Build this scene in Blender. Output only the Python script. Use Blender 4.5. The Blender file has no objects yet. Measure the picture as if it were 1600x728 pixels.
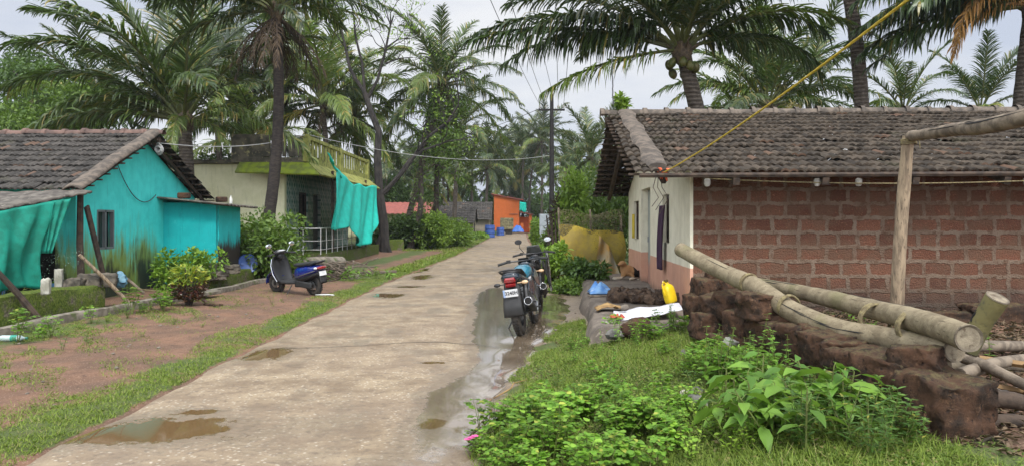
import bpy, bmesh, math, random
import numpy as np
from mathutils import Vector, Matrix, noise as mnoise
R = math.radians
PI = math.pi
S = bpy.context.scene
COL = S.collection

# ---------------------------------------------------------------- camera
CAM_H, F = 1.6, 1200.0
cd = bpy.data.cameras.new('camera')
cam = bpy.data.objects.new('camera', cd); COL.objects.link(cam)
cam.location = (0, 0, CAM_H); cam.rotation_euler = (R(90), 0, 0)
cd.sensor_width = 36.0; cd.lens = 27.0; cd.shift_y = -19/1600.0
cd.clip_end = 4000; cd.clip_start = 0.05
S.camera = cam

# ---------------------------------------------------------------- sky, sun, exposure
SUN_DIR = Vector((0.12, -0.60, 0.79)).normalized()
SUN_E = math.asin(SUN_DIR.z); SUN_A = math.atan2(SUN_DIR.x, SUN_DIR.y)
w = bpy.data.worlds.new('World'); S.world = w; w.use_nodes = True
nt = w.node_tree; nt.nodes.clear()
N = nt.nodes.new; L = nt.links.new
wo = N('ShaderNodeOutputWorld'); bg = N('ShaderNodeBackground'); bg.inputs['Strength'].default_value = 0.1
sky = N('ShaderNodeTexSky'); sky.sky_type = 'NISHITA'; sky.sun_disc = False
sky.sun_elevation = SUN_E; sky.sun_rotation = SUN_A; sky.air_density = 1.0; sky.dust_density = 2.0
tc = N('ShaderNodeTexCoord'); sep = N('ShaderNodeSeparateXYZ'); L(tc.outputs['Generated'], sep.inputs[0])
mr = N('ShaderNodeMapRange'); mr.interpolation_type = 'SMOOTHSTEP'
mr.inputs['From Min'].default_value = 0.22; mr.inputs['From Max'].default_value = 0.9
mr.inputs['To Min'].default_value = 1.0; mr.inputs['To Max'].default_value = 1.9
L(sep.outputs['Z'], mr.inputs['Value'])
mp = N('ShaderNodeMapping'); mp.inputs['Scale'].default_value = (1, 1, 3.0); L(tc.outputs['Generated'], mp.inputs[0])
nz = N('ShaderNodeTexNoise'); nz.inputs['Scale'].default_value = 2.2; nz.inputs['Detail'].default_value = 6
L(mp.outputs[0], nz.inputs['Vector'])
cr = N('ShaderNodeValToRGB'); cr.color_ramp.elements[0].position = 0.38; cr.color_ramp.elements[1].position = 0.60
cr.color_ramp.elements[0].color = (5.3, 5.8, 6.9, 1); cr.color_ramp.elements[1].color = (8.1, 8.15, 8.3, 1)
L(nz.outputs['Fac'], cr.inputs['Fac'])
# the overcast is brighter on the sun's side, behind the camera
mb_ = N('ShaderNodeMapRange'); mb_.interpolation_type = 'SMOOTHSTEP'; L(sep.outputs['Y'], mb_.inputs['Value'])
mb_.inputs['From Min'].default_value = .15; mb_.inputs['From Max'].default_value = -.8; mb_.inputs['To Min'].default_value = 1.0; mb_.inputs['To Max'].default_value = 2.75
mm_ = N('ShaderNodeMath'); mm_.operation = 'MULTIPLY'; L(mr.outputs[0], mm_.inputs[0]); L(mb_.outputs[0], mm_.inputs[1])
ml = N('ShaderNodeVectorMath'); ml.operation = 'SCALE'; L(cr.outputs['Color'], ml.inputs[0]); L(mm_.outputs[0], ml.inputs['Scale'])
mx = N('ShaderNodeMix'); mx.data_type = 'RGBA'; mx.inputs['Factor'].default_value = 0.9
L(sky.outputs['Color'], mx.inputs[6]); L(ml.outputs['Vector'], mx.inputs[7])
L(mx.outputs[2], bg.inputs['Color']); L(bg.outputs[0], wo.inputs['Surface'])

sd = bpy.data.lights.new('sun', 'SUN'); sd.energy = 2.3; sd.angle = R(10); sd.color = (1, .96, .9)
sun = bpy.data.objects.new('sun', sd); COL.objects.link(sun)
sun.rotation_euler = SUN_DIR.to_track_quat('Z', 'Y').to_euler()
vs = S.view_settings
S.display_settings.display_device = 'sRGB'
vs.view_transform = 'Standard'; vs.look = 'None'; vs.exposure = 0.22; vs.gamma = 1.0; vs.use_curve_mapping = False
S.render.engine = 'CYCLES'
cy = S.cycles
cy.use_denoising = True; cy.max_bounces = 6; cy.diffuse_bounces = 3; cy.glossy_bounces = 3
cy.transmission_bounces = 4; cy.transparent_max_bounces = 10; cy.caustics_reflective = False; cy.caustics_refractive = False

# ---------------------------------------------------------------- helpers
def P(px, py, d):
    """world point seen at photo pixel (px,py) at depth d metres (plan measurements taken off the photograph)"""
    return Vector(((px-800)/F*d, d, CAM_H-(py-345)/F*d))

def tag(o, label=None, cat=None, group=None, kind=None):
    if label: o['label'] = label
    if cat: o['category'] = cat
    if group: o['group'] = group
    if kind: o['kind'] = kind
    return o

def thing(name, label, cat, loc=(0, 0, 0), rz=0.0, group=None):
    o = bpy.data.objects.new(name, None); COL.objects.link(o)
    o.location = loc; o.rotation_euler = (0, 0, rz); o.empty_display_size = .1
    return tag(o, label, cat, group)

def link(name, me, parent=None, loc=None, rot=None):
    o = bpy.data.objects.new(name, me); COL.objects.link(o)
    if parent is not None: o.parent = parent
    if loc is not None: o.location = loc
    if rot is not None: o.rotation_euler = rot
    return o

KIDS = {}
def copy_tree(o, label=None, group=None):
    r = o.copy(); COL.objects.link(r)
    if label: r['label'] = label
    if group: r['group'] = group
    for ch in o.children:
        c = ch.copy(); COL.objects.link(c); c.parent = r
        for g in ch.children:
            e = g.copy(); COL.objects.link(e); e.parent = c
    return r

class MB:
    def __init__(s): s.v = []; s.f = []; s.mi = []; s.m = 0
    def add(s, vs, fs):
        b = len(s.v); s.v += [tuple(v) for v in vs]
        s.f += [tuple(i+b for i in f) for f in fs]; s.mi += [s.m]*len(fs); return s
    def box(s, c, d, rot=(0, 0, 0), taper=1.0):
        M = Matrix.LocRotScale(Vector(c), Matrix.Identity(3) if rot == (0, 0, 0) else __import__('mathutils').Euler(rot).to_matrix(), None)
        x, y, z = d[0]/2, d[1]/2, d[2]/2
        vs = [M @ Vector((a*x*(taper if e > 0 else 1), b*y*(taper if e > 0 else 1), e*z)) for e in (-1, 1) for b in (-1, 1) for a in (-1, 1)]
        return s.add(vs, [(0, 2, 3, 1), (4, 5, 7, 6), (0, 1, 5, 4), (1, 3, 7, 5), (3, 2, 6, 7), (2, 0, 4, 6)])
    def loft(s, rings, cap=True, closed=True):
        n = len(rings[0]); vs = [p for r in rings for p in r]; fs = []
        for i in range(len(rings)-1):
            for j in range(n if closed else n-1):
                k = (j+1) % n
                fs.append((i*n+j, i*n+k, (i+1)*n+k, (i+1)*n+j))
        if cap and closed:
            fs.append(tuple(range(n-1, -1, -1))); fs.append(tuple((len(rings)-1)*n+j for j in range(n)))
        return s.add(vs, fs)
    def tube(s, pts, r, n=8, cap=True, squash=1.0):
        pts = [Vector(p) for p in pts]; m = len(pts)
        rr = r if isinstance(r, (list, tuple)) else [r]*m
        up = None; rings = []
        for i in range(m):
            t = (pts[min(i+1, m-1)]-pts[max(i-1, 0)])
            t = t.normalized() if t.length > 1e-9 else Vector((0, 0, 1))
            if up is None:
                up = t.orthogonal().normalized()
                if abs(t.z) < .95:
                    up = (Vector((0, 0, 1))-t*t.z).normalized()
            up = (up-t*up.dot(t)).normalized(); sd = t.cross(up)
            rings.append([pts[i]+(sd*math.cos(2*PI*k/n)+up*math.sin(2*PI*k/n)*squash)*rr[i] for k in range(n)])
        return s.loft(rings, cap)
    def lathe(s, prof, c=(0, 0, 0), axis='z', n=24, cap=False):
        rings = []
        for r, h in prof:
            ring = []
            for k in range(n):
                a = 2*PI*k/n; p = (r*math.cos(a), r*math.sin(a), h)
                if axis == 'y': p = (p[0], p[2], p[1])
                if axis == 'x': p = (p[2], p[0], p[1])
                ring.append((p[0]+c[0], p[1]+c[1], p[2]+c[2]))
            rings.append(ring)
        return s.loft(rings, cap)
    def grid(s, fn, nu, nv):
        vs = [fn(i/nu, j/nv) for j in range(nv+1) for i in range(nu+1)]
        fs = [(j*(nu+1)+i, j*(nu+1)+i+1, (j+1)*(nu+1)+i+1, (j+1)*(nu+1)+i) for j in range(nv) for i in range(nu)]
        return s.add(vs, fs)
    def prism(s, out, a, b, axis='x'):
        """outline of 2-D points extruded from a to b along an axis"""
        def q(p, t): return (t, p[0], p[1]) if axis == 'x' else ((p[0], t, p[1]) if axis == 'y' else (p[0], p[1], t))
        n = len(out)
        vs = [q(p, a) for p in out]+[q(p, b) for p in out]
        fs = [tuple(range(n-1, -1, -1)), tuple(range(n, 2*n))]+[(i, (i+1) % n, n+(i+1) % n, n+i) for i in range(n)]
        return s.add(vs, fs)
    def ell(s, c, r, nu=14, nv=9, amp=0, seed=0, fr=1.5):
        rings = []
        for j in range(nv+1):
            th = PI*(j/nv)*.998+.003; ring = []
            for i in range(nu):
                ph = 2*PI*i/nu
                d = Vector((math.sin(th)*math.cos(ph), math.sin(th)*math.sin(ph), -math.cos(th)))
                k = 1+amp*mnoise.noise(d*fr+Vector((seed*7.3, seed*3.1, seed)))
                ring.append((c[0]+d.x*r[0]*k, c[1]+d.y*r[1]*k, c[2]+d.z*r[2]*k))
            rings.append(ring)
        return s.loft(rings)
    def build(s, name, mats, parent=None, smooth=True, bevel=0, sub=0, solid=0, fix=True, angle=40):
        me = bpy.data.meshes.new(name); me.from_pydata(s.v, [], s.f)
        if not isinstance(mats, (list, tuple)): mats = [mats]
        for m in mats: me.materials.append(m)
        if any(s.mi): me.polygons.foreach_set('material_index', s.mi)
        if fix:
            bm = bmesh.new(); bm.from_mesh(me); bmesh.ops.recalc_face_normals(bm, faces=bm.faces); bm.to_mesh(me); bm.free()
        if smooth:
            me.polygons.foreach_set('use_smooth', [True]*len(me.polygons))
        me.update()
        o = link(name, me, parent)
        if solid:
            q = o.modifiers.new('s', 'SOLIDIFY'); q.thickness = solid; q.offset = 0
        if bevel:
            q = o.modifiers.new('b', 'BEVEL'); q.width = bevel; q.segments = 2; q.limit_method = 'ANGLE'; q.angle_limit = R(35)
        if sub:
            q = o.modifiers.new('u', 'SUBSURF'); q.levels = sub; q.render_levels = sub
        if smooth and not sub:
            try: me.set_sharp_from_angle(angle=R(angle))
            except Exception: pass
        return o

def npmesh(name, V, faces, nv, count, mats, mi=None):
    """count copies of a small template (faces over nv vertices each) whose vertices are given in V (count*nv,3)"""
    me = bpy.data.meshes.new(name)
    fl = np.array([len(f) for f in faces]); lo = np.concatenate([np.array(f) for f in faces])
    loops = (lo[None, :]+(np.arange(count)*nv)[:, None]).ravel()
    tot = np.tile(fl, count); st = np.concatenate([[0], np.cumsum(tot)[:-1]])
    me.vertices.add(count*nv); me.vertices.foreach_set('co', np.asarray(V, dtype=np.float32).ravel())
    me.loops.add(len(loops)); me.loops.foreach_set('vertex_index', loops.astype(np.int32))
    me.polygons.add(len(tot)); me.polygons.foreach_set('loop_start', st.astype(np.int32))
    try: me.polygons.foreach_set('loop_total', tot.astype(np.int32))
    except Exception: pass
    if not isinstance(mats, (list, tuple)): mats = [mats]
    for m in mats: me.materials.append(m)
    if mi is not None: me.polygons.foreach_set('material_index', mi)
    me.update(calc_edges=True); me.validate()
    return me

def unit(a):
    return a/np.maximum(np.linalg.norm(a, axis=-1, keepdims=True), 1e-9)

def leaf_mesh(name, pos, axis, nrm, Ln, Wd, mat, kind='diamond', droop=.15):
    """leaf blades: pos base, axis pointing direction, nrm blade normal"""
    pos = np.asarray(pos, float); axis = unit(np.asarray(axis, float)); nrm = np.asarray(nrm, float)
    nrm = unit(nrm-axis*np.sum(nrm*axis, -1, keepdims=True)); sd = np.cross(axis, nrm)
    n = len(pos); Ln = np.broadcast_to(np.asarray(Ln, float), (n,))[:, None]; Wd = np.broadcast_to(np.asarray(Wd, float), (n,))[:, None]
    def pt(u, v, h): return pos+axis*(Ln*u)+sd*(Wd*v)+nrm*(Ln*h)
    dp = -droop
    if kind == 'diamond':
        V = np.stack([pt(0, 0, 0), pt(.45, .5, .04), pt(1, 0, dp), pt(.45, -.5, .04)], 1); faces = [(0, 1, 2), (0, 2, 3)]
    elif kind == 'blade':
        V = np.stack([pt(0, -.5, 0), pt(0, .5, 0), pt(1, 0, dp)], 1); faces = [(0, 1, 2)]
    elif kind == 'oval':      # obovate, rounded tip
        V = np.stack([pt(0, 0, 0), pt(.5, 0, -.02), pt(1, 0, dp), pt(.3, .33, .03), pt(.72, .5, .02), pt(.95, .3, dp*.7), pt(.3, -.33, .03), pt(.72, -.5, .02), pt(.95, -.3, dp*.7)], 1)
        faces = [(0, 3, 4, 1), (1, 4, 5, 2), (0, 1, 7, 6), (1, 2, 8, 7)]
    else:                     # lance / pointed leaf
        V = np.stack([pt(0, 0, 0), pt(.5, 0, -.03), pt(1, 0, dp), pt(.22, .42, .03), pt(.55, .46, .0), pt(.82, .2, dp*.5), pt(.22, -.42, .03), pt(.55, -.46, .0), pt(.82, -.2, dp*.5)], 1)
        faces = [(0, 3, 4, 1), (1, 4, 5, 2), (0, 1, 7, 6), (1, 2, 8, 7)]
    return npmesh(name, V.reshape(-1, 3), faces, V.shape[1], n, mat)

# ---------------------------------------------------------------- materials
class NT:
    def __init__(s, name):
        s.m = bpy.data.materials.new(name); s.m.use_nodes = True; s.t = s.m.node_tree; s.t.nodes.clear()
        s.out = s.n('ShaderNodeOutputMaterial')
    def n(s, t, **kw):
        q = s.t.nodes.new(t)
        for k, v in kw.items(): setattr(q, k, v)
        return q
    def set(s, sock, v):
        if isinstance(v, bpy.types.NodeSocket): s.t.links.new(v, sock)
        else: sock.default_value = v
    def coord(s, which='Object'):
        return s.n('ShaderNodeTexCoord').outputs[which]
    def xyz(s, vec):
        q = s.n('ShaderNodeSeparateXYZ'); s.set(q.inputs[0], vec); return q.outputs
    def comb(s, x, y, z):
        q = s.n('ShaderNodeCombineXYZ')
        for i, v in enumerate((x, y, z)): s.set(q.inputs[i], v)
        return q.outputs[0]
    def mapping(s, vec, scale=(1, 1, 1), loc=(0, 0, 0), rot=(0, 0, 0)):
        q = s.n('ShaderNodeMapping'); s.set(q.inputs['Vector'], vec); q.inputs['Scale'].default_value = scale
        q.inputs['Location'].default_value = loc; q.inputs['Rotation'].default_value = rot; return q.outputs[0]
    def noise(s, vec, scale, detail=5, rough=.55, col=False):
        q = s.n('ShaderNodeTexNoise'); s.set(q.inputs['Vector'], vec); s.set(q.inputs['Scale'], scale)
        q.inputs['Detail'].default_value = detail; q.inputs['Roughness'].default_value = rough
        return q.outputs['Color' if col else 'Fac']
    def vor(s, vec, scale, feature='F1', out='Distance'):
        q = s.n('ShaderNodeTexVoronoi'); q.feature = feature; s.set(q.inputs['Vector'], vec); s.set(q.inputs['Scale'], scale); return q.outputs[out]
    def ramp(s, v, lo, hi, a=0.0, b=1.0, smooth=True):
        q = s.n('ShaderNodeMapRange'); q.interpolation_type = 'SMOOTHSTEP' if smooth else 'LINEAR'
        for k, x in (('Value', v), ('From Min', lo), ('From Max', hi), ('To Min', a), ('To Max', b)): s.set(q.inputs[k], x)
        return q.outputs[0]
    def math(s, op, a, b=0.0, c=0.0):
        q = s.n('ShaderNodeMath'); q.operation = op
        s.set(q.inputs[0], a); s.set(q.inputs[1], b); s.set(q.inputs[2], c); return q.outputs[0]
    def mix(s, f, a, b, mode='MIX'):
        q = s.n('ShaderNodeMix'); q.data_type = 'RGBA'; q.blend_type = mode
        for i, v in ((0, f), (6, a), (7, b)):
            if isinstance(v, (tuple, list)) and len(v) == 3: v = (*v, 1)
            s.set(q.inputs[i], v)
        return q.outputs[2]
    def island(s): return s.n('ShaderNodeNewGeometry').outputs['Random Per Island']
    def objrand(s): return s.n('ShaderNodeObjectInfo').outputs['Random']
    def attr(s, name):
        q = s.n('ShaderNodeAttribute'); q.attribute_name = name; return q.outputs['Fac']
    def vmath(s, op, a, b):
        q = s.n('ShaderNodeVectorMath'); q.operation = op; s.set(q.inputs[0], a); s.set(q.inputs[1], b); return q.outputs[0]
    def bump(s, h, strength=.5, dist=.02):
        q = s.n('ShaderNodeBump'); s.set(q.inputs['Height'], h); q.inputs['Strength'].default_value = strength; q.inputs['Distance'].default_value = dist; return q.outputs[0]
    def bsdf(s, col, rough=.8, metal=0.0, bump=None, spec=.4, coat=0.0):
        q = s.n('ShaderNodeBsdfPrincipled')
        if isinstance(col, (tuple, list)) and len(col) == 3: col = (*col, 1)
        s.set(q.inputs['Base Color'], col); s.set(q.inputs['Roughness'], rough); s.set(q.inputs['Metallic'], metal)
        s.set(q.inputs['Specular IOR Level'], spec); q.inputs['Coat Weight'].default_value = coat
        if bump is not None: s.t.links.new(bump, q.inputs['Normal'])
        return q
    def done(s, sh):
        s.t.links.new(sh.outputs[0] if hasattr(sh, 'outputs') else sh, s.out.inputs['Surface']); return s.m

def mul(c, k): return tuple(x*k for x in c[:3])

def mat(name, c, c2=None, scale=6, rough=.8, bump=.3, bscale=None, dist=.01, metal=0.0, island=0.0, spec=.35, c3=None, s3=40, stretch=(1, 1, 1), coat=0.0, lo=.38, hi=.62):
    t = NT(name); co = t.mapping(t.coord(), stretch)
    col = t.mix(t.ramp(t.noise(co, scale), lo, hi), c, c2 or mul(c, .7))
    if c3: col = t.mix(t.ramp(t.noise(co, s3, 3), .55, .7), col, c3)
    if island:
        col = t.mix(1.0, col, t.mix(t.island(), (1-island,)*3, (1+island,)*3), 'MULTIPLY')
    b = t.bump(t.noise(co, bscale or scale*6, 6, .65), bump, dist) if bump else None
    return t.done(t.bsdf(col, rough, metal, b, spec, coat))

def leafmat(name, a, b, c=None, rough=.5, trans=.3, spec=.4, objv=.25):
    t = NT(name); r = t.island()
    col = t.mix(t.ramp(r, .1, .9), a, b)
    if c: col = t.mix(t.ramp(r, .9, .93), col, c)
    col = t.mix(1.0, col, t.mix(t.objrand(), (1-objv,)*3, (1+objv,)*3), 'MULTIPLY')
    p = t.bsdf(col, rough, spec=spec)
    tr = t.n('ShaderNodeBsdfTranslucent'); t.set(tr.inputs['Color'], t.mix(.5, col, (.20, .34, .03)))
    m = t.n('ShaderNodeMixShader'); m.inputs[0].default_value = trans
    t.t.links.new(p.outputs[0], m.inputs[1]); t.t.links.new(tr.outputs[0], m.inputs[2])
    return t.done(m)

def plain(name, c, rough=.5, metal=0.0, spec=.5, coat=0.0):
    t = NT(name)
    co = t.coord(); col = t.mix(t.ramp(t.noise(co, 9), .3, .7), c, mul(c, .82))
    rg = t.ramp(t.noise(co, 14), .3, .7, max(.02, rough-.08), min(1, rough+.1))
    return t.done(t.bsdf(col, rg, metal, None, spec, coat))
# ---------------------------------------------------------------- terrain
YL = [-6, 0, 5, 10, 20, 36, 64, 100, 130, 200]; XL = [-3.2, -3.2, -3.25, -3.3, -3.3, -2.6, -2.1, -2.1, -3.5, -12]
YR = [-6, 0, 4, 5.4, 7.5, 10.7, 13, 16, 20, 36, 64, 100, 130, 200]; XR = [-.6, -.5, -.42, -.3, -.1, .45, .95, 1.15, 1.2, 1.1, 1.2, 1.7, 1.2, -6]
def RL(y): return np.interp(y, YL, XL)
def RR(y): return np.interp(y, YR, XR)
def sstep(a, b, x):
    t = np.clip((x-a)/(b-a), 0, 1); return t*t*(3-2*t)
def T(x, y):
    """ground height"""
    x = np.asarray(x, float); y = np.asarray(y, float)
    rl, rr = RL(y), RR(y)
    h = np.where(x > rr, .30*sstep(0, 2.4, x-rr), 0.0)
    h = h+np.where(x < rl, .03*sstep(0, .5, rl-x)+.10*sstep(4.6, 6.5, rl-x), 0.0)
    h = h+.02*np.sin(x*2.3+y*.7)*np.sin(y*1.9-x)*sstep(0, .6, np.maximum(x-rr, rl-x))
    h = h-.05*sstep(.25, -.25, np.maximum(rl-x, x-rr))                        # the bed under the road slab
    return h
def Tz(x, y): return float(T(x, y))

t = NT('ground_earth'); co = t.coord(); g = t.attr('grassy'); md = t.attr('muddy')
n1 = t.noise(co, 1.7, 6); n2 = t.noise(co, 9, 6, .7); n3 = t.noise(co, 55, 4, .7)
earth = t.mix(t.ramp(n1, .35, .65), (.195, .105, .062), (.120, .070, .044))
earth = t.mix(t.ramp(t.vor(co, 45), .16, .34, .85, 0), earth, (.33, .215, .15))
earth = t.mix(t.ramp(n2, .52, .68, 0, .85), earth, (.085, .046, .030))
mud = t.mix(t.ramp(n2, .35, .65), (.25, .195, .14), (.17, .125, .09))
mud = t.mix(t.ramp(n3, .55, .7, 0, .5), mud, (.33, .26, .19))
earth = t.mix(t.ramp(t.math('ADD', md, t.math('MULTIPLY', t.math('SUBTRACT', n2, .5), .7)), .35, .65), earth, mud)
grs = t.mix(t.ramp(n3, .35, .68), (.045, .068, .015), (.10, .135, .030))
grs = t.mix(t.ramp(n2, .45, .75), grs, (.10, .10, .035))
gm = t.ramp(t.math('ADD', g, t.math('ADD', t.math('MULTIPLY', t.math('SUBTRACT', n2, .5), 1.3), t.math('MULTIPLY', t.math('SUBTRACT', n1, .5), .9))), .38, .62)
col = t.mix(gm, earth, grs)
wet = t.ramp(t.math('ADD', md, t.math('MULTIPLY', t.math('SUBTRACT', n1, .5), .9)), .55, .8)
bmp = t.bump(t.math('ADD', n3, t.math('MULTIPLY', n2, 2.0)), .55, .025)
ground_mat = t.done(t.bsdf(col, t.ramp(wet, 0, 1, .85, .35), bump=bmp))

def axis(parts):
    a = []
    for lo, hi, st in parts: a += list(np.arange(lo, hi-1e-6, st))
    return np.array(a+[parts[-1][1]])
gx = axis([(-900, -100, 100), (-100, -30, 10), (-30, -10, 1.0), (-10, 6, .13), (6, 14, .5), (14, 30, 2), (30, 100, 10), (100, 900, 100)])
gy = axis([(-40, -4, 4), (-4, 2, .5), (2, 26, .13), (26, 50, .4), (50, 130, 1.5), (130, 300, 10), (300, 2500, 200)])
X, Y = np.meshgrid(gx, gy)
rng = np.random.default_rng(4)
Z = T(X, Y)+np.where(np.abs(X) < 12, rng.normal(0, .006, X.shape), 0)
Z = np.where(Y > 140, Z-.2, Z)
rl, rr = RL(Y), RR(Y)
lf = rl-X; rt = X-rr
strip = (.72+.28*np.sin(Y*1.7)*np.sin(Y*.63+1))*sstep(-.05, .12, lf)*sstep(.75, .3, lf+.10*np.sin(Y*2.9))                                # grass along the left edge of the road
patch = .62*sstep(2.2, 3.2, lf)*sstep(16, 11, Y)+.75*sstep(1.0, 2.2, lf)*sstep(22.5, 23.5, Y)*sstep(3.2, 2.6, lf)
patch = np.maximum(patch, .45*sstep(.5, 2.0, lf)*sstep(9.5, 7.2, Y))
patch = np.maximum(patch, .9*sstep(19.6, 20.4, Y)*sstep(24.5, 23.5, Y)*sstep(0, .2, lf)*sstep(2.3, 1.8, lf))
yard = .55*sstep(4.2, 5.4, lf)
far = .95*sstep(44, 52, Y)*sstep(.2, .6, lf)
bank = sstep(.05, .45, rt+.22*np.sin(Y*2.1)+.12*np.sin(Y*5.3))*sstep(12.6, 11.2, Y)
bank2 = .9*sstep(.4, .9, rt)*sstep(16, 17.5, Y)
bank = np.where((X > 2.75) & (Y < 10.6), .22, bank)
G = np.maximum.reduce([strip, patch, yard, far, bank, bank2])
G = np.where(lf > 3.4, G, np.maximum(G, .18*sstep(.3, .9, lf)))
MU = sstep(-.3, .0, rt)*np.maximum(sstep(.5, .2, rt), sstep(10.2, 11.2, Y)*sstep(17.5, 16, Y))*sstep(34, 22, Y)
me = bpy.data.meshes.new('ground'); ny, nx = X.shape
idx = np.arange(nx*ny).reshape(ny, nx)
q = np.stack([idx[:-1, :-1], idx[:-1, 1:], idx[1:, 1:], idx[1:, :-1]], -1).reshape(-1, 4)
me.from_pydata(np.stack([X, Y, Z], -1).reshape(-1, 3).tolist(), [], q.tolist())
for nm, a in (('grassy', G), ('muddy', MU)):
    at = me.attributes.new(nm, 'FLOAT', 'POINT'); at.data.foreach_set('value', a.astype(np.float32).ravel())
me.materials.append(ground_mat); me.polygons.foreach_set('use_smooth', [True]*len(me.polygons))
tag(link('ground', me), 'red earth verge and grassy bank on both sides of the road', 'ground', kind='structure')

# ---------------------------------------------------------------- road
t = NT('road_concrete'); co = t.coord(); wa = t.attr('wet'); pa = t.attr('puddle')
n0 = t.noise(co, .6, 5); n1 = t.noise(co, 2.2, 6, .65); n2 = t.noise(co, 14, 5, .7); n3 = t.noise(co, 42, 4, .75)
v = t.vor(co, 21)
col = t.mix(t.ramp(n1, .32, .68), (.185, .135, .086), (.35, .275, .18))
col = t.mix(t.ramp(n0, .4, .62, 0, .6), col, (.25, .19, .13))
col = t.mix(t.ramp(n2, .50, .68, 0, .8), col, (.15, .115, .082))
col = t.mix(t.math('MULTIPLY', t.ramp(v, .14, .30, .85, 0), t.ramp(n1, .35, .6)), col, (.55, .49, .39))
col = t.mix(t.ramp(n3, .57, .68, 0, .7), col, (.12, .09, .065))
jig = t.math('ADD', t.math('MULTIPLY', t.math('SUBTRACT', n1, .5), 1.1), t.math('MULTIPLY', t.math('SUBTRACT', n2, .5), .45))
wf = t.ramp(t.math('ADD', wa, jig), .35, .75)
wf = t.math('MAXIMUM', wf, t.ramp(t.noise(t.mapping(co, (1, .55, 1)), 1.1, 6, .65), .44, .64, 0, .85))
pf = t.ramp(t.math('ADD', pa, t.math('MULTIPLY', jig, 1.25)), .44, .54)
col = t.mix(wf, col, t.mix(.45, col, (.15, .105, .068)))
col = t.mix(t.math('MULTIPLY', pf, .78), col, (.135, .076, .024))
film = t.ramp(t.math('ADD', wa, jig), .95, 1.25); rough = t.ramp(film, 0, 1, t.ramp(wf, 0, 1, .72, .34), .17); rough = t.math('MULTIPLY', rough, t.ramp(pf, 0, 1, 1, .14))
hgt = t.math('MULTIPLY', t.math('ADD', t.math('ADD', n3, t.math('MULTIPLY', n2, 1.5)), t.math('MULTIPLY', v, -.8)), t.math('MULTIPLY', t.ramp(pf, 0, 1, 1, 0), t.ramp(film, 0, 1, 1, .12)))
rb = (t.bsdf(col, rough, bump=t.bump(hgt, .5, .012), coat=0.0, spec=t.math('ADD', t.ramp(wf, 0, 1, .3, .65), t.math('MULTIPLY', film, .35)))); t.set(rb.inputs['Coat Weight'], t.math('MAXIMUM', film, t.math('MULTIPLY', pf, .08))); rb.inputs['Coat Roughness'].default_value = .06; rb.inputs['Coat IOR'].default_value = 1.9; road_mat = t.done(rb)
ry = axis([(-4, 3, .4), (3, 14, .07), (14, 30, .15), (30, 60, .5), (60, 130, 2), (130, 200, 10)]); U = np.linspace(0, 1, 61)
PUD = [(-2.75, 5.85, .75, .38), (-2.95, 9.25, .30, .45), (-2.7, 16.4, .38, .5), (-2.55, 21.8, .32, .9), (-2.5, 18.6, .35, .3), (-.62, 6.0, .10, .16),
       (-.36, 5.95, .12, .22), (-2.95, 25, .25, 1.2), (-.9, 8.6, .16, .08), (-2.6, 6.4, .2, .1)]
V, wet, pud = [], [], []
for y in ry:
    a, b = float(RL(y)), float(RR(y))
    a += .06*math.sin(y*3.1)*math.sin(y*1.3); b += .14+.07*math.sin(y*2.3)+.05*math.sin(y*6.1)
    for u in U:
        x = a+(b-a)*u
        e = .035*(1-min(1, min(u, 1-u)*14))**2
        V.append((x, y, .004+.012*math.sin(u*PI)-e-.02*max(0, u-.85)/.15*(1 if y < 30 else 0)))
        wv = 1.0*math.exp(-((x-(b-.35))/.50)**2)*(1 if y < 20 else .5)+.25*math.exp(-((x-a)/.3)**2)
        wv += .8*math.exp(-((x-.1)/.7)**2-((y-13.5)/3.0)**2)+.55*math.exp(-((x+.45)/.5)**2-((y-16.5)/4)**2)
        wv += 1.5*math.exp(-((x-.80)/.5)**2-((y-13.6)/1.9)**2)+1.5*math.exp(-((x+.22)/.42)**2-((y-11.2)/1.7)**2)+1.5*math.exp(-((x+.40)/.35)**2-((y-15.8)/2.6)**2)+1.2*math.exp(-((x+.1)/.24)**2-((y-8.3)/1.6)**2)+1.2*math.exp(-((x+.5)/.3)**2-((y-6.6)/.9)**2)
        pv = .35*math.exp(-((x-.80)/.4)**2-((y-13.6)/1.2)**2)
        for px, py, sx, sy in PUD:
            q = ((x-px)/sx)**2+((y-py)/sy)**2
            if q < 9: pv = max(pv, .85*math.exp(-q*.7)); wv = max(wv, .9*math.exp(-q*.25))
        wet.append(wv); pud.append(pv)
nx = len(U); ny = len(ry)
idx = np.arange(nx*ny).reshape(ny, nx)
q = np.stack([idx[:-1, :-1], idx[:-1, 1:], idx[1:, 1:], idx[1:, :-1]], -1).reshape(-1, 4)
me = bpy.data.meshes.new('road'); me.from_pydata(V, [], q.tolist())
for nm, a in (('wet', wet), ('puddle', pud)):
    at = me.attributes.new(nm, 'FLOAT', 'POINT'); at.data.foreach_set('value', np.array(a, np.float32))
me.materials.append(road_mat); me.polygons.foreach_set('use_smooth', [True]*len(me.polygons))
tag(link('road', me), 'worn concrete village road, wet with brown puddles', 'road', kind='structure')
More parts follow.
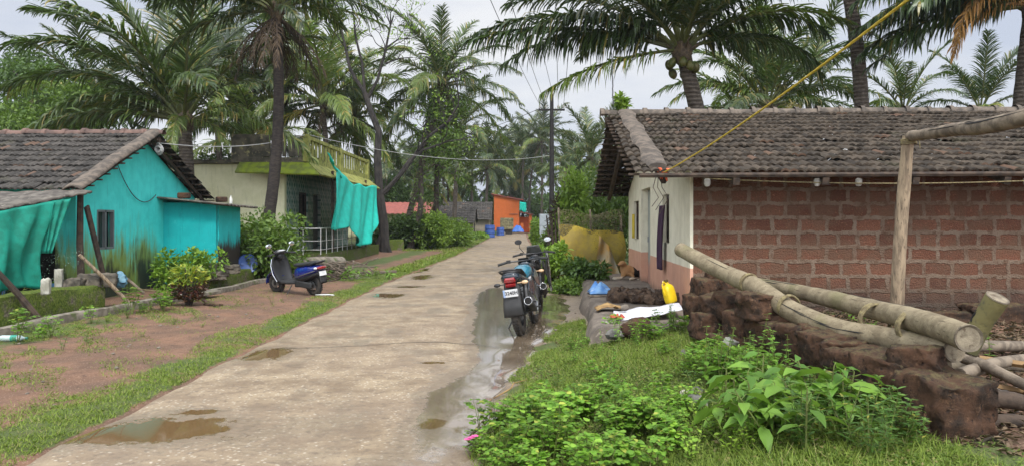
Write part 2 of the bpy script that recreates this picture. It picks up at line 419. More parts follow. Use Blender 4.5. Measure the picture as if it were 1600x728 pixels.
# the joint across the slab
mb = MB(); pts = [(-2.95, 9.55), (-2.4, 9.62), (-1.9, 9.75), (-1.4, 10.0), (-.95, 10.05), (-.5, 9.85), (-.1, 9.6)]
fine = []
for i in range(len(pts)-1):
    for k in range(6):
        u = k/6; fine.append((pts[i][0]*(1-u)+pts[i+1][0]*u, pts[i][1]*(1-u)+pts[i+1][1]*u+random.Random(i*7+k).uniform(-.02, .02)))
for i in range(len(fine)-1):
    (x0, y0), (x1, y1) = fine[i], fine[i+1]; wd = .008+.012*abs(mnoise.noise((x0*3, 0, 0)))
    mb.add([(x0, y0-wd, .021), (x1, y1-wd, .021), (x1, y1+wd, .021), (x0, y0+wd, .021)], [(0, 1, 2, 3)])
tag(mb.build('road_joint', plain('joint_dark', (.05, .038, .028), .7)), 'dark cracked joint across the concrete road', 'joint', kind='structure')

# ---------------------------------------------------------------- building materials
# mossy black clay tiles
def tilemat(name, a, b, lich, moss):
    t = NT(name); co = t.coord(); i = t.island(); n = t.noise(co, 5, 6, .7); n2 = t.noise(co, 38, 4, .7)
    col = t.mix(i, a, b); col = t.mix(t.ramp(n, .45, .7), col, mul(a, .55))
    col = t.mix(t.ramp(n2, .63, .70, 0, .75), col, lich)
    col = t.mix(t.ramp(t.noise(co, 2.0, 5), .58, .72, 0, .6), col, moss)
    col = t.mix(t.ramp(t.math('FRACT', t.math('MULTIPLY', i, 17.31)), .97, .975, 0, .5), col, (.17, .095, .06))
    return t.done(t.bsdf(col, .85, bump=t.bump(n2, .5, .01), spec=.25))
tile_r = tilemat('roof_tile_brown', (.034, .027, .020), (.088, .068, .049), (.30, .27, .23), (.050, .046, .026))
tile_l = tilemat('roof_tile_grey', (.036, .033, .029), (.080, .071, .062), (.24, .23, .21), (.055, .053, .026))
mortar = mat('roof_mortar', (.155, .125, .098), (.075, .063, .052), 7, .9, .6, dist=.02)
wood_dark = mat('wood_dark', (.075, .052, .036), (.035, .026, .020), 9, .85, .5, stretch=(1, 1, 1))
wood_grey = mat('wood_grey', (.23, .185, .135), (.12, .095, .07), 10, .85, .5)
wood_pale = mat('wood_pale', (.36, .275, .18), (.20, .15, .10), 9, .85, .7, c3=(.10, .075, .05), s3=20, stretch=(3, 3, .5))
moss_wall = None
t = NT('mossy_stone'); co = t.coord(); n = t.noise(co, 4, 6, .7); n2 = t.noise(co, 30, 4); nz_ = t.xyz(t.n('ShaderNodeNewGeometry').outputs['Normal'])[2]
col = t.mix(t.ramp(n2, .35, .65), (.085, .07, .055), (.17, .14, .11))
mo = t.mix(t.ramp(n2, .3, .7), (.045, .075, .012), (.12, .15, .025))
col = t.mix(t.ramp(t.math('ADD', n, t.math('MULTIPLY', nz_, .25)), .34, .52), col, mo)
moss_wall = t.done(t.bsdf(col, .9, bump=t.bump(t.math('ADD', n2, n), .8, .03), spec=.2))
laterite = None
t = NT('laterite_block'); co = t.coord(); n = t.noise(co, 5, 6, .7); v = t.vor(t.vmath('ADD', co, t.vmath('MULTIPLY', t.noise(co, 11, 4, .6, col=True), (.10, .10, .10))), 16); n2 = t.noise(co, 17, 8, .82)
col = t.mix(t.ramp(n, .35, .65), (.098, .052, .031), (.028, .021, .016))
col = t.mix(t.ramp(n2, .53, .66, 0, .8), col, (.20, .115, .066))
col = t.mix(t.ramp(v, .10, .28, .85, 0), col, (.022, .016, .013))
nz_ = t.xyz(t.n('ShaderNodeNewGeometry').outputs['Normal'])[2]
col = t.mix(t.math('MULTIPLY', t.ramp(nz_, .5, .9), t.ramp(n2, .45, .60, 0, .75)), col, (.115, .10, .045))
laterite = t.done(t.bsdf(col, .9, bump=t.bump(t.math('ADD', t.math('MULTIPLY', t.ramp(v, .05, .22), .6), t.math('MULTIPLY', t.noise(co, 45, 6, .8), 1.5)), .9, .014), spec=.2))
def paint(name, c, c2, stain=None, s_lo=0, s_hi=1, amp=.6, streak=True, stain2=None, s2=(0, .5), bump=.15):
    """painted plaster; a stain creeping up from the foot of the wall (object Z between s_lo and s_hi), with ragged top"""
    t = NT(name); co = t.coord(); x, y, z = t.xyz(co)
    col = t.mix(t.ramp(t.noise(co, 2.5, 6, .65), .35, .65), c, c2)
    col = t.mix(t.ramp(t.noise(t.mapping(co, (9, 9, .7)), 1.4, 5, .7), .54, .72, 0, .6), col, mul(c, .6)); col = t.mix(t.ramp(t.noise(co, 7, 7, .75), .60, .66, 0, .45), col, tuple(min(1, x*1.15+.07) for x in c))
    rag = t.math('ADD', t.math('MULTIPLY', t.math('SUBTRACT', t.noise(t.mapping(co, (6, 6, .9)), 1.5, 6, .7), .5), amp*2), t.math('MULTIPLY', t.math('SUBTRACT', t.noise(t.mapping(co, (1, 1, .4)), .9, 3), .5), amp*2.4))
    zz = t.math('ADD', z, rag)
    if stain: col = t.mix(t.ramp(zz, s_lo, s_hi, 1, 0), col, stain)
    if stain2: col = t.mix(t.ramp(t.math('ADD', zz, t.math('MULTIPLY', t.math('SUBTRACT', t.noise(co, 1.1, 3), .5), 2.2)), s2[0], s2[1], .95, 0), col, stain2)
    return t.done(t.bsdf(col, .7, bump=t.bump(t.noise(co, 30, 5), bump, .01), spec=.3))
turq = paint('turquoise_plaster', (.045, .56, .52), (.065, .66, .61), (.17, .24, .05), .70, 1.5, .9, stain2=(.020, .024, .016), s2=(.35, .85))
turq2 = paint('teal_plaster', (.006, .33, .34), (.008, .38, .39), (.02, .05, .04), .0, .25, .3)
turq3 = paint('teal_plaster_stained', (.015, .42, .42), (.02, .48, .48), (.035, .028, .022), 1.0, 1.25, .5)
cream = paint('cream_plaster', (.60, .59, .38), (.68, .66, .46), (.14, .14, .07), .1, .8, .5)
moss_paint = mat('mossy_yellow_plaster', (.30, .305, .085), (.19, .20, .045), 3, .85, .3, c3=(.06, .07, .03), s3=6)
moss_green = mat('bright_moss_plaster', (.20, .26, .02), (.12, .15, .03), 4, .9, .4)
dark_conc = mat('dark_mossy_concrete', (.12, .105, .075), (.05, .047, .036), 3, .9, .4, c3=(.30, .27, .13), s3=5)
orange = paint('orange_plaster', (.40, .092, .016), (.45, .105, .02), (.24, .08, .03), .2, .6, .3)
redroof = mat('red_sheet_roof', (.32, .085, .06), (.22, .065, .05), 4, .6, .2)
dark_in = plain('dark_interior', (.012, .011, .010), .9)  # near-black that stands in for the shade inside rooms and hollows
dglass = plain('dark_glass', (.012, .016, .02), .12)
metal_g = plain('grey_metal', (.30, .31, .32), .45, .6)
white_p = plain('white_paint', (.72, .72, .69), .5)
conc = mat('old_concrete', (.23, .20, .16), (.12, .105, .08), 6, .9, .4, c3=(.09, .11, .04), s3=5)
plinthm = mat('mud_plinth', (.175, .145, .115), (.105, .087, .07), 3, .9, .5, c3=(.24, .20, .16), s3=18)

def tile_roof(mb, o, du, dv, up, nu, nv, tw, ga, seed=1, prof=8, amp=.034):
    """overlapping clay tiles: o = ridge corner, du along the ridge, dv down the slope"""
    rg = random.Random(seed); o = Vector(o); du = Vector(du).normalized(); dv = Vector(dv).normalized(); up = Vector(up).normalized()
    for j in range(nv):
        for i in range(nu):
            jz = rg.gauss(0, .006); ju = rg.gauss(0, .006); jv = rg.gauss(0, .012); sk = rg.gauss(0, .012)
            if rg.random() < .02: jz += .02; sk += rg.choice((-.06, .06))
            vs = []
            for b in range(3):
                for k in range(prof+1):
                    s = k/prof; a = abs(math.sin(s*2*PI*1.0))**.8*amp*(1 if (int(s*2) % 2 == 0) else .85)
                    vv = j*ga+(-.03 if b == 0 else ga+.03)+jv; lift = .002 if b == 0 else (.042 if b == 1 else .012)
                    p = o+du*(i*tw+s*tw*1.06+ju+sk*(1 if b else 0))+dv*vv+up*(a+lift+jz)
                    vs.append(p)
            n = prof+1; fs = []
            for b in range(2):
                for k in range(prof): fs.append((b*n+k, b*n+k+1, (b+1)*n+k+1, (b+1)*n+k))
            mb.add(vs, fs)

def ridge_tiles(mb, a, b, r=.13, step=.42, seed=3):
    a, b = Vector(a), Vector(b); n = int((b-a).length/step); rg = random.Random(seed)
    for i in range(n):
        p = a.lerp(b, i/n); q = a.lerp(b, (i+1.12)/n); d = (q-p).normalized(); sd = d.cross(Vector((0, 0, 1))).normalized()
        j = rg.uniform(-.012, .012); rings = []
        for k, (pt, rr) in enumerate(((p, r*1.22), (p.lerp(q, .16), r*1.2), (p.lerp(q, .2), r*.95), (q, r*.9))):
            rings.append([pt+sd*math.cos(x)*rr+Vector((0, 0, math.sin(x)*rr*.85+j)) for x in [PI*m/8 for m in range(9)]])
        mb.loft(rings, cap=False, closed=False)

# ---------------------------------------------------------------- laterite house on the right
HR = thing('tiled_house', 'low laterite block house with black clay tile roof and white and orange gable', 'house', (2.55, 11.0, .0), R(-2.7))
t = NT('laterite_masonry'); co = t.coord(); x, y, z = t.xyz(co)
vec = t.comb(x, z, 0.0); wv = t.noise(co, 5.0, 4, .6, col=True); wv2 = t.noise(co, 21, 3, .6, col=True)
vec = t.vmath('ADD', vec, t.vmath('SCALE', t.vmath('SUBTRACT', wv, (.5, .5, .5)), (0, 0, 0)))
vec.node.inputs[1].links[0].from_node.inputs['Scale'].default_value = .085
vec = t.vmath('ADD', vec, t.vmath('SCALE', t.vmath('SUBTRACT', wv2, (.5, .5, .5)), (0, 0, 0)))
vec.node.inputs[1].links[0].from_node.inputs['Scale'].default_value = .045
bk = t.n('ShaderNodeTexBrick'); t.set(bk.inputs['Vector'], vec); bk.offset = .5; bk.squash = .72; bk.squash_frequency = 3
bk.inputs['Scale'].default_value = 1; bk.inputs['Brick Width'].default_value = .385; bk.inputs['Row Height'].default_value = .205
bk.inputs['Mortar Size'].default_value = .031; bk.inputs['Mortar Smooth'].default_value = .25; bk.inputs['Bias'].default_value = 0
bk.inputs['Color1'].default_value = (.098, .043, .027, 1); bk.inputs['Color2'].default_value = (.160, .072, .044, 1); bk.inputs['Mortar'].default_value = (.190, .140, .102, 1)
v = t.vor(co, 55); n = t.noise(co, 40, 5, .7); n5 = t.noise(co, 3.0, 4, .6)
face = t.math('SUBTRACT', 1.0, bk.outputs['Fac'])
col = t.mix(t.math('MULTIPLY', face, t.ramp(v, .14, .40, .9, 0)), bk.outputs['Color'], (.075, .030, .024))
col = t.mix(t.math('MULTIPLY', face, t.ramp(n, .56, .7, 0, .6)), col, (.40, .20, .13))
col = t.mix(t.ramp(n5, .40, .60, .0, .55), col, (.115, .073, .048)); col = t.mix(t.math('MULTIPLY', t.math('SUBTRACT', 1.0, face), t.ramp(t.noise(co, 9, 5, .7), .5, .62, 0, .8)), col, (.105, .060, .038))
col = t.mix(t.ramp(t.math('ADD', z, t.math('MULTIPLY', t.math('SUBTRACT', n5, .5), .7)), .35, .85, .75, 0), col, (.055, .042, .034))
brick_mat = t.done(t.bsdf(col, .92, bump=t.bump(t.math('ADD', t.math('MULTIPLY', t.math('MULTIPLY', face, -1), 1.2), t.math('MULTIPLY', t.math('ADD', n, v), .7)), .75, .022), spec=.15))
mb = MB(); mb.box((.045+4.7, .146, 1.3), (9.4, .3, 2.2)); mb.build('block_wall', brick_mat, HR, smooth=False)
t = NT('white_gable_plaster'); co = t.coord(); x, y, z = t.xyz(co)
nn = t.noise(co, 3, 6, .65); st = t.noise(t.mapping(co, (5, 5, .5)), 1.6, 5, .7)
wh = t.mix(t.ramp(nn, .35, .65), (.62, .585, .45), (.72, .685, .54)); wh = t.mix(t.ramp(st, .56, .74, 0, .55), wh, (.34, .32, .26))
orr = t.mix(t.ramp(nn, .35, .65), (.56, .315, .215), (.50, .265, .18)); orr = t.mix(t.ramp(st, .5, .7, 0, .5), orr, (.40, .24, .18))
col = t.mix(t.ramp(t.math('ADD', z, t.math('MULTIPLY', t.math('SUBTRACT', nn, .5), .02)), .915, .925), orr, wh)
col = t.mix(t.ramp(t.math('ADD', z, t.math('MULTIPLY', t.math('SUBTRACT', st, .5), .5)), .26, .46, .8, 0), col, (.16, .12, .095))
gable_mat = t.done(t.bsdf(col, .75, bump=t.bump(t.noise(co, 25, 5), .2, .01), spec=.25))
def roofz(y): return 3.62-abs(y-4.2)*.305
mb = MB()
bps = [0, 1.9, 2.65, 4.2, 4.3, 5.8, 6.25, 7.3, 8.4]
holes = {(1.9, 2.65): (1.22, 2.05), (4.3, 5.8): (.2, 2.27), (6.25, 7.3): (1.18, 2.05)}
for a, b in zip(bps[:-1], bps[1:]):
    za, zb = roofz(a)-.04, roofz(b)-.04
    hl = holes.get((a, b))
    if hl:
        if hl[0] > .2: mb.prism([(a, .1), (b, .1), (b, hl[0]), (a, hl[0])], 0, .24)
        mb.prism([(a, hl[1]), (b, hl[1]), (b, zb), (a, za)], 0, .24)
    else: mb.prism([(a, .1), (b, .1), (b, zb), (a, za)], 0, .24)
mb.build('gable_wall', gable_mat, HR, smooth=False)
MB().box((4.6, 8.3, 1.2), (8.7, .24, 2.2)).build('rear_wall', brick_mat, HR, smooth=False); MB().box((9.35, 4.2, 1.2), (.24, 8.0, 2.2)).build('end_wall', brick_mat, HR, smooth=False)
grey_frame = paint('grey_green_frame', (.42, .43, .36), (.36, .37, .30))
dr = MB().box((.17, 5.05, 1.23), (.05, 1.46, 2.04)).build('door', paint('grey_door_paint', (.30, .32, .28), (.24, .26, .23), (.36, .20, .15), .6, .9, .1), HR, smooth=False, bevel=.006)
MB().box((.13, 5.62, 1.2), (.03, .03, .12)).build('handle', metal_g, dr)
for (a, b) in ((1.9, 2.65), (6.25, 7.3)):
    z0, z1 = holes[(a, b)]
    mb = MB()
    for yy in (a+.03, b-.03): mb.box((.12, yy, (z0+z1)/2), (.1, .06, z1-z0))
    for zz in (z0+.03, z1-.03): mb.box((.12, (a+b)/2, zz), (.1, b-a-.125, .06))
    wf_ = mb.build('window', wood_dark, HR, smooth=False)
    mb = MB()
    for k in range(4): mb.tube([(.12, a+.06+(b-a-.12)*(k+1)/5, z0+.06), (.12, a+.06+(b-a-.12)*(k+1)/5, z1-.06)], .008, 6)
    mb.build('bars', metal_g, wf_)
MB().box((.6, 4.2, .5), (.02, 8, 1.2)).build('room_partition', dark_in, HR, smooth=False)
# roof
sl = Vector((0, -4.8, -4.8*.305)).normalized(); up = Vector((1, 0, 0)).cross(sl); up = up if up.z > 0 else -up
mb = MB(); tile_roof(mb, (-.84, 4.2, 3.70), (1, 0, 0), sl, up, 48, 15, .215, .334, 5)
roofR = mb.build('roof', tile_r, HR)
sl2 = Vector((0, 4.8, -4.8*.305)).normalized(); up2 = Vector((1, 0, 0)).cross(sl2); up2 = up2 if up2.z > 0 else -up2
mb = MB(); tile_roof(mb, (-.84, 4.2, 3.70), (1, 0, 0), sl2, up2, 48, 15, .215, .334, 6, prof=4); mb.build('rear_roof', tile_r, HR)
mb = MB(); ridge_tiles(mb, (-1.0, 4.2, 3.70), (9.5, 4.2, 3.70)); mb.build('ridge_tiles', mortar, roofR)
mb = MB()
pts = [(-.52+.02*math.sin(k*1.7), 4.15-k*.42, 3.75-k*.42*.305+.012*math.sin(k*2.3)) for k in range(12)]
mb.tube(pts, [.15+.02*math.sin(k*2.1) for k in range(12)], 9, squash=.42); mb.build('mortar_verge', mortar, roofR)
mb = MB()
for sgn in (-1, 1):
    for k in range(16):
        yy = 4.2+sgn*(.15+k*.3); mb.box((-.40 if sgn > 0 else -.45, yy, 3.655-abs(yy-4.2)*.305), (.95, .045, .03))
    for xx in (-.45,):
        mb.tube([(xx, 4.2+sgn*.05, 3.57), (xx, 4.2+sgn*4.7, 3.57-4.65*.305)], .055, 6)
mb.tube([(-.9, 4.2, 3.58), (.3, 4.2, 3.58)], .08, 8)
for xx in (-.78,): mb.box((xx, 4.2+4.6, 2.23), (.05, .25, .05))
for k in range(8): mb.box((.5+k*1.18, -.42, 2.20), (.085, .50, .10), (R(17), 0, 0))
mb.tube([(-.8, -.66, 2.21), (4, -.66, 2.22), (9.4, -.66, 2.2)], .035, 6)
mb.build('roof_timbers', wood_dark, HR)
cap_m = plain('whitewash', (.42, .40, .35), .8)
for xx in (.13, 1.6, 2.15, 4.35, 5.0): MB().lathe([(.001, 2.06), (.03, 2.065), (.045, 2.10), (.045, 2.15), (.03, 2.17), (.001, 2.17)], (xx, -.55, 0), n=10).build('rafter_cap', cap_m, HR)

# mud plinth beside the gable
mb = MB()
def plf(u, v):
    y = 9.5+9.6*v; xl = 1.12+.07*(y-9.9)+.05*math.sin(y*1.7); xr = 2.62+.0475*(y-11)
    y += .04*math.sin(u*9)
    prof = [(-.16, -.05), (-.12, .06), (-.07, .17), (-.02, .255), (.06, .29)]
    if u < .4:
        k = u/.4*4; i = min(3, int(k)); f = k-i
        dx = prof[i][0]*(1-f)+prof[i+1][0]*f; z = prof[i][1]*(1-f)+prof[i+1][1]*f
        return (xl+dx+.03*mnoise.noise((y*1.5, z*4, 2)), y, z+.02*mnoise.noise((y*2, u*9, 0)))
    f = (u-.4)/.6; x = (xl+.06)*(1-f)+xr*f
    return (x, y, .29+.012*mnoise.noise((x*3, y*2, 5)))
mb.grid(plf, 24, 60)
for vv in (0.0,):
    pr = [plf(i/24, 0) for i in range(25)]
    n = len(pr); mb.add(pr+[(p[0]*.98+.02, p[1]-.10-.05*mnoise.noise((p[0]*4, 1, 1)), -.05) for p in pr], [(i, i+1, n+i+1, n+i) for i in range(n-1)])
tag(mb.build('plinth', plinthm, angle=80), 'raised grey mud plinth along the white gable of the laterite house', 'plinth')
blk_w = plain('dark_iron', (.03, .03, .03), .6)
# ---------------------------------------------------------------- turquoise house on the left
HL = thing('turquoise_house', 'turquoise plastered house with grey clay tile roof, gable facing the road', 'house', (-8.35, 17.4, 0))
# local: gable plane x=0, y along the gable (-2.7..2.8), house runs to -x
def rz(y): return 3.50-abs(y)*.44
mb = MB()
for a, b, hl in ((-2.7, -1.95, None), (-1.95, -1.28, (1.02, 1.82)), (-1.28, 0, None), (0, 2.8, None)):
    za, zb = rz(a)-.06, rz(b)-.06
    if hl:
        mb.prism([(a, 0), (b, 0), (b, hl[0]), (a, hl[0])], -.2, 0); mb.prism([(a, hl[1]), (b, hl[1]), (b, zb), (a, za)], -.2, 0)
    else: mb.prism([(a, 0), (b, 0), (b, zb), (a, za)], -.2, 0)
mb.build('gable_wall', turq, HL, smooth=False)
mb = MB(); mb.box((-.30, -2.6, 1.1), (.19, .2, 2.2)); mb.box((-3.9, -2.6, 1.1), (3.8, .2, 2.2)); mb.box((-1.2, -2.6, 2.0), (1.6, .2, .4)); mb.build('front_wall', turq, HL, smooth=False)
MB().box((-2.9, 2.7, 1.1), (5.4, .2, 2.2)).build('rear_wall', turq, HL, smooth=False); MB().box((-5.9, 0, 1.1), (.2, 5.2, 2.2)).build('end_wall', turq, HL, smooth=False); MB().box((-2.2, -1.3, 1.2), (3.9, .1, 2.3)).build('room_shade_panel', dark_in, HL, smooth=False)  # near-black inner sheet: the room's shade is painted into its colour
mb = MB()
for yy in (-1.93, -1.615, -1.30): mb.box((-.03, yy, 1.42), (.07, .045, .8))
for zz in (1.04, 1.80): mb.box((-.03, -1.615, zz), (.07, .58, .045))
wn = mb.build('window', plain('window_frame_grey', (.13, .15, .15), .5), HL, smooth=False)
mb = MB()
for k in range(5): mb.tube([(-.05, -1.86+k*.12, 1.06), (-.05, -1.86+k*.12, 1.79)], .005, 5)
mb.build('bars', blk_w, wn); MB().box((-.12, -1.615, 1.42), (.01, .64, .78)).build('pane', dglass, wn, smooth=False)
mb = MB()
for s, sd in ((-1, 1), (1, 2)):
    sl = Vector((0, s*3.2, -3.2*.44)).normalized(); up = Vector((1, 0, 0)).cross(sl); up = up if up.z > 0 else -up
    if s < 0:
        tile_roof(mb, (-5.8, 0, 3.56), (1, 0, 0), sl, up, 28, 11, .22, .315, 11)
        rf = mb.build('roof', tile_l, HL); mb = MB()
    else:
        tile_roof(mb, (-5.8, 0, 3.56), (1, 0, 0), sl, up, 28, 11, .22, .315, 12, prof=5); mb.build('rear_roof', tile_l, HL)
mb = MB(); ridge_tiles(mb, (-5.8, 0, 3.56), (.42, 0, 3.56), .12); mb.build('ridge_tiles', mat('ridge_tile', (.16, .10, .08), (.09, .06, .05), 4, .9), rf)
mb = MB()
mb.grid(lambda u, v: (.07+u*.34+.02*math.sin(v*9), -v*3.28, 3.60-v*3.28*.44+.075*math.sin(u*PI)**.5+.012*mnoise.noise((u*3, v*14, 0))), 7, 24)
mb.build('mortar_verge', mortar, rf, solid=.03)
mb = MB()
for s in (-1, 1):
    for k in range(11): mb.box((.16, s*(.2+k*.29), 3.50-(.2+k*.29)*.44), (.5, .045, .03))
    mb.tube([(.15, 0, 3.44), (.15, s*3.1, 3.44-3.1*.44)], .05, 6)
mb.tube([(-.3, 0, 3.42), (.38, 0, 3.42)], .07, 6)
mb.build('roof_timbers', wood_dark, HL)

# lean-to roof in front of it
t_lean = mat('weathered_sheet', (.13, .115, .095), (.065, .056, .048), 5, .9, .5, c3=(.20, .18, .15), s3=9)
mb = MB()
def leanf(u, v):
    a = Vector((-7.75-u*6, 14.18, 2.13-.02*u)); b = Vector((-7.75-u*1.1, 13.9-u*2.9, 2.07-u*.60))
    p = a.lerp(b, v); return (p.x, p.y, p.z+.02*abs(math.sin(u*40))+.03*mnoise.noise((u*6, v*3, 0)))
mb.grid(leanf, 80, 8)
LT = thing('lean_to_shelter', 'sagging grey sheet lean-to joined to the turquoise house eave', 'shelter', (-8.2, 13.9, 0))
o = mb.build('roof_sheet', t_lean, None, solid=.035, angle=60); o.parent = LT; o.matrix_parent_inverse = Matrix.Translation((8.2, -13.9, 0))
def par(o, root):
    """parent keeping world coordinates"""
    o.parent = root; o.matrix_parent_inverse = Matrix.LocRotScale(root.location, root.rotation_euler, None).inverted(); return o
mb = MB(); mb.tube([(-8.0, 14.3, 0), (-8.02, 14.25, 1.2), (-7.98, 14.2, 2.08)], [.07, .062, .055], 8); par(mb.build('post', wood_dark), LT)
mb = MB(); mb.tube([(-9.1, 12.95, 0), (-9.12, 12.95, 1.75)], .05, 8); par(mb.build('post', wood_dark), LT)
mb = MB(); mb.tube([(-8.3, 13.5, 1.93), (-9.6, 12.5, 1.66), (-11, 11.4, 1.42)], .04, 7); par(mb.build('purlin', wood_dark), LT)
mb = MB(); mb.box((-7.93, 14.62, 1.18), (.04, .13, 1.5), (R(24), 0, 0)); 
tag(mb.build('plank', wood_dark, smooth=False), 'dark wooden plank leaning against the turquoise gable below its window', 'plank')

# green cloth hanging from the lean-to
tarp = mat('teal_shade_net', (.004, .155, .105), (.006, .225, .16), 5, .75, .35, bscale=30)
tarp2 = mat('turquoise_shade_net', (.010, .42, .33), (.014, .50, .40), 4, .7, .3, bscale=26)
def drape(fn, nu, nv, m, name, label, th=.006):
    mb = MB(); mb.grid(fn, nu, nv); return tag(mb.build(name, m, solid=th, angle=180), label, 'tarpaulin')
def d1(u, v):
    a = Vector((-7.84-.75*u, 13.45-2.1*u, 1.98-.43*u)); b = Vector((-8.02-.55*u, 13.0-1.9*u, .44+.06*math.sin(u*11)))
    p = a.lerp(b, v); k = .05*math.sin(u*30+v*3)*(.3+v)+.10*math.sin(u*9-v*4)*v
    return (p.x+k, p.y-.25*(1-u)**2*math.sin(v*PI), p.z)
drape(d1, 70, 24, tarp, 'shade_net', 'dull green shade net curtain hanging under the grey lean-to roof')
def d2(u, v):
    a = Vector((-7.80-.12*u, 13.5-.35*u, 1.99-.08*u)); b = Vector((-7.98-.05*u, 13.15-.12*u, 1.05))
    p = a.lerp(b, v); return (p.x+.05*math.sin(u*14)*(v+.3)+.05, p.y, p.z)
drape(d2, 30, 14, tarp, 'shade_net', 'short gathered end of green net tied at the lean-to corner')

# bath shed
SH = thing('wash_shed', 'small teal shed with a flat sheet roof built onto the turquoise gable', 'shed', (-7.72, 19.1, 0))
mb = MB(); mb.box((-7.72, 18.45, 1.0), (1.26, .12, 2.06)); par(mb.build('front_wall', turq2, smooth=False), SH)
mb = MB(); mb.box((-7.13, 19.22, .98), (.12, 1.40, 2.0)); mb.box((-7.72, 19.98, .98), (1.26, .12, 2.0)); par(mb.build('side_wall', turq3, smooth=False), SH)
mb = MB(); mb.grid(lambda u, v: (-8.65+1.95*u, 18.05+2.2*v, 2.17-.20*u-.03*v+.016*math.sin(v*60)), 6, 90); rs = par(mb.build('roof_sheet', t_lean, solid=.03), SH)
mb = MB(); mb.box((-7.9, 18.5, 2.2), (.28, .3, .14), (0, 0, .3)); tag(mb.build('roof_stone', laterite, smooth=False, bevel=.03), 'dark block weighing down the shed roof beside the gable', 'stone')
mb = MB(); mb.box((-7.15, 18.9, 2.12), (.25, .3, .13), (0, 0, .5)); tag(mb.build('roof_stone', laterite, smooth=False, bevel=.03), 'dark block on the road end of the shed roof', 'stone')
mb = MB(); mb.lathe([(.001, 2.02), (.04, 2.02), (.04, 2.14), (.015, 2.18), (.015, 2.22), (.001, 2.22)], (-6.92, 18.9, 0), n=12); tag(mb.build('bottle', plain('pale_plastic', (.6, .6, .55), .35)), 'small pale bottle standing on the shed roof', 'bottle')

# ---------------------------------------------------------------- house with balcony
HB = thing('balcony_house', 'cream flat-roofed house with a mossy balcony and tiled porch', 'house', (-8, 26.5, 0))
W = lambda mb, nm, m, **k: par(mb.build(nm, m, **k), HB)
mb = MB(); mb.box((-10.4, 26.62, 1.9), (5.1, .24, 3.3)); W(mb, 'front_wall', cream, smooth=False)
mb = MB(); mb.box((-12.8, 30, 1.9), (.24, 6.5, 3.3)); mb.box((-10.4, 36.9, 1.9), (5.0, .24, 3.3)); W(mb, 'rear_wall', cream, smooth=False)
mb = MB(); mb.box((-10.5, 31.8, 3.62), (5.6, 11.2, .12)); W(mb, 'roof_slab', dark_conc, smooth=False)
t = NT('patterned_wall_tile'); co = t.coord(); x, y, z = t.xyz(co)
def cell(v, s): return t.math('ABSOLUTE', t.math('SUBTRACT', t.math('FRACT', t.math('MULTIPLY', v, s)), .5))
a = t.math('ADD', cell(y, 3.3), cell(z, 3.3)); b_ = t.math('ADD', cell(t.math('ADD', y, .15), 3.3), cell(t.math('ADD', z, .15), 3.3))
col = t.mix(t.ramp(a, .30, .36), (.08, .17, .15), (.40, .45, .42)); col = t.mix(t.ramp(b_, .14, .2, .9, 0), col, (.07, .14, .13))
ch = t.math('GREATER_THAN', t.math('SINE', t.math('MULTIPLY', t.math('ADD', y, z), 9.0)), .1)
col = t.mix(t.math('MULTIPLY', ch, .5), col, (.16, .28, .26))
tilew = t.done(t.bsdf(col, .25, spec=.5))
mb = MB()
for y0, y1, hl in ((26.74, 28.3, None), (28.3, 29.5, (1.05, 2.65)), (29.5, 30.3, None), (30.3, 31.5, (.5, 2.65)), (31.5, 36.8, None)):
    if hl:
        if hl[0] > .5: mb.box((-7.95, (y0+y1)/2, (hl[0]+.3)/2), (.2, y1-y0, hl[0]-.3))
        mb.box((-7.95, (y0+y1)/2, (hl[1]+3.5)/2), (.2, y1-y0, 3.5-hl[1]))
    else: mb.box((-7.95, (y0+y1)/2, 1.9), (.2, y1-y0, 3.2))
W(mb, 'porch_wall', tilew, smooth=False)
mb = MB(); mb.box((-8.0, 28.9, 1.85), (.05, 1.2, 1.6)); o = W(mb, 'window', dglass, smooth=False)
mb = MB()
for yy in (28.33, 28.9, 29.47): mb.box((-7.93, yy, 1.85), (.06, .06, 1.56))
for zz in (1.08, 2.62): mb.box((-7.93, 28.9, zz), (.06, 1.05, .06))
q = mb.build('frame', wood_dark, smooth=False); par(q, HB); q.matrix_parent_inverse = Matrix(); q.parent = o; q.matrix_parent_inverse = Matrix()
mb = MB(); mb.box((-8.0, 30.9, 1.57), (.06, 1.2, 2.1)); W(mb, 'door', plain('dark_door', (.05, .045, .05), .5), smooth=False, bevel=.01)
mb = MB(); mb.box((-7.15, 31.7, .22), (1.5, 10.4, .5)); W(mb, 'porch_plinth', moss_wall, smooth=False)
# balcony: slab, parapets with slots, sloping skirts
mb = MB(); mb.box((-7.5, 31.5, 3.48), (1.25, 11.0, .14)); W(mb, 'balcony_slab', moss_paint, smooth=False)
mb = MB(); mb.box((-6.95, 31.5, 3.66), (.12, 11.2, .22)); mb.box((-6.95, 31.5, 4.42), (.14, 11.2, .12))
for yb, yn in ((26.3, 9), (31.6, 9)):
    for k in range(yn+1): mb.box((-6.95, yb+k*.48, 4.065), (.025, .30, .59))
for yy in (26.0, 31.0, 36.8): mb.box((-6.95, yy, 4.05), (.17, .34, .92))
W(mb, 'parapet', moss_paint, smooth=False)
mb = MB()
mb.box((-7.72, 26.05, 3.64), (1.36, .12, .2)); mb.box((-7.72, 26.05, 4.42), (1.36, .14, .12)); mb.box((-8.95, 26.05, 4.05), (1.1, .12, .94))
mb.box((-8.3, 26.05, 4.065), (.2, .1, .59)); mb.box((-7.97, 26.05, 4.065), (.12, .1, .59)); mb.box((-7.72, 26.05, 4.065), (.12, .1, .59)); mb.box((-7.3, 26.05, 4.065), (.55, .1, .59))
W(mb, 'end_parapet', dark_conc, smooth=False)
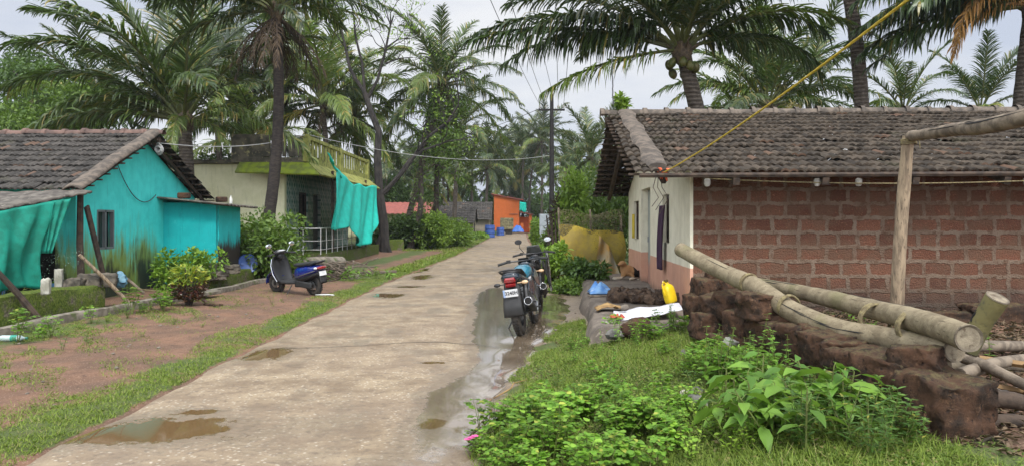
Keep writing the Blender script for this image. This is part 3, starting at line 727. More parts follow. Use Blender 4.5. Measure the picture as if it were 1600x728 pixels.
mb = MB(); mb.add([(-6.90, 25.95, 3.55), (-6.90, 37, 3.55), (-6.38, 37.2, 3.12), (-6.38, 25.5, 3.12)], [(0, 1, 2, 3)]); W(mb, 'skirt', moss_paint, solid=.06, smooth=False)
mb = MB(); mb.add([(-6.90, 25.95, 3.55), (-9.2, 25.95, 3.55), (-9.2, 25.5, 3.2), (-6.40, 25.5, 3.12)], [(0, 1, 2, 3)]); W(mb, 'end_skirt', moss_green, solid=.06, smooth=False)
for yy in (27.9, 34.2): W(MB().tube([(-6.52, yy, .1), (-6.52, yy, 3.4)], .05, 8), 'porch_post', wood_dark)
railm = plain('railing_white', (.52, .52, .50), .45)
mb = MB()
for zz in (.62, .92, 1.34):
    mb.tube([(-7.8, 26.1, zz), (-6.5, 26.1, zz), (-6.5, 33.6, zz)], .020 if zz > 1.3 else .013, 6)
for xx in (-7.75, -7.1, -6.5): mb.tube([(xx, 26.1, .45), (xx, 26.1, 1.34)], .016, 6)
for k in range(9): mb.tube([(-6.5, 26.9+k*.85, .45), (-6.5, 26.9+k*.85, 1.34)], .014, 6)
W(mb, 'railing', railm)
for yy in (26.1, 33.8): pass
def d3(u, v):
    us = (0, .2, .38, .52, .68, .85, 1)
    ty = np.interp(u, us, (27.7, 29.2, 30.6, 31.8, 33.2, 34.8, 36.0)); tz = np.interp(u, us, (3.50, 3.28, 3.02, 3.14, 3.05, 3.20, 3.22))
    by = np.interp(u, us, (26.1, 27.4, 29.0, 30.4, 31.8, 33.2, 34.6)); bz = np.interp(u, us, (1.35, 1.22, 1.42, .72, .52, .62, 1.5))
    k = .07*math.sin(u*37+v*2.2)*(.25+v)+.13*math.sin(u*13+1+v)*v
    q = v+.06*math.sin(v*PI)*math.sin(u*8)
    return (-6.33+.14*v+k, ty+(by-ty)*q+.10*math.sin(v*5+u*9)*v, tz+(bz-tz)*q)
drape(d3, 90, 28, tarp2, 'porch_tarpaulin', 'large bright turquoise cloth hung along the balcony edge of the cream house')
def d4(u, v):
    a = Vector((-6.36, 26.4+u*1.9, 3.95-u*.75)); b = Vector((-6.30, 26.9+u*1.4, 3.62-u*.42))
    p = a.lerp(b, v); return (p.x+.05*math.sin(u*15), p.y, p.z+.04*math.sin(u*11))
drape(d4, 24, 6, tarp2, 'cloth_strip', 'narrow turquoise cloth strip tied up to the balcony parapet corner')


# ---------------------------------------------------------------- houses farther down the road
OH = thing('orange_house', 'bright orange two-storey house with a lean-to porch far down the road', 'house', (-.4, 102, 0))
mb = MB(); mb.prism([(-2.35, .2), (.95, .2), (.95, 4.3), (-2.35, 4.95)], 100, 108, 'y'); par(mb.build('wall', orange, smooth=False), OH)
mb = MB(); mb.add([(-2.7, 99.7, 5.08), (1.5, 99.7, 4.28), (1.5, 108.5, 4.28), (-2.7, 108.5, 5.08)], [(0, 1, 2, 3)]); par(mb.build('roof', redroof, solid=.1, smooth=False), OH)
mb = MB(); mb.box((1.75, 104, 1.1), (1.5, 5, 2.0)); par(mb.build('porch_wall', paint('orange_dark', (.62, .10, .01), (.66, .12, .01)), smooth=False), OH)
mb = MB(); mb.add([(.9, 99.6, 2.75), (2.75, 99.6, 2.4), (2.75, 107, 2.4), (.9, 107, 2.75)], [(0, 1, 2, 3)]); par(mb.build('porch_roof', redroof, solid=.08, smooth=False), OH)
for xx, hh in ((1.3, 1.2), (2.4, 2.3)):
    mb = MB(); mb.box((xx, 100.0, hh/2+.1), (.38, .38, hh)); par(mb.build('porch_pillar', orange, smooth=False), OH)
mb = MB(); mb.box((.2, 99.95, 2.45), (1.1, .06, .1)); par(mb.build('ledge', plain('dark_ledge', (.20, .06, .02), .8), smooth=False), OH)
mb = MB(); mb.grid(lambda u, v: (1.0+u*.85, 99.6+.06*math.sin(u*16), 4.05-v*1.2-.15*u+.1*math.sin(u*7)*v), 20, 6)
tag(mb.build('green_cloth', tarp2, solid=.01), 'small turquoise cloth hanging from the upper floor of the orange house', 'cloth')
def hut(x0, x1, y0, y1, zr, ze, label, wallm, roofm=tile_l, gx=.3):
    h = thing('tiled_hut', label, 'hut', ((x0+x1)/2, (y0+y1)/2, 0)); ym = (y0+y1)/2
    mb = MB(); mb.prism([(y0, 0), (y1, 0), (y1, ze), (ym, zr-.1), (y0, ze)], x0+.1, x1, 'x'); par(mb.build('wall', wallm, smooth=False), h)
    mb = MB()
    for yy, s in ((y0-.6, -1), (y1+.6, 1)):
        zz = ze-.6*(zr-ze)/(ym-y0)
        a, b = (x0, ym, zr), (x1+gx, ym, zr)
        sl = Vector((0, yy-ym, zz-zr)); n = int(sl.length/.32); tw = .26; up = Vector((1, 0, 0)).cross(sl).normalized(); up = up if up.z > 0 else -up
        tile_roof(mb, a, (1, 0, 0), sl, up, int((x1+gx-x0)/tw), n, tw, .32, int(x0*9)+s, prof=3)
    r = par(mb.build('roof', roofm), h)
    mb = MB(); mb.box((x1+.02, ym-.3, .95), (.05, .8, 1.7)); par(mb.build('door', dark_in, smooth=False), h)
    return h
mud = paint('grey_mud_plaster', (.20, .17, .13), (.26, .22, .17), (.08, .07, .06), .2, .8, .5)
hut(-7.2, -2.2, 76, 82, 3.5, 1.9, 'dark tiled grey hut just left of the orange house', mud)
hut(-6.6, -3.4, 67, 71.5, 2.9, 1.7, 'low dark tiled hut in front of the grey hut, beside the creepers', paint('drab_plaster', (.24, .21, .12), (.20, .18, .11), (.1, .1, .05), .2, .8, .4))
hut(-1.4, .0, 90.5, 93, 1.9, 1.0, 'small mossy hut with a yellowed roof against the orange wall', mud, mat('moss_tile', (.20, .17, .08), (.10, .09, .05), 3))
RH = thing('red_roofed_house', 'low house with a red sheet roof behind the bare-branched tree', 'house', (-9.5, 60, 0))
mb = MB(); mb.box((-10.2, 62, 1.1), (7.5, 6, 2.2)); par(mb.build('wall', cream, smooth=False), RH)
mb = MB()
mb.grid(lambda u, v: (-14.3+8.0*u, 58.2+4*v, 2.1+.95*v+.05*abs(math.sin(u*60))), 150, 2); mb.grid(lambda u, v: (-14.3+8.0*u, 66.2-4*v, 2.1+.95*v+.05*abs(math.sin(u*60))), 150, 2)
par(mb.build('roof', redroof), RH)
mb = MB(); mb.box((-10.2, 62, 2.5), (7.3, 4.0, .6), taper=.4); par(mb.build('gable_fill', cream, smooth=False), RH)

# ---------------------------------------------------------------- low walls, kerb
def rough_wall(name, label, cat, pts, th, h, m, h1=None, step=.12, amp=.03):
    """a low wall along plan points with uneven faces"""
    pts = [Vector(p) for p in pts]; seg = []
    for i in range(len(pts)-1):
        n = max(2, int((pts[i+1]-pts[i]).length/step))
        seg += [pts[i].lerp(pts[i+1], k/n) for k in range(n)]
    seg.append(pts[-1]); mb = MB(); rings = []
    for i, p in enumerate(seg):
        t = (seg[min(i+1, len(seg)-1)]-seg[max(i-1, 0)]).normalized(); s = Vector((t.y, -t.x, 0))
        hh = h+(h1-h)*i/len(seg) if h1 else h; z0 = Tz(p.x, p.y)-.1; r = []
        for (a, zz) in ((1, 0), (1, .25), (1, .5), (1, .75), (.9, .97), (.5, 1.02), (0, 1.03), (-.5, 1.02), (-.9, .97), (-1, .7), (-1, .3), (-1, 0)):
            nn = amp*mnoise.noise((p.x*2.2+a, p.y*2.2, zz*3)); q = p+s*(a*th/2+nn*(1 if a > 0 else -1)); r.append((q.x, q.y, z0+(hh+.1)*zz+(nn if zz > .9 else 0)))
        rings.append(r)
    mb.loft(rings); return tag(mb.build(name, m, angle=50), label, cat)
rough_wall('garden_wall', 'low moss covered wall in front of the turquoise house', 'wall', [(-8.1, 6.5, 0), (-7.66, 10.5, 0), (-7.42, 13.7, 0)], .32, .46, moss_wall)
rough_wall('garden_wall', 'low mossy wall running from the teal shed towards the parked scooter', 'wall', [(-7.05, 17.6, 0), (-6.9, 20, 0), (-6.75, 23.2, 0)], .28, .34, moss_wall)
rough_wall('garden_wall', 'short mossy wall stub below the bare-branched tree', 'wall', [(-7.0, 40.5, 0), (-5.9, 41.2, 0)], .5, .55, moss_wall)
rough_wall('drain_kerb', 'long narrow concrete drain kerb beside the red earth verge', 'kerb', [(-7.15, 6, 0), (-6.95, 11, 0), (-6.55, 15.2, 0)], .16, .13, conc, amp=.012)
rough_wall('drain_kerb', 'mossy second length of drain kerb past the croton shrub', 'kerb', [(-6.45, 16.4, 0), (-6.35, 19, 0), (-6.2, 23.5, 0)], .16, .10, conc, amp=.015)
mb = MB(); mb.box((-6.45, 15.75, .13), (.75, .6, .07), (0, 0, -.2)); tag(mb.build('drain_slab', conc, smooth=False, bevel=.012), 'flat concrete slab bridging the drain beside the croton shrub', 'slab')
GA = 2.399963
# ---------------------------------------------------------------- coconut palms
fr_green = leafmat('palm_leaf', (.028, .054, .012), (.075, .118, .024), (.20, .16, .035), .36, .18, .55)
fr_dark = leafmat('palm_leaf_deep', (.018, .036, .011), (.045, .076, .018), (.14, .12, .03), .34, .14, .55)
fr_light = leafmat('palm_leaf_light', (.075, .12, .022), (.15, .20, .040), (.28, .22, .06), .42, .3, .45)
fr_yel = leafmat('palm_leaf_yellowed', (.22, .20, .045), (.32, .25, .06), (.30, .17, .06), .5, .3, .3)
fr_dead = leafmat('palm_leaf_dry', (.30, .155, .045), (.40, .22, .07), (.16, .09, .04), .7, .03, .2)
fr_husk = leafmat('palm_skirt_dry', (.045, .032, .022), (.09, .065, .042), None, .85, .05, .15)
rach = mat('palm_rachis', (.10, .115, .03), (.075, .08, .025), 4, .6, 0)
rach_dead = mat('palm_rachis_dry', (.30, .19, .08), (.2, .12, .05), 4, .7, 0)
t = NT('palm_trunk'); co = t.coord(); z = t.xyz(co)[2]; n = t.noise(co, 6, 6, .7)
rg_ = t.math('SINE', t.math('MULTIPLY', t.math('ADD', z, t.math('MULTIPLY', n, .05)), 62.0))
col = t.mix(t.ramp(n, .35, .65), (.15, .125, .10), (.075, .06, .048)); col = t.mix(t.ramp(rg_, .5, 1, 0, .6), col, (.045, .036, .03))
trunk_mat = t.done(t.bsdf(col, .9, bump=t.bump(t.math('ADD', rg_, t.math('MULTIPLY', n, 2)), .6, .02), spec=.2))
trunk_dark = mat('palm_trunk_dark', (.045, .036, .030), (.022, .018, .016), 8, .9, .6, stretch=(1, 1, 2.5))
bark = mat('tree_bark', (.075, .060, .048), (.035, .028, .024), 6, .9, .7, dist=.03, stretch=(1, 1, .5))
bark_l = mat('tree_bark_pale', (.17, .145, .115), (.09, .075, .06), 6, .9, .6, stretch=(1, 1, .5))
coconut = mat('green_coconut', (.06, .075, .016), (.095, .085, .022), 5, .5, .1)

def frond_mesh(Ln, e0, bend, hang, lw, n, seed, lm, rm=None, ragged=.10, wd=.058, fold=.35, curl=0.0, power=1.35):
    """one feather frond along +x, rising at e0 and arching over by bend (degrees)"""
    r = np.random.default_rng(seed); K = 40
    s = np.linspace(0, 1, K+1); a = R(e0)-R(bend)*s**power; ds = Ln/K
    px = np.concatenate([[0], np.cumsum(np.cos(a[:-1])*ds)]); pz = np.concatenate([[0], np.cumsum(np.sin(a[:-1])*ds)])
    py = curl*Ln*s**2
    mb = MB(); mb.tube([(px[i], py[i], pz[i]) for i in range(0, K+1, 4)], [.055*(1-.9*i/K)*Ln/5+.006 for i in range(0, K+1, 4)], 5)
    rm = rm or rach
    sv = np.repeat(np.linspace(.13, .995, n), 2)+r.normal(0, .003, 2*n); sv = np.clip(sv, .1, 1)
    side = np.tile([1.0, -1.0], n)
    keep = r.random(2*n) > ragged*.6; sv = sv[keep]; side = side[keep]; m = len(sv)
    bx = np.interp(sv, s, px); by = np.interp(sv, s, py); bz = np.interp(sv, s, pz); aa = np.interp(sv, s, a)
    tx = np.stack([np.cos(aa), np.zeros(m), np.sin(aa)], 1); up = np.stack([-np.sin(aa), np.zeros(m), np.cos(aa)], 1)
    lat = np.stack([np.zeros(m), side, np.zeros(m)], 1)
    prof = np.clip(np.sin(PI*np.clip(.12+.83*sv, 0, 1))**.55, .25, 1)
    ll = lw*prof*(1+r.normal(0, .10, m)); ll = np.where(r.random(m) < ragged, ll*r.uniform(.4, .8, m), ll)
    fw = R(38)+R(22)*sv+r.normal(0, .09, m); ud = fold*(1-.6*sv)+r.normal(0, .13, m)
    d = unit(lat*np.cos(fw)[:, None]+tx*np.sin(fw)[:, None]+up*ud[:, None])
    hg = hang*(1+r.normal(0, .25, m)); g = np.array([0, 0, -1.0])
    b = np.stack([bx, by, bz], 1)
    d1 = unit(d+g*(hg*.25)[:, None]); m1 = b+d1*(ll*.42)[:, None]
    d2 = unit(d1+g*(hg*.9)[:, None]); m2 = m1+d2*(ll*.33)[:, None]
    d3 = unit(d2+g*(hg*1.5)[:, None]); tp = m2+d3*(ll*.25)[:, None]
    wv = unit(tx-d*np.sum(tx*d, 1, keepdims=True)+up*r.normal(0, .3, m)[:, None])*(wd*.5*(Ln/5)**.5)
    V = np.stack([b-wv*.7, b+wv*.7, m1+wv, m1-wv, m2+wv*.7, m2-wv*.7, tp], 1).reshape(-1, 3)
    me = bpy.data.meshes.new('frond')
    nr = len(mb.v); vs = mb.v+[tuple(v) for v in V.tolist()]; fs = list(mb.f)
    for i in range(m):
        o = nr+i*7; fs += [(o, o+1, o+2, o+3), (o+3, o+2, o+4, o+5), (o+5, o+4, o+6)]
    me.from_pydata(vs, [], fs); me.materials.append(rm); me.materials.append(lm)
    me.polygons.foreach_set('material_index', [0]*len(mb.f)+[1]*(3*m)); me.update()
    return me

FC = {}
def cached_frond(kind, cls, var):
    k = (kind, cls, var)
    if k not in FC:
        lm = {'g': fr_green, 'd': fr_dark, 'l': fr_light, 'y': fr_yel}[kind]
        e0, bend, hang = [(74, 42, .25), (56, 62, .4), (34, 70, .6), (10, 62, .85), (-18, 48, 1.1)][cls]
        FC[k] = frond_mesh(5.0, e0, bend, hang, 1.0, 88, 100+var*7+cls, lm, curl=(var-1)*.05)
    return FC[k]

def palm(label, base, crown, r0=.17, r1=.12, Lf=4.6, n=22, kind='g', cust=None, nuts=0, seed=0, group=None, skirt=0, tmat=None, low=4, trunk=True, tilt=0, hi=0, rings=True):
    rg = random.Random(seed); base = Vector(base); crown = Vector(crown)
    root = thing('coconut_palm', label, 'palm', base, 0, group)
    h = crown-base
    if trunk:
        m = 30; mb = MB(); pts = []; rad = []
        bow = Vector((rg.uniform(-.3, .3), rg.uniform(-.3, .3), 0))*h.length/10
        for i in range(m+1):
            u = i/m; pts.append(h*u+bow*math.sin(u*PI)); rad.append((r0*1.35 if i == 0 else r0+(r1-r0)*u)*(1+(.05*(i % 2) if rings else 0)+rg.uniform(-.02, .02)))
        mb.tube(pts, rad, 10); mb.build('trunk', tmat or trunk_mat, root)
        mb = MB(); mb.ell(h+Vector((0, 0, -.05)), (r1*1.5, r1*1.5, .42), 10, 6, .3, seed)
        for k in range(10):
            a = k*GA; mb.tube([h+Vector((0, 0, -.3)), h+Vector((math.cos(a)*.2, math.sin(a)*.2, -.05)), h+Vector((math.cos(a)*.45, math.sin(a)*.45, .12))], [.05, .04, .02], 5)
        mb.build('crown_base', mat('palm_fibre', (.13, .095, .06), (.06, .045, .03), 12, .9, .5) if 'palm_fibre' not in bpy.data.materials else bpy.data.materials['palm_fibre'], root)
    def put(me, az, sc=1.0, roll=0, off=0.0):
        o = link('frond', me, root, h+Vector((math.cos(R(az))*.08, math.sin(R(az))*.08, off)), (roll, 0, R(az))); o.scale = (sc,)*3; return o
    if cust:
        for q in cust:
            az, e0, Ln, bend, hang = q[:5]; kd = q[5] if len(q) > 5 else kind
            lm = {'g': fr_green, 'd': fr_dark, 'l': fr_light, 'y': fr_yel, 'x': fr_dead}[kd]
            put(frond_mesh(Ln, e0, bend, hang, .98*min(1.25, Ln/4.6), int(24*Ln), seed*50+int(az)+400, lm, rach_dead if kd == 'x' else None, curl=rg.uniform(-.06, .06), ragged=.18, wd=.058 if kd != 'x' else .04), az, 1, rg.uniform(-.15, .15))
    for i in range(n):
        u = (i+.5)/n; cls = hi+min(low-hi, int(u*(low+1-hi)))
        kd = kind
        if cls == 4 and rg.random() < (.3 if crown.y < 40 else .08): kd = 'y'
        elif cls >= 2 and rg.random() < .25: kd = 'l'
        put(cached_frond(kd, cls, rg.randrange(3)), math.degrees(i*GA)+rg.uniform(-14, 14)+seed*37, Lf/5.0*rg.uniform(.86, 1.1), rg.uniform(-.25, .25), .25*(1-u))
    for k in range(skirt):
        az = rg.uniform(0, 360)
        me = FC.get(('sk', k % 4))
        if me is None: me = FC[('sk', k % 4)] = frond_mesh(2.2, -35, 42, 1.2, .5, 30, 900+k, fr_husk, bpy.data.materials['wood_dark'], ragged=.4, wd=.05)
        o = put(me, az, rg.uniform(.6, 1.1), 0, -.2); o.name = 'dry_frond'
    for k in range(nuts):
        a = k*GA+seed; mb = MB(); mb.ell((0, 0, 0), (.11, .11, .145), 10, 7); o = mb.build('coconut', coconut, root)
        o.location = h+Vector((math.cos(a)*.34, math.sin(a)*.34, -.38-.1*(k % 3))); o.rotation_euler = (.4*math.cos(a), .4*math.sin(a), a)
    return root

def gp(px, d, dz=0):           # ground point below a photo column
    x = (px-800)/F*d; return (x, d, Tz(x, d)-.1+dz)
# big ones, placed one by one
palm('tall dark-trunked coconut palm rising between the teal shed and the cream house', gp(404, 23), P(432, 18, 22.4), .19, .13, 3.9, 20, 'd', nuts=0, seed=2, low=2, skirt=20, tmat=trunk_dark,
     cust=[(5, 10, 3.2, 40, 1.0, 'l'), (178, 0, 3.6, 50, .9, 'd'), (200, 25, 4.2, 60, .7, 'd'), (165, 30, 4.2, 60, .7, 'd'), (-20, 20, 3.6, 55, .9), (-60, 5, 2.2, 80, 1.1), (-140, 8, 2.2, 80, 1.1), (-100, 30, 3, 80, 1.0)])
palm('large young coconut palm with sweeping fronds behind the turquoise house roof', gp(292, 25), P(288, 190, 25), .26, .2, 5.2, 10, 'g', seed=5, low=3,
     cust=[(178, 62, 6.4, 62, .35), (186, 40, 6.0, 75, .6), (172, 24, 5.6, 70, .8), (195, 12, 5.2, 62, .9), (150, 50, 6.0, 55, .4), (120, 72, 6.0, 40, .3), (60, 70, 5.4, 42, .35), (10, 62, 3.0, 75, .6), (-5, 35, 2.9, 95, .9, 'l'),
           (-30, 5, 2.4, 80, 1.0, 'l'), (-75, 10, 2.8, 95, 1.0, 'l'), (205, 55, 5.8, 80, .5), (225, 30, 4.6, 90, .8), (90, 85, 5.5, 25, .2), (-170, 75, 6.2, 55, .3)])
palm('coconut palm with hanging green nuts leaning behind the right house ridge', gp(1150, 22), P(1066, 78, 20), .23, .19, 4.6, 12, 'd', nuts=7, seed=9, low=2,
     cust=[(181, 16, 5.6, 34, 1.7), (190, -8, 4.0, 28, 1.5, 'l'), (184, 26, 5.4, 52, 1.5), (168, 22, 5.0, 60, 1.5), (198, 30, 4.6, 70, 1.3), (172, 42, 5.0, 60, .7), (160, 60, 5.0, 50, .5), (4, 40, 4.4, 80, 1.3), (-8, 20, 3.8, 85, 1.4), (0, 55, 4.8, 75, 1.1), (12, 25, 4.0, 70, 1.4), (14, 58, 4.8, 70, .6), (-40, 50, 4.4, 80, .7), (-100, 55, 4.2, 80, .7), (215, 45, 4.4, 80, .8)])
palm('small bright coconut palm just behind the right house, its crown at ridge height', gp(1195, 29), P(1200, 168, 29), .2, .17, 4.6, 10, 'g', seed=12, low=3,
     cust=[(8, 70, 5.2, 60, .4), (-4, 55, 4.6, 75, .6), (176, 60, 4.6, 75, .5), (185, 35, 4.0, 80, .7, 'l'), (90, 82, 4.8, 30, .2), (12, 38, 4.0, 75, .8), (160, 78, 4.6, 35, .3)])
pg = palm('straight pale-trunked coconut palm cut by the yellow rope', gp(1338, 21), P(1312, -95, 20), .20, .165, 4.6, 14, 'd', seed=15, low=3,
     cust=[(0, 6, 4.6, 66, 1.5), (-12, -6, 4.0, 58, 1.5), (2, -2, 4.4, 50, 1.6), (-6, 16, 4.9, 70, 1.5), (12, 14, 4.8, 72, 1.1), (25, -15, 4.2, 52, 1.2, 'l'), (-35, 0, 4, 70, 1.1), (4, 24, 5.0, 78, 1.0), (-4, 12, 4.9, 62, 1.1), (8, 0, 4.6, 54, 1.1), (-20, 16, 4.4, 74, 1.1)])
palm('right-hand coconut palm with a dense dark crown and an orange dead frond', gp(1592, 20), P(1612, 10, 18.5), .2, .16, 4.8, 12, 'd', seed=18, low=2,
     cust=[(180, 8, 4.4, 40, 1.5), (184, -2, 4.0, 34, 1.5), (176, 2, 4.3, 44, 1.5), (190, 14, 4.4, 52, 1.4), (170, -4, 3.9, 40, 1.5), (186, 24, 4.6, 60, 1.3), (202, 20, 3.0, 105, 1.2, 'x'), (194, 6, 2.7, 95, 1.2, 'x'), (172, 34, 4.6, 62, .9), (165, 14, 4.2, 55, 1.1), (205, 32, 4.2, 66, 1.0), (186, 46, 4.8, 75, .8),
           (-150, 22, 4.4, 70, 1.0), (-60, 10, 3.4, 80, 1.0), (178, 12, 3.9, 52, 1.1)])
BG = [  # crown px, py, depth, frond length, fronds, kind, label
 (505, 165, 42, 6.0, 20, 'l', 'light green young palm directly above the mossy balcony corner'),
 (452, 120, 45, 6.0, 20, 'g', 'palm between the dark trunk and the balcony, crown partly hidden'),
 (556, 185, 46, 5.4, 20, 'g', 'palm behind the far half of the balcony parapet'),
 (690, 135, 44, 5.2, 22, 'g', 'tall leaning palm with upright spiky crown clear against the sky, left of the road'),
 (716, 205, 60, 5.2, 20, 'g', 'palm just right of and below the tall spiky one'),
 (602, 262, 69, 4.6, 16, 'd', 'low dark palm behind the turquoise cloth'),
 (692, 262, 86, 5.0, 18, 'l', 'pale drooping palm over the creeper bushes'),
 (738, 252, 90, 5.2, 20, 'g', 'mid-distance palm left of the huts, crown below the skyline'),
 (762, 262, 86, 5.5, 20, 'd', 'dark palm behind the grey hut roof'),
 (652, 285, 72, 4.4, 16, 'd', 'short palm behind the red sheet roof'),
 (700, 292, 89, 5.0, 18, 'l', 'low palm with long arching pale fronds above the hut roofs'),
 (818, 235, 104, 6.6, 22, 'g', 'tall palm behind the orange house, left of the electric pole'),
 (846, 222, 98, 5.6, 22, 'd', 'tallest hazy palm touching the electric pole'),
 (832, 262, 112, 6.5, 22, 'g', 'full round palm above the orange porch roof'),
 (800, 262, 118, 6.0, 20, 'd', 'distant palm above the orange roof edge'),
 (776, 285, 112, 6.0, 18, 'd', 'distant palm behind the left end of the orange house'),
 (882, 272, 92, 5.0, 18, 'g', 'palm right of the electric pole, far side of the road'),
 (924, 248, 60, 4.8, 20, 'g', 'palm with glossy fronds beside the gable overhang of the laterite house'),
 (908, 282, 70, 4.8, 16, 'd', 'dim low palm behind the shrub and fishing net'),
 (372, 175, 43, 5.6, 20, 'g', 'palm behind the tall dark trunk, over the cream house roof'),
 (335, 110, 40, 5.0, 18, 'd', 'palm behind the big young one, higher crown'),
 (398, 232, 41, 4.6, 14, 'l', 'small yellowing palm over the cream house roof slab'),
 (1150, 172, 33, 3.6, 12, 'l', 'small yellowing palm between the nut palm and the bright one'),
 (1262, 150, 34, 4.4, 14, 'g', 'palm left of the pale straight trunk, behind the ridge'),
 (1412, 178, 33, 3.4, 14, 'g', 'small palm peeping over the ridge right of the pale trunk'),
 (1532, 178, 36, 4.0, 14, 'd', 'low palm just over the ridge near the right frame edge'),
 (150, 165, 36, 4.8, 16, 'd', 'shadowy palm behind the turquoise house ridge'),
]
for i, (px, py, d, Lf, n, kd, lab) in enumerate(BG):
    c = P(px, py, d); bx = c.x+random.Random(i).uniform(-.8, .8)
    if i == 3: bx = c.x-2.4
    palm(lab, (bx, d, Tz(bx, d)-.1), c, .2 if py > 130 else .17, .13, Lf, n, kd, seed=30+i, nuts=4 if i % 3 == 0 else 0, skirt=4 if i % 2 == 0 else 0, rings=False)
rg = random.Random(77)
for i in range(12):
    px = rg.uniform(610, 960); d = rg.uniform(118, 150); c = P(px, rg.uniform(250, 300), d)
    palm('one of the indistinct palms massed along the far skyline', (c.x+rg.uniform(-1, 1), d, -.2), c, .2, .14, 6, 14, 'l' if i % 2 else 'g', seed=80+i, group='palms massed along the far skyline', rings=False)

# ---------------------------------------------------------------- broadleaf trees and bushes
def branches(rg, p, d, ln, r, depth, segs, tips, spread=.6, up=.15, crook=.25, shrink=.72):
    pts = [p.copy()]; q = p.copy(); dd = d.copy(); k = 4
    for i in range(k):
        dd = (dd+Vector((rg.gauss(0, crook), rg.gauss(0, crook), rg.gauss(0, crook)+up*.3))).normalized(); q = q+dd*ln/k; pts.append(q.copy())
    segs.append((pts, [r*(1-.4*i/k) for i in range(k+1)]))
    if depth == 0: tips.append(q); return
    tips.append(pts[2]) if depth < 2 else None
    for i in range(rg.choice((2, 3))):
        nd = (dd+Vector((rg.gauss(0, spread), rg.gauss(0, spread), rg.gauss(0, spread)+up))).normalized()
        branches(rg, q, nd, ln*shrink*rg.uniform(.8, 1.15), r*.58, depth-1, segs, tips, spread, up, crook, shrink)

def scatter(rngn, centres, rad, n, flat=1.0):
    c = np.asarray(centres, float); k = rngn.integers(0, len(c), n)
    v = rngn.normal(0, 1, (n, 3)); v = unit(v)*(rngn.random(n)**.45)[:, None]*rad; v[:, 2] *= flat
    return c[k]+v, v

def crown_mesh(seed, tips, rad, n, size, m, droop=.2, flat=.8, wd=.5):
    r = np.random.default_rng(seed); pos, v = scatter(r, tips, rad, n, flat)
    ax = unit(v+r.normal(0, .5, v.shape)*rad+np.array([0, 0, -droop*rad])); nr = r.normal(0, .6, v.shape)+np.array([0, 0, 1.0])
    ln = size*r.uniform(.6, 1.3, n)
    return leaf_mesh('crown', pos, ax, nr, ln, ln*wd, m, 'diamond', .15)

def tree(name, label, base, ht, seed, lm, bm_, nleaf=5000, rad=.8, size=.18, depth=3, r0=.22, spread=.65, first=.35, up=.2, lean=(0, 0, 1), crook=.18, shrink=.72, group=None):
    rg = random.Random(seed); root = thing(name, label, 'tree', base, 0, group); segs = []; tips = []
    branches(rg, Vector((0, 0, 0)), Vector(lean).normalized(), ht*first, r0, depth, segs, tips, spread, up, crook, shrink)
    mb = MB()
    for p, r in segs: mb.tube(p, r, 8 if r[0] > .06 else 5)
    mb.build('trunk', bm_, root)
    if nleaf: link('crown', crown_mesh(seed, [tuple(t_) for t_ in tips], rad, nleaf, size, lm), root)
    return root
lf_dark = leafmat('leaf_dark', (.030, .065, .013), (.070, .125, .024), None, .5, .25)
lf_mid = leafmat('leaf_mid', (.06, .115, .016), (.125, .20, .030), None, .5, .3)
lf_bright = leafmat('leaf_bright', (.12, .22, .022), (.22, .35, .042), None, .45, .35)
lf_lime = leafmat('leaf_lime', (.14, .24, .025), (.23, .34, .05), None, .45, .4)
lf_oliv = leafmat('leaf_olive', (.06, .085, .02), (.11, .14, .032), None, .55, .3)
def at(px, d): x = (px-800)/F*d; return (x, d, Tz(x, d)-.05)
tree('broadleaf_tree', 'rounded dark broadleaf tree at the left frame edge', at(-10, 40), 12.5, 3, lf_dark, bark, 9000, 1.0, .26, 3, .3)
tree('broadleaf_tree', 'taller dark broadleaf tree between the left edge tree and the young palm', at(85, 46), 14.5, 8, lf_dark, bark, 9000, 1.1, .30, 3, .3)
tree('broadleaf_tree', 'paler lower tree directly behind the turquoise house ridge, left', at(30, 33), 6.6, 5, lf_mid, bark, 7000, 1.1, .22, 3, .2)
tree('broadleaf_tree', 'shaded bushy tree behind the turquoise house roof, right of the pale one', at(110, 35), 8.2, 6, lf_mid, bark, 7000, 1.2, .24, 3, .2)
tree('broadleaf_tree', 'dark understorey tree behind the big young palm', at(215, 36), 5.2, 7, lf_dark, bark, 8000, 1.5, .26, 3, .2)
tree('broadleaf_tree', 'dark tree in the gap right of the young palm, above the cream roof', at(345, 44), 6.0, 9, lf_dark, bark, 8000, 1.5, .26, 3, .2)
tree('broadleaf_tree', 'dark thicket tree behind the far end of the balcony', at(590, 70), 6.5, 10, lf_dark, bark, 9000, 1.6, .26, 3, .22)
bark_d = mat('dark_bark', (.040, .034, .030), (.018, .016, .015), 6, .9, .7, dist=.03, stretch=(1, 1, .5))
# bare tree in front of the red roof
bt = thing('bare_tree', 'dark crooked tree with almost leafless twisting branches beyond the turquoise cloth', 'tree', at(600, 38.5))
ox, oy, oz = bt.location; pp = lambda px, py, d=38.5: P(px, py, d)-Vector((ox, oy, oz))
segs, tips = [], []
def limb(pts, r0, r1, kids=0, rg=random.Random(5), ln=1.3):
    P3 = [pp(*p) if len(p) == 3 else pp(p[0], p[1]) for p in pts]; n = len(P3)
    segs.append((P3, [r0+(r1-r0)*i/(n-1) for i in range(n)]))
    for k in range(kids):
        i = rg.randrange(n//2, n); d = (P3[i]-P3[i-1]).normalized()
        nd = (d+Vector((rg.gauss(0, .8), rg.gauss(0, .8), rg.gauss(.2, .6)))).normalized(); branches(rg, P3[i], nd, ln, r1*.8, 2, segs, tips, .7, .15, .3, .7)
limb([(602, 396), (600, 350), (593, 300), (590, 250), (592, 205), (578, 170), (570, 145)], .26, .13)
limb([(570, 145), (556, 125), (546, 105), (540, 75), (533, 45), (528, 10)], .11, .035, 5)
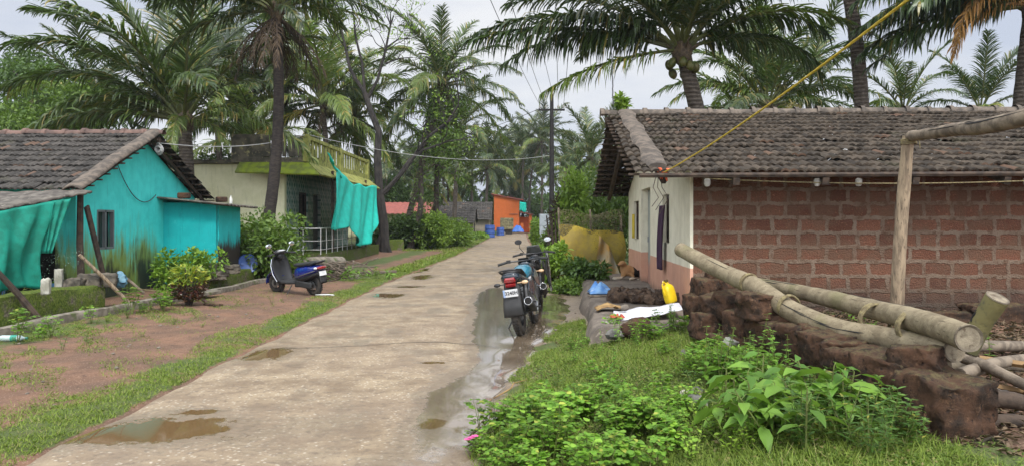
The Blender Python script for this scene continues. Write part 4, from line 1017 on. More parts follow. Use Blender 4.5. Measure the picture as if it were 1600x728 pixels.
limb([(570, 145), (566, 100), (556, 60), (552, 20), (545, -10)], .08, .03, 4)
limb([(574, 155), (590, 125), (602, 80), (610, 40), (615, 25)], .09, .035, 6)
limb([(604, 75), (622, 62), (640, 60)], .05, .02, 3)
limb([(602, 100), (622, 92), (645, 90)], .05, .02, 3)
limb([(596, 305), (615, 285), (635, 262), (650, 240), (668, 215), (700, 190), (716, 165)], .14, .05, 4)
limb([(618, 282), (640, 250), (660, 235), (690, 225)], .10, .04, 4)
limb([(592, 330), (600, 372), (608, 398)], .16, .2)
limb([(600, 360), (590, 385), (585, 398)], .14, .18)
mb = MB()
for p, r in segs: mb.tube(p, r, 7)
mb.build('trunk', bark_d, bt)
link('crown', crown_mesh(5, [tuple(t_) for t_ in tips], .35, 900, .17, lf_lime), bt)
# pair of slanted trunks with vine-clad crown
for k, (b, tp, lab, sd) in enumerate((((640, 43), (668, 215), 'slanted slim tree with yellow-green vines, first of the leaning pair over the bushes', 21), ((668, 45), (700, 190), 'slanted vine-hung tree leaning right above the creeper bushes', 22))):
    bx = at(*b); q = P(tp[0], tp[1], b[1])-Vector(bx)
    tr = thing('leaning_tree', lab, 'tree', bx); mb = MB(); pts = [q*u+Vector((.25*math.sin(u*5+k), 0, 0)) for u in np.linspace(0, 1, 9)]; mb.tube(pts, [.2-.11*u for u in np.linspace(0, 1, 9)], 8)
    rg = random.Random(sd); sg, tp_ = [], []
    for u in (5, 6, 7, 8): branches(rg, pts[u], Vector((rg.gauss(0, .6), rg.gauss(0, .6), .6)).normalized(), 1.4, .06, 2, sg, tp_, .7, .1, .25)
    for p, r in sg: mb.tube(p, r, 5)
    mb.build('trunk', bark, tr); link('crown', crown_mesh(sd, [tuple(x) for x in tp_]+[tuple(p) for p in pts[3:]], .6, 3200, .20, lf_oliv if k else lf_mid), tr)

def bush(name, label, c, r, n, lm, size=.12, seed=0, cat='bush', kind='point', lumps=9, wd=.55, group=None, zbase=None, stems=True):
    x, y = c; z0 = Tz(x, y) if zbase is None else zbase; rg = random.Random(seed); root = thing(name, label, cat, (x, y, z0), 0, group)
    lu = [(rg.uniform(-.75, .75)*r[0], rg.uniform(-.75, .75)*r[1], r[2]*rg.uniform(.25, .95)) for _ in range(lumps)]
    if stems:
        mb = MB()
        for q in lu: mb.tube([(q[0]*.15, q[1]*.15, -.05), (q[0]*.6, q[1]*.6, q[2]*.55), q], [.02, .014, .006], 5)
        mb.build('stem', bark, root)
    ra = np.random.default_rng(seed); k = ra.integers(0, lumps, n); cc = np.array(lu)[k]
    v = unit(ra.normal(0, 1, (n, 3)))*(ra.random(n)**.4)[:, None]*np.array([r[0]*.45, r[1]*.45, r[2]*.36]); pos = cc+v
    pos[:, 2] = np.maximum(pos[:, 2], .03)
    ax = unit(unit(v)+ra.normal(0, .55, v.shape)+np.array([0, 0, -.15])); nr = ra.normal(0, .5, v.shape)+np.array([0, 0, 1.0])
    ln = size*ra.uniform(.6, 1.25, n); link('foliage', leaf_mesh('foliage', pos, ax, nr, ln, ln*wd, lm, kind, .2), root); return root
# creeper bushes along the left verge, far part
HG = [(640, 44, 1.3, 1.6, 1.5, lf_dark, 'dark bush under the leaning trees'), (668, 44, 1.4, 2.0, 1.75, lf_lime, 'bright creeper-covered bush at the near end of the left roadside bushes'), (696, 48, 1.5, 2.6, 1.45, lf_lime, 'large bright creeper bush, second along the left roadside'),
      (714, 55, 1.2, 3, 1.05, lf_bright, 'mid-green creeper bush, third along the left roadside'), (732, 62, .9, 3.5, .65, lf_bright, 'lower creeper bush in front of the front hut wall'), (752, 72, .7, 4, .42, lf_bright, 'low bright weeds at the far end of the roadside bushes'),
      (768, 88, .6, 4, .35, lf_mid, 'low weeds beside the huts at the road bend'), (618, 47, 1.3, 2, 1.15, lf_dark, 'dark bush left of the leaning trees, below the red roof'), (655, 50, 1.6, 2, 1.75, lf_mid, 'rounded bush behind the bright creeper bush')]
for i, (px, d, rx, ry_, hh, lm, lab) in enumerate(HG): bush('creeper_bush', lab, at(px, d)[:2], (rx, ry_, hh), 5200, lm, .20, 40+i, lumps=16)
bush('garden_bush', 'rounded glossy green bush behind the parked scooter', at(408, 20.5)[:2], (1.15, .9, 1.55), 5000, lf_mid, .13, 60, lumps=18)
bush('garden_bush', 'second rounded bush left of it against the cream wall', at(384, 22)[:2], (.7, .7, 1.5), 2500, lf_mid, .13, 61, lumps=10)
bush('low_plant', 'light green leafy plant at the foot of the teal shed', at(276, 17.4)[:2], (.55, .4, .75), 1100, lf_bright, .12, 62, 'plant')
bush('low_plant', 'small leafy plant right of the croton against the teal shed', at(318, 17.5)[:2], (.4, .35, .75), 800, lf_bright, .11, 63, 'plant')
bush('roadside_bush', 'fresh green bush right of the motorcycles', at(860, 20.5)[:2], (.42, 1.3, .85), 3600, lf_bright, .13, 64, lumps=14)
bush('roadside_bush', 'darker bush in front of the yellow fishing net', at(915, 17.4)[:2], (.5, .5, .58), 3000, lf_dark, .11, 65, lumps=14)
bush('roadside_bush', 'low clipped-looking weeds between the bush and the plinth', at(884, 17.2)[:2], (.35, .8, .28), 1500, lf_mid, .09, 66)
bush('roadside_bush', 'bushy growth beyond the grey cabinet on the right of the road', at(843, 44)[:2], (.38, 3, 1.3), 3500, lf_bright, .2, 67, lumps=14)
bush('roadside_bush', 'weeds at the base of the electric pole', at(872, 34)[:2], (.8, 1.5, 1.3), 2500, lf_mid, .18, 68)
bush('tall_shrub', 'tall lime green shrub with drooping leaves behind the fishing net post', at(895, 25)[:2], (.6, .6, 2.6), 5200, lf_lime, .2, 69, 'shrub', lumps=20, wd=.35)
bush('tall_shrub', 'leafy greenery showing above the net between the lime shrub and the gable', at(952, 27)[:2], (1.4, 1, 2.6), 5000, lf_mid, .18, 70, 'shrub', lumps=20, wd=.35)
bush('tall_shrub', 'brown tangled dead creeper on the post left of the net', at(876, 25)[:2], (.3, .3, 2.1), 900, fr_husk, .3, 71, 'shrub', lumps=12, wd=.2)
bush('tall_shrub', 'far shrub right of the pole under the glossy palm', at(915, 48)[:2], (2.6, 2, 2.6), 3500, lf_dark, .24, 72, 'shrub', lumps=14)
bush('weed_clump', 'weeds growing on the house ridge end', (2.2, 15.2), (.22, .12, .38), 240, lf_lime, .12, 73, 'plant', zbase=3.72, lumps=5)
# dense far vegetation (nobody could count it)
ra = np.random.default_rng(9); pos = []
for (x0, x1, y0, y1, h0, n) in ((-40, -8, 74, 78, 7.0, 26000), (-30, -11, 47, 51, 4.2, 12000), (-45, -14, 40, 44, 4.6, 16000), (-22, -2.5, 112, 118, 8.5, 16000), (2.8, 30, 100, 108, 7.0, 16000), (-6, 5, 126, 130, 9, 12000), (4.4, 16, 58, 62, 4.5, 9000)):
    x = ra.uniform(x0, x1, n); top = h0*(.7+.3*np.sin(x*.9+y0)*np.sin(x*.37+1))*(1+.1*np.sin(x*3.1)); z = top*(1-ra.random(n)**1.6)
    pos.append(np.stack([x, ra.uniform(y0, y1, n)+1.2*np.sin(x*1.3+z), z], 1))
pos = np.concatenate(pos); n = len(pos); ln = ra.uniform(.25, .6, n)
o = link('distant_vegetation', leaf_mesh('distant_vegetation', pos, ra.normal(0, 1, (n, 3)), ra.normal(0, .5, (n, 3))+np.array([0, -.3, 1]), ln, ln*.6, lf_dark), None)
tag(o, 'dark mass of undergrowth and trees closing the view behind the houses', 'vegetation', kind='stuff')
# ---------------------------------------------------------------- motorcycles and scooter
rubber = mat('tyre_rubber', (.022, .021, .020), (.045, .038, .030), 12, .85, .4)
blk = plain('black_plastic', (.016, .016, .017), .42)
blk_m = plain('matt_black', (.022, .022, .022), .7)
navy = plain('navy_paint', (.012, .022, .034), .22, 0, .5, .6)
teal_b = plain('teal_tank_paint', (.02, .15, .22), .3, 0, .5, .5)
chrome = plain('chrome', (.62, .63, .64), .18, 1.0)
alu = plain('dull_aluminium', (.32, .32, .32), .4, .9)
red_l = plain('red_lens', (.26, .010, .012), .18, 0, .6, .5)
amber = plain('pale_indicator', (.62, .42, .24), .3)
plate_m = plain('plate_white', (.68, .69, .70), .5)
plate_t = plain('plate_black', (.02, .02, .025), .6)
plate_b = plain('plate_blue', (.30, .42, .66), .6)
blue_p = plain('deep_blue_paint', (.006, .018, .17), .16, 0, .6, .8)
mirror_m = plain('mirror_glass', (.85, .88, .90), .05, 1.0)
visor_m = plain('smoked_visor', (.16, .17, .16), .08, 0, .8, .5)
seat_m = mat('seat_vinyl', (.018, .018, .019), (.03, .03, .03), 20, .5, .15)
pinkm = plain('pink_sticker', (.62, .30, .36), .5)

def sect(x, cy, cz, w, h, n=14, p=2.4, tilt=0.0):
    """one super-elliptic ring in the yz plane at x"""
    r = []
    for k in range(n):
        a = 2*PI*k/n; c, s = math.cos(a), math.sin(a)
        yy = math.copysign(abs(c)**(2/p), c)*w; zz = math.copysign(abs(s)**(2/p), s)*h
        r.append((x+tilt*zz, cy+yy, cz+zz))
    return r
def body(root, name, rows, m, n=14, p=2.4, sub=1):
    mb = MB(); mb.loft([sect(x, 0, z, w, h, n, p) for x, z, w, h in rows]); return mb.build(name, m, root, sub=sub)
def wheel(root, x, r, wd, rim_r, spokes=6, y=0):
    mb = MB(); pr = []
    for k in range(13):
        a = PI*k/12; pr.append((r-wd*.55+wd*.55*math.sin(a), y-wd/2*math.cos(a)))
    pr = [(rim_r, y-wd*.36)]+pr+[(rim_r, y+wd*.36)]+[(rim_r, y-wd*.36)]
    mb.lathe(pr, (x, 0, r), 'y', 36)
    for k in range(36):                                                       # tread lugs
        a = 2*PI*k/36
        for s in (-1, 1):
            q = (x+math.cos(a)*(r+.001), y+s*wd*.2, r+math.sin(a)*(r+.001)); mb.box(q, (.02, wd*.26, .014), (0, -a+PI/2, s*.35))
    t_ = mb.build('wheel', rubber, root)
    mb = MB(); mb.lathe([(rim_r+.006, y-wd*.38), (rim_r-.012, y-wd*.36), (rim_r-.02, y), (rim_r-.012, y+wd*.36), (rim_r+.006, y+wd*.38)], (x, 0, r), 'y', 36)
    mb.lathe([(.001, y-.07), (.04, y-.07), (.045, y), (.04, y+.07), (.001, y+.07)], (x, 0, r), 'y', 14)
    for k in range(spokes):
        a = 2*PI*k/spokes; mb.tube([(x+math.cos(a)*.03, y, r+math.sin(a)*.03), (x+math.cos(a+.12)*rim_r, y, r+math.sin(a+.12)*rim_r)], [.018, .013], 6)
    mb.build('rim', blk if spokes < 8 else alu, t_)
    mb = MB(); mb.lathe([(.05, y+.055), (rim_r*.8, y+.055), (rim_r*.8, y+.06), (.05, y+.06), (.05, y+.055)], (x, 0, r), 'y', 28); mb.build('brake_disc', alu, t_)
    return t_
def text_mesh(s, size, name, m, parent, loc, rot):
    cu = bpy.data.curves.new(name, 'FONT'); cu.body = s; cu.size = size; cu.align_x = 'CENTER'; cu.align_y = 'CENTER'; cu.extrude = .0012; cu.offset = .0015
    o = bpy.data.objects.new(name, cu); COL.objects.link(o)
    me = bpy.data.meshes.new_from_object(o.evaluated_get(bpy.context.evaluated_depsgraph_get())); bpy.data.objects.remove(o)
    me.materials.clear(); me.materials.append(m); return link(name, me, parent, loc, rot)

def motorcycle(label, loc, rz, lean, bodym, tankm, plate, second=False):
    root = thing('motorcycle', label, 'motorcycle', loc, rz, 'motorcycles parked at the road edge'); root.rotation_mode = 'XYZ'
    root.rotation_euler = (lean, 0, rz)
    wheel(root, -.66, .305, .125, .19, 5); wheel(root, .68, .30, .10, .20, 5)
    mb = MB()                                                                  # frame and engine
    mb.tube([(.45, 0, .93), (.30, 0, .80), (-.15, 0, .70), (-.55, 0, .80)], .028, 8); mb.tube([(.45, 0, .88), (.28, 0, .50), (.05, 0, .26), (-.2, 0, .28), (-.28, 0, .55)], .028, 8)
    for s in (-1, 1): mb.tube([(-.15, s*.1, .70), (-.5, s*.1, .78), (-.78, s*.08, .83)], .018, 6); mb.tube([(-.22, s*.1, .36), (-.4, s*.11, .55), (-.55, s*.1, .76)], .016, 6)
    mb.build('frame', blk_m, root)
    mb = MB(); mb.box((.05, 0, .40), (.38, .28, .24), (0, .12, 0), .85); mb.tube([(.12, 0, .45), (.22, 0, .66)], [.10, .09], 12)
    for k in range(5): mb.box((.15+k*.02, 0, .52+k*.035), (.2, .24, .012), (0, .5, 0))
    for s in (-1, 1): mb.lathe([(.001, s*.14), (.10, s*.14), (.115, s*.12), (.115, s*.08)], (.0, 0, .38), 'y', 20)
    mb.build('engine', alu if not second else blk_m, root, bevel=.008)
    mb = MB()
    for s in (-1, 1): mb.tube([(-.08, s*.12, .36), (-.66, s*.11, .305)], [.034, .028], 8)
    mb.build('swingarm', blk_m, root)
    for s in (-1, 1):
        mb = MB(); mb.tube([(-.60, s*.13, .34), (-.50, s*.13, .68)], [.035]*2, 8); mb.tube([(-.585+.0125*k, s*.13, .40+.04*k) for k in range(7)], [.045 if k % 2 else .034 for k in range(7)], 8)
        mb.build('shock_absorber', blk, root)
    body(root, 'fuel_tank', [(.42, .84, .05, .05), (.38, .845, .12, .09), (.24, .85, .155, .115), (.06, .83, .15, .11), (-.10, .78, .10, .075), (-.13, .79, .05, .05)], tankm)
    body(root, 'seat', [(-.10, .80, .08, .03), (-.14, .80, .12, .045), (-.34, .81, .15, .05), (-.5, .85, .155, .055), (-.72, .89, .15, .055), (-.84, .90, .10, .04)], seat_m)
    body(root, 'tail_panel', [(-.05, .70, .10, .05), (-.12, .70, .14, .08), (-.4, .745, .175, .085), (-.7, .80, .17, .085), (-.88, .83, .145, .08), (-.92, .845, .06, .035)], bodym)
    for s in (-1, 1):
        mb = MB(); mb.add([(.02, s*.165, .72), (-.28, s*.15, .72), (-.34, s*.14, .58), (-.1, s*.165, .50), (.04, s*.17, .56)], [(0, 1, 2, 3, 4)]); mb.build('side_cover', bodym, root, solid=.02, smooth=False, bevel=.006)
        mb = MB(); mb.add([(.40, s*.15, .86), (.52, s*.17, .76), (.42, s*.19, .58), (.22, s*.18, .62), (.10, s*.16, .76)], [(0, 1, 2, 3, 4)]); mb.build('tank_shroud', bodym, root, solid=.03, smooth=False, bevel=.008)
    mb = MB(); mb.tube([(-.55, .15, .86), (-.8, .155, .92), (-.93, .10, .935), (-.95, 0, .94), (-.93, -.10, .935), (-.8, -.155, .92), (-.55, -.15, .86)], .014, 8); mb.build('grab_rail', blk, root)
    mb = MB(); mb.box((-.935, 0, .80), (.07, .17, .055), (0, -.5, 0), .8); mb.box((-.915, 0, .735), (.06, .15, .05), (0, -.5, 0), .9); mb.build('tail_light', red_l, root, bevel=.012, smooth=False)
    # long rear mudguard flap with the plate
    mb = MB(); mb.grid(lambda u, v: (-.80-.19*math.sin(min(1, v*1.25)*1.5)-.015*(1-(2*u-1)**2)+.03*max(0, v-.8)*5, (u-.5)*(.21+.07*v), .76-.46*v), 8, 12); mb.build('rear_mudguard', blk_m, root, solid=.012)
    pl = MB().box((-1.005, 0, .625), (.008, .205, .105), (0, -.16, 0)).build('number_plate', plate_m, root, smooth=False, bevel=.004)
    MB().box((-1.0115, .088, .625), (.004, .026, .10), (0, -.16, 0)).build('plate_strip', plate_b, pl, smooth=False)
    tx = text_mesh(plate, .066, 'plate_number', plate_t, pl, (0, 0, 0), (0, 0, 0))
    tx.matrix_local = Matrix.Translation((-1.0105, -.012, .625)) @ Matrix.Rotation(-.16, 4, 'Y') @ Matrix(((0, 0, -1, 0), (-1, 0, 0, 0), (0, 1, 0, 0), (0, 0, 0, 1)))
    for s in (-1, 1):
        mb = MB(); mb.tube([(-.86, s*.09, .745), (-.87, s*.16, .745)], .009, 6); mb.ell((-.875, s*.195, .745), (.025, .05, .028), 10, 6); mb.build('indicator', amber if s < 0 else blk, root)
    mb = MB(); mb.tube([(.22, -.10, .50), (.33, -.13, .36), (.15, -.15, .22), (-.25, -.16, .24), (-.38, -.18, .32)], .022, 8); mb.build('exhaust_pipe', chrome if not second else blk_m, root)
    mb = MB(); mb.tube([(-.36, -.18, .31), (-.42, -.185, .335), (-.80, -.20, .46), (-.84, -.20, .475)], [.03, .052, .056, .045], 14); ex = mb.build('silencer', blk_m, root)
    mb = MB(); a = Vector((-.835, -.20, .473)); dr = Vector((-.38, -.015, .135)).normalized(); mb.tube([a, a+dr*.03], [.055, .055], 16, cap=False); mb.build('silencer_tip', chrome, ex, solid=.006); mb = MB(); mb.tube([a+dr*.004, a+dr*.008], [.046, .046], 16); mb.build('silencer_bore', dark_in, ex)
    for s in (-1, 1):
        mb = MB(); mb.tube([(.70, s*.085, .30), (.58, s*.085, .62)], .026, 10); mb.tube([(.60, s*.085, .56), (.46, s*.085, .94)], .020, 10); mb.build('fork_leg', alu, root)
    mb = MB(); mb.grid(lambda u, v: (.68+.35*math.cos(.35+2.1*v), (u-.5)*.12, .30+.35*math.sin(.35+2.1*v)+.012*(1-(2*u-1)**2)), 6, 14); mb.build('front_mudguard', bodym, root, solid=.008)
    mb = MB(); mb.tube([(.36, .38, .985), (.41, .24, 1.01), (.47, .08, 1.0), (.47, -.08, 1.0), (.41, -.24, 1.01), (.36, -.38, .985)], .013, 8)
    hb = mb.build('handlebar', blk, root)
    for s in (-1, 1):
        mb = MB(); mb.tube([(.41, s*.25, 1.008), (.355, s*.39, .985)], .020, 8); mb.box((.42, s*.23, 1.012), (.05, .06, .05)); mb.build('grip', blk_m, hb)
        mb = MB(); mb.tube([(.45, s*.22, 1.01), (.47, s*.30, .995), (.43, s*.41, .965)], .007, 6); mb.build('brake_lever', blk, hb)
        if second:
            mb = MB(); mb.tube([(.43, s*.18, 1.02), (.44, s*.26, 1.13), (.43, s*.25, 1.20)], .007, 6); mb.build('mirror_stem', blk, hb)
            mb = MB(); mb.ell((.435, s*.275, 1.235), (.018, .07, .048), 14, 7); mm = mb.build('mirror', blk, hb)
            mb = MB(); mb.lathe([(.001, .0), (.065, .0), (.066, .006), (.001, .008)], (0, 0, 0), 'x', 20); q = mb.build('mirror_glass', mirror_m if s < 0 else blk, root); q.scale = (1, 1, .62); q.location = (.413, s*.275, 1.235)
    body(root, 'headlight', [(.74, .80, .05, .05), (.71, .82, .10, .10), (.60, .87, .125, .12), (.50, .93, .11, .07), (.46, .95, .06, .03)], bodym)
    mb = MB()
    if second:
        mb.grid(lambda u, v: (.66-.20*v-.10*(2*u-1)**2, (u-.5)*.34*(1-.35*v), .93+.22*v), 10, 8); mb.build('windscreen', visor_m, root, solid=.005)
    else:
        mb.grid(lambda u, v: (.62-.12*v-.06*(2*u-1)**2, (u-.5)*.22*(1-.3*v), .95+.09*v), 8, 4); mb.build('meter_cowl', blk, root, solid=.006)
    mb = MB(); mb.tube([(-.05, .13, .27), (-.10, .30, .02)], [.014, .011], 6); mb.box((-.10, .305, .012), (.06, .05, .015)); mb.build('side_stand', blk, root)
    for s in (-1, 1):
        mb = MB(); mb.tube([(-.08, s*.14, .32), (-.08, s*.25, .32)], .014, 6); mb.tube([(-.36, s*.14, .42), (-.38, s*.24, .42)], .012, 6); mb.build('foot_peg', blk_m, root)
    mb = MB(); mb.tube([(-.66, .07, .40), (-.1, .13, .44)], .016, 4); mb.box((-.40, .10, .36), (.56, .03, .09), (0, -.07, 0)); mb.build('chain_case', blk, root)
    if second:
        mb = MB(); mb.box((-.45, .155, .745), (.34, .02, .10), (0, .10, 0)); mb.build('pink_panel', pinkm, root, bevel=.004, smooth=False)
        mb = MB(); mb.grid(lambda u, v: (-.10-.50*u, -.30+.03*math.sin(v*PI), .95-.62*v+.10*u), 4, 6); mb.build('side_guard', blk, root, solid=.03)
        mb = MB(); mb.tube([(-.62, -.31, 1.02), (-.64, -.33, .7), (-.58, -.31, .36)], .009, 6); mb.build('guard_rail', chrome, root)
        mb = MB()
        for yy in (-.12, .12): mb.tube([(-.5, yy, .86), (-.9, yy, .93), (-.95, yy, .93)], .010, 6)
        for k in range(4): mb.tube([(-.6-.1*k, -.12, .88+.017*k), (-.6-.1*k, .12, .88+.017*k)], .008, 6)
        mb.build('carrier', chrome, root)
    return root
motorcycle('navy motorcycle with a teal tank leaning on its side stand, nearest the camera', (.245, 11.42, .0), R(80), -R(8.5), navy, teal_b, '3240H')
motorcycle('dark motorcycle with a small windscreen and mirrors, parked just beyond the navy one', (.47, 13.9, .0), R(84), -R(6), blk, navy, 'AN', True)

def scooter(label, loc, rz, paintm):
    root = thing('scooter', label, 'scooter', loc, rz); root.rotation_euler = (-R(5), 0, rz); root.scale = (.96, .96, .90)
    wheel(root, -.60, .24, .105, .13, 5); wheel(root, .62, .24, .10, .13, 5)
    # leg shield seen from inside
    mb = MB(); mb.grid(lambda u, v: (.43+.10*v-.05*(2*u-1)**2-.10*(1-v)**3, (u-.5)*(.40+.10*math.sin(v*PI))*(1 if v < .8 else 1-.8*(v-.8)), .30+.62*v), 12, 14); ls = mb.build('leg_shield', blk, root, solid=.02)
    mb = MB()
    for s in (-1, 1): mb.tube([(.36-.0, s*.215, .32), (.44, s*.255, .5), (.49, s*.252, .7), (.505, s*.20, .86)], .012, 6)
    mb.build('trim', chrome, ls)
    body(root, 'front_apron', [(.53, .58, .05, .18), (.545, .58, .17, .24), (.59, .58, .15, .22), (.64, .58, .10, .2), (.66, .58, .04, .1)], paintm)
    mb = MB(); mb.grid(lambda u, v: (.62+.285*math.cos(-.1+2.6*v), (u-.5)*.15, .24+.285*math.sin(-.1+2.6*v)+.02*(1-(2*u-1)**2)), 6, 14); mb.build('front_mudguard', paintm, root, solid=.012)
    mb = MB(); mb.tube([(.62, .06, .24), (.56, .06, .5), (.48, 0, .92)], .025, 8); mb.build('fork_leg', blk_m, root)
    body(root, 'steering_cover', [(.52, .96, .05, .12), (.47, .95, .10, .13), (.40, .92, .09, .10), (.37, .90, .04, .06)], blk)
    body(root, 'floorboard', [(.45, .30, .16, .02), (.42, .30, .19, .045), (.10, .29, .18, .05), (-.10, .30, .17, .05), (-.14, .31, .12, .02)], blk_m, p=4)
    body(root, 'rear_body', [(-.08, .48, .08, .10), (-.12, .50, .14, .18), (-.30, .53, .185, .18), (-.52, .58, .195, .15), (-.74, .63, .16, .11), (-.86, .66, .10, .07), (-.90, .67, .05, .03)], paintm)
    body(root, 'lower_panel', [(-.10, .36, .08, .06), (-.14, .36, .14, .10), (-.4, .40, .175, .09), (-.66, .47, .17, .08), (-.82, .54, .12, .05), (-.86, .55, .05, .02)], blk)
    mb = MB()
    for s in (-1, 1): mb.tube([(-.08, s*.155, .40), (-.3, s*.20, .46), (-.55, s*.20, .535), (-.82, s*.15, .615)], .010, 6)
    mb.build('body_trim', alu, root)
    body(root, 'seat', [(-.04, .70, .05, .03), (-.08, .71, .11, .05), (-.30, .72, .145, .055), (-.42, .735, .15, .06), (-.6, .775, .15, .055), (-.78, .80, .11, .045), (-.84, .80, .05, .02)], seat_m)
    mb = MB(); mb.tube([(-.62, .15, .74), (-.86, .13, .82), (-.93, 0, .84), (-.86, -.13, .82), (-.62, -.15, .74)], .016, 8); mb.build('grab_rail', blk, root)
    mb = MB(); mb.ell((-.875, 0, .675), (.05, .15, .04), 14, 8); mb.build('tail_light', red_l, root)
    for s in (-1, 1): mb = MB(); mb.ell((-.83, s*.135, .67), (.05, .04, .03), 10, 6); mb.build('indicator', plain('clear_lens', (.7, .7, .7), .2) if 'clear_lens' not in bpy.data.materials else bpy.data.materials['clear_lens'], root)
    mb = MB(); mb.grid(lambda u, v: (-.86-.06*v, (u-.5)*.19, .62-.30*v), 4, 6); mb.build('rear_mudguard', blk_m, root, solid=.015)
    pl = MB().box((-.905, 0, .545), (.008, .20, .105), (0, .18, 0)).build('number_plate', plate_m, root, smooth=False, bevel=.004)
    mb = MB(); mb.box((-.28, -.05, .26), (.5, .2, .16)); mb.tube([(-.1, -.15, .2), (-.5, -.17, .27), (-.78, -.18, .33)], [.03, .055, .05], 10); mb.build('engine', blk_m, root, bevel=.02)
    mb = MB(); mb.box((-.42, .13, .27), (.5, .07, .15), (0, -.1, 0)); mb.build('belt_cover', blk_m, root, bevel=.025)
    mb = MB(); mb.tube([(.36, .36, .955), (.42, .2, .98), (.46, 0, .97), (.42, -.2, .98), (.36, -.36, .955)], .014, 8); hb = mb.build('handlebar', blk, root)
    body(root, 'headlight_cowl', [(.58, .98, .04, .05), (.55, .985, .12, .075), (.46, 1.0, .17, .075), (.38, 1.01, .13, .05), (.35, 1.01, .06, .02)], blk)
    mb = MB(); mb.ell((.395, 0, 1.045), (.06, .11, .022), 12, 6); mb.build('dial', plain('dial_grey', (.45, .46, .46), .3), root)
    for s in (-1, 1):
        mb = MB(); mb.tube([(.41, s*.23, .975), (.355, s*.375, .955)], .022, 8); mb.build('grip', blk_m, hb)
        mb = MB(); mb.tube([(.44, s*.20, .98), (.46, s*.30, .975), (.42, s*.40, .95)], .007, 6); mb.build('brake_lever', blk, hb)
        mb = MB(); mb.tube([(.41, s*.17, 1.0), (.42, s*.25, 1.10), (.42, s*.30, 1.15)], .007, 6); mb.build('mirror_stem', chrome, hb)
        mb = MB(); mb.ell((.42, s*.33, 1.18), (.025, .085, .055), 14, 8); mb.build('mirror', mirror_m, hb)
    mb = MB(); mb.tube([(-.02, .12, .24), (.02, .26, .01)], [.013, .011], 6); mb.box((.03, .27, .01), (.07, .04, .012)); mb.build('side_stand', blk, root)
    return root
scooter('blue and black scooter parked on the red earth verge before the cream house', (-4.70, 16.72, Tz(-4.7, 16.7)+.0), math.atan2(.60, -.93), blue_p)
# ---------------------------------------------------------------- electric pole, wires
EP = thing('electric_pole', 'dark slim electric pole with a cross arm on the right of the road', 'electric pole', (2.02, 39, 0))
pole_m = mat('pole_iron', (.022, .019, .018), (.012, .011, .011), 6, .8, .3)
mb = MB(); mb.tube([(0, 0, -.1), (0, 0, 4), (0, 0, 8.0)], [.15, .125, .09], 10); mb.build('pole', pole_m, EP)
mb = MB(); mb.box((0, 0, 7.22), (1.32, .09, .09)); mb.box((0, .0, 7.9), (.1, .1, .35)); mb.build('cross_arm', pole_m, EP, smooth=False)
ins = plain('insulator', (.40, .38, .34), .3)
for xx, zz in ((-.6, 7.27), (-.3, 7.27), (.33, 7.27), (.6, 7.27), (0, 8.05)):
    mb = MB(); mb.lathe([(.012, zz), (.012, zz+.06), (.055, zz+.07), (.06, zz+.12), (.03, zz+.15), (.04, zz+.19), (.001, zz+.21)], (xx, 0, 0), n=10); mb.build('insulator', ins, EP)
def cable(a, b, sag, r, m, name, label, cat='wire', n=26, group=None, wob=0):
    a, b = Vector(a), Vector(b); pts = []
    for i in range(n+1):
        u = i/n; p = a.lerp(b, u); p.z -= sag*4*u*(1-u)
        if wob: p += Vector((mnoise.noise((u*14, wob, 0)), mnoise.noise((u*14, wob, 4)), mnoise.noise((u*14, wob, 9))))*.02
        pts.append(p)
    mb = MB(); mb.tube(pts, r, 6); return tag(mb.build(name, m), label, cat, group)
wire_m = plain('wire_dark', (.04, .04, .045), .5)
for (xa, za, xb, lab) in ((1.42, 7.46, -2.9, 'leftmost overhead power wire reaching the pole cross arm'), (1.72, 7.46, -2.2, 'second overhead power wire from the left at the cross arm'), (2.02, 8.25, -1.6, 'overhead power wire tied to the very top of the electric pole'),
                          (2.35, 7.46, -.5, 'overhead power wire right of the pole top'), (2.62, 7.46, .1, 'rightmost overhead power wire at the cross arm')):
    cable((xb, -6, 7.6), (xa, 39, za), .55, .0095, wire_m, 'power_wire', lab, group='overhead wires to the electric pole')
for (xa, za, xb, lab) in ((1.42, 7.46, .3, 'far power wire left of the pole'), (2.62, 7.46, 1.2, 'far power wire right of the pole')):
    cable((xa, 39, za), (xb, 90, 6.5), .5, .012, wire_m, 'power_wire', lab+' running on down the road', group='overhead wires to the electric pole')
cable((1.45, 39, 7.3), (-8.6, 60, 7.3), .4, .012, wire_m, 'service_wire', 'thin wire crossing from the electric pole to the left palms')
cable((2.0, 39, 5.6), (-11, 46, 5.3), .2, .010, wire_m, 'service_wire', 'lower thin wire crossing the road from the electric pole')
wcab = plain('white_cable', (.40, .40, .39), .6)
cable((-8.02, 17.4, 3.36), (-6.95, 26, 4.52), .22, .012, wcab, 'white_cable', 'thick white cable from the turquoise gable peak to the balcony corner', 'cable')
cable((-6.95, 26, 4.52), (1.9, 39, 4.9), .5, .012, wcab, 'white_cable', 'thick white cable from the balcony corner across to the electric pole', 'cable')
mb = MB()
for k in range(9): a = k*1.3; mb.tube([(-7.95+.10*math.sin(a+j*.9)*(.6+.1*k/3), 17.3+.06*math.cos(a*1.7+j), 3.26-.09*math.cos(a+j*.9)-.012*k) for j in range(8)], .010, 5)
tag(mb.build('cable_coil', wcab), 'tangle of spare white cable hanging at the turquoise gable peak', 'cable')
cable((-8.3, 16.1, 2.86), (-8.3, 17.9, 2.2), .45, .010, wire_m, 'wall_wire', 'dark wire looping down the turquoise gable wall', 'cable')
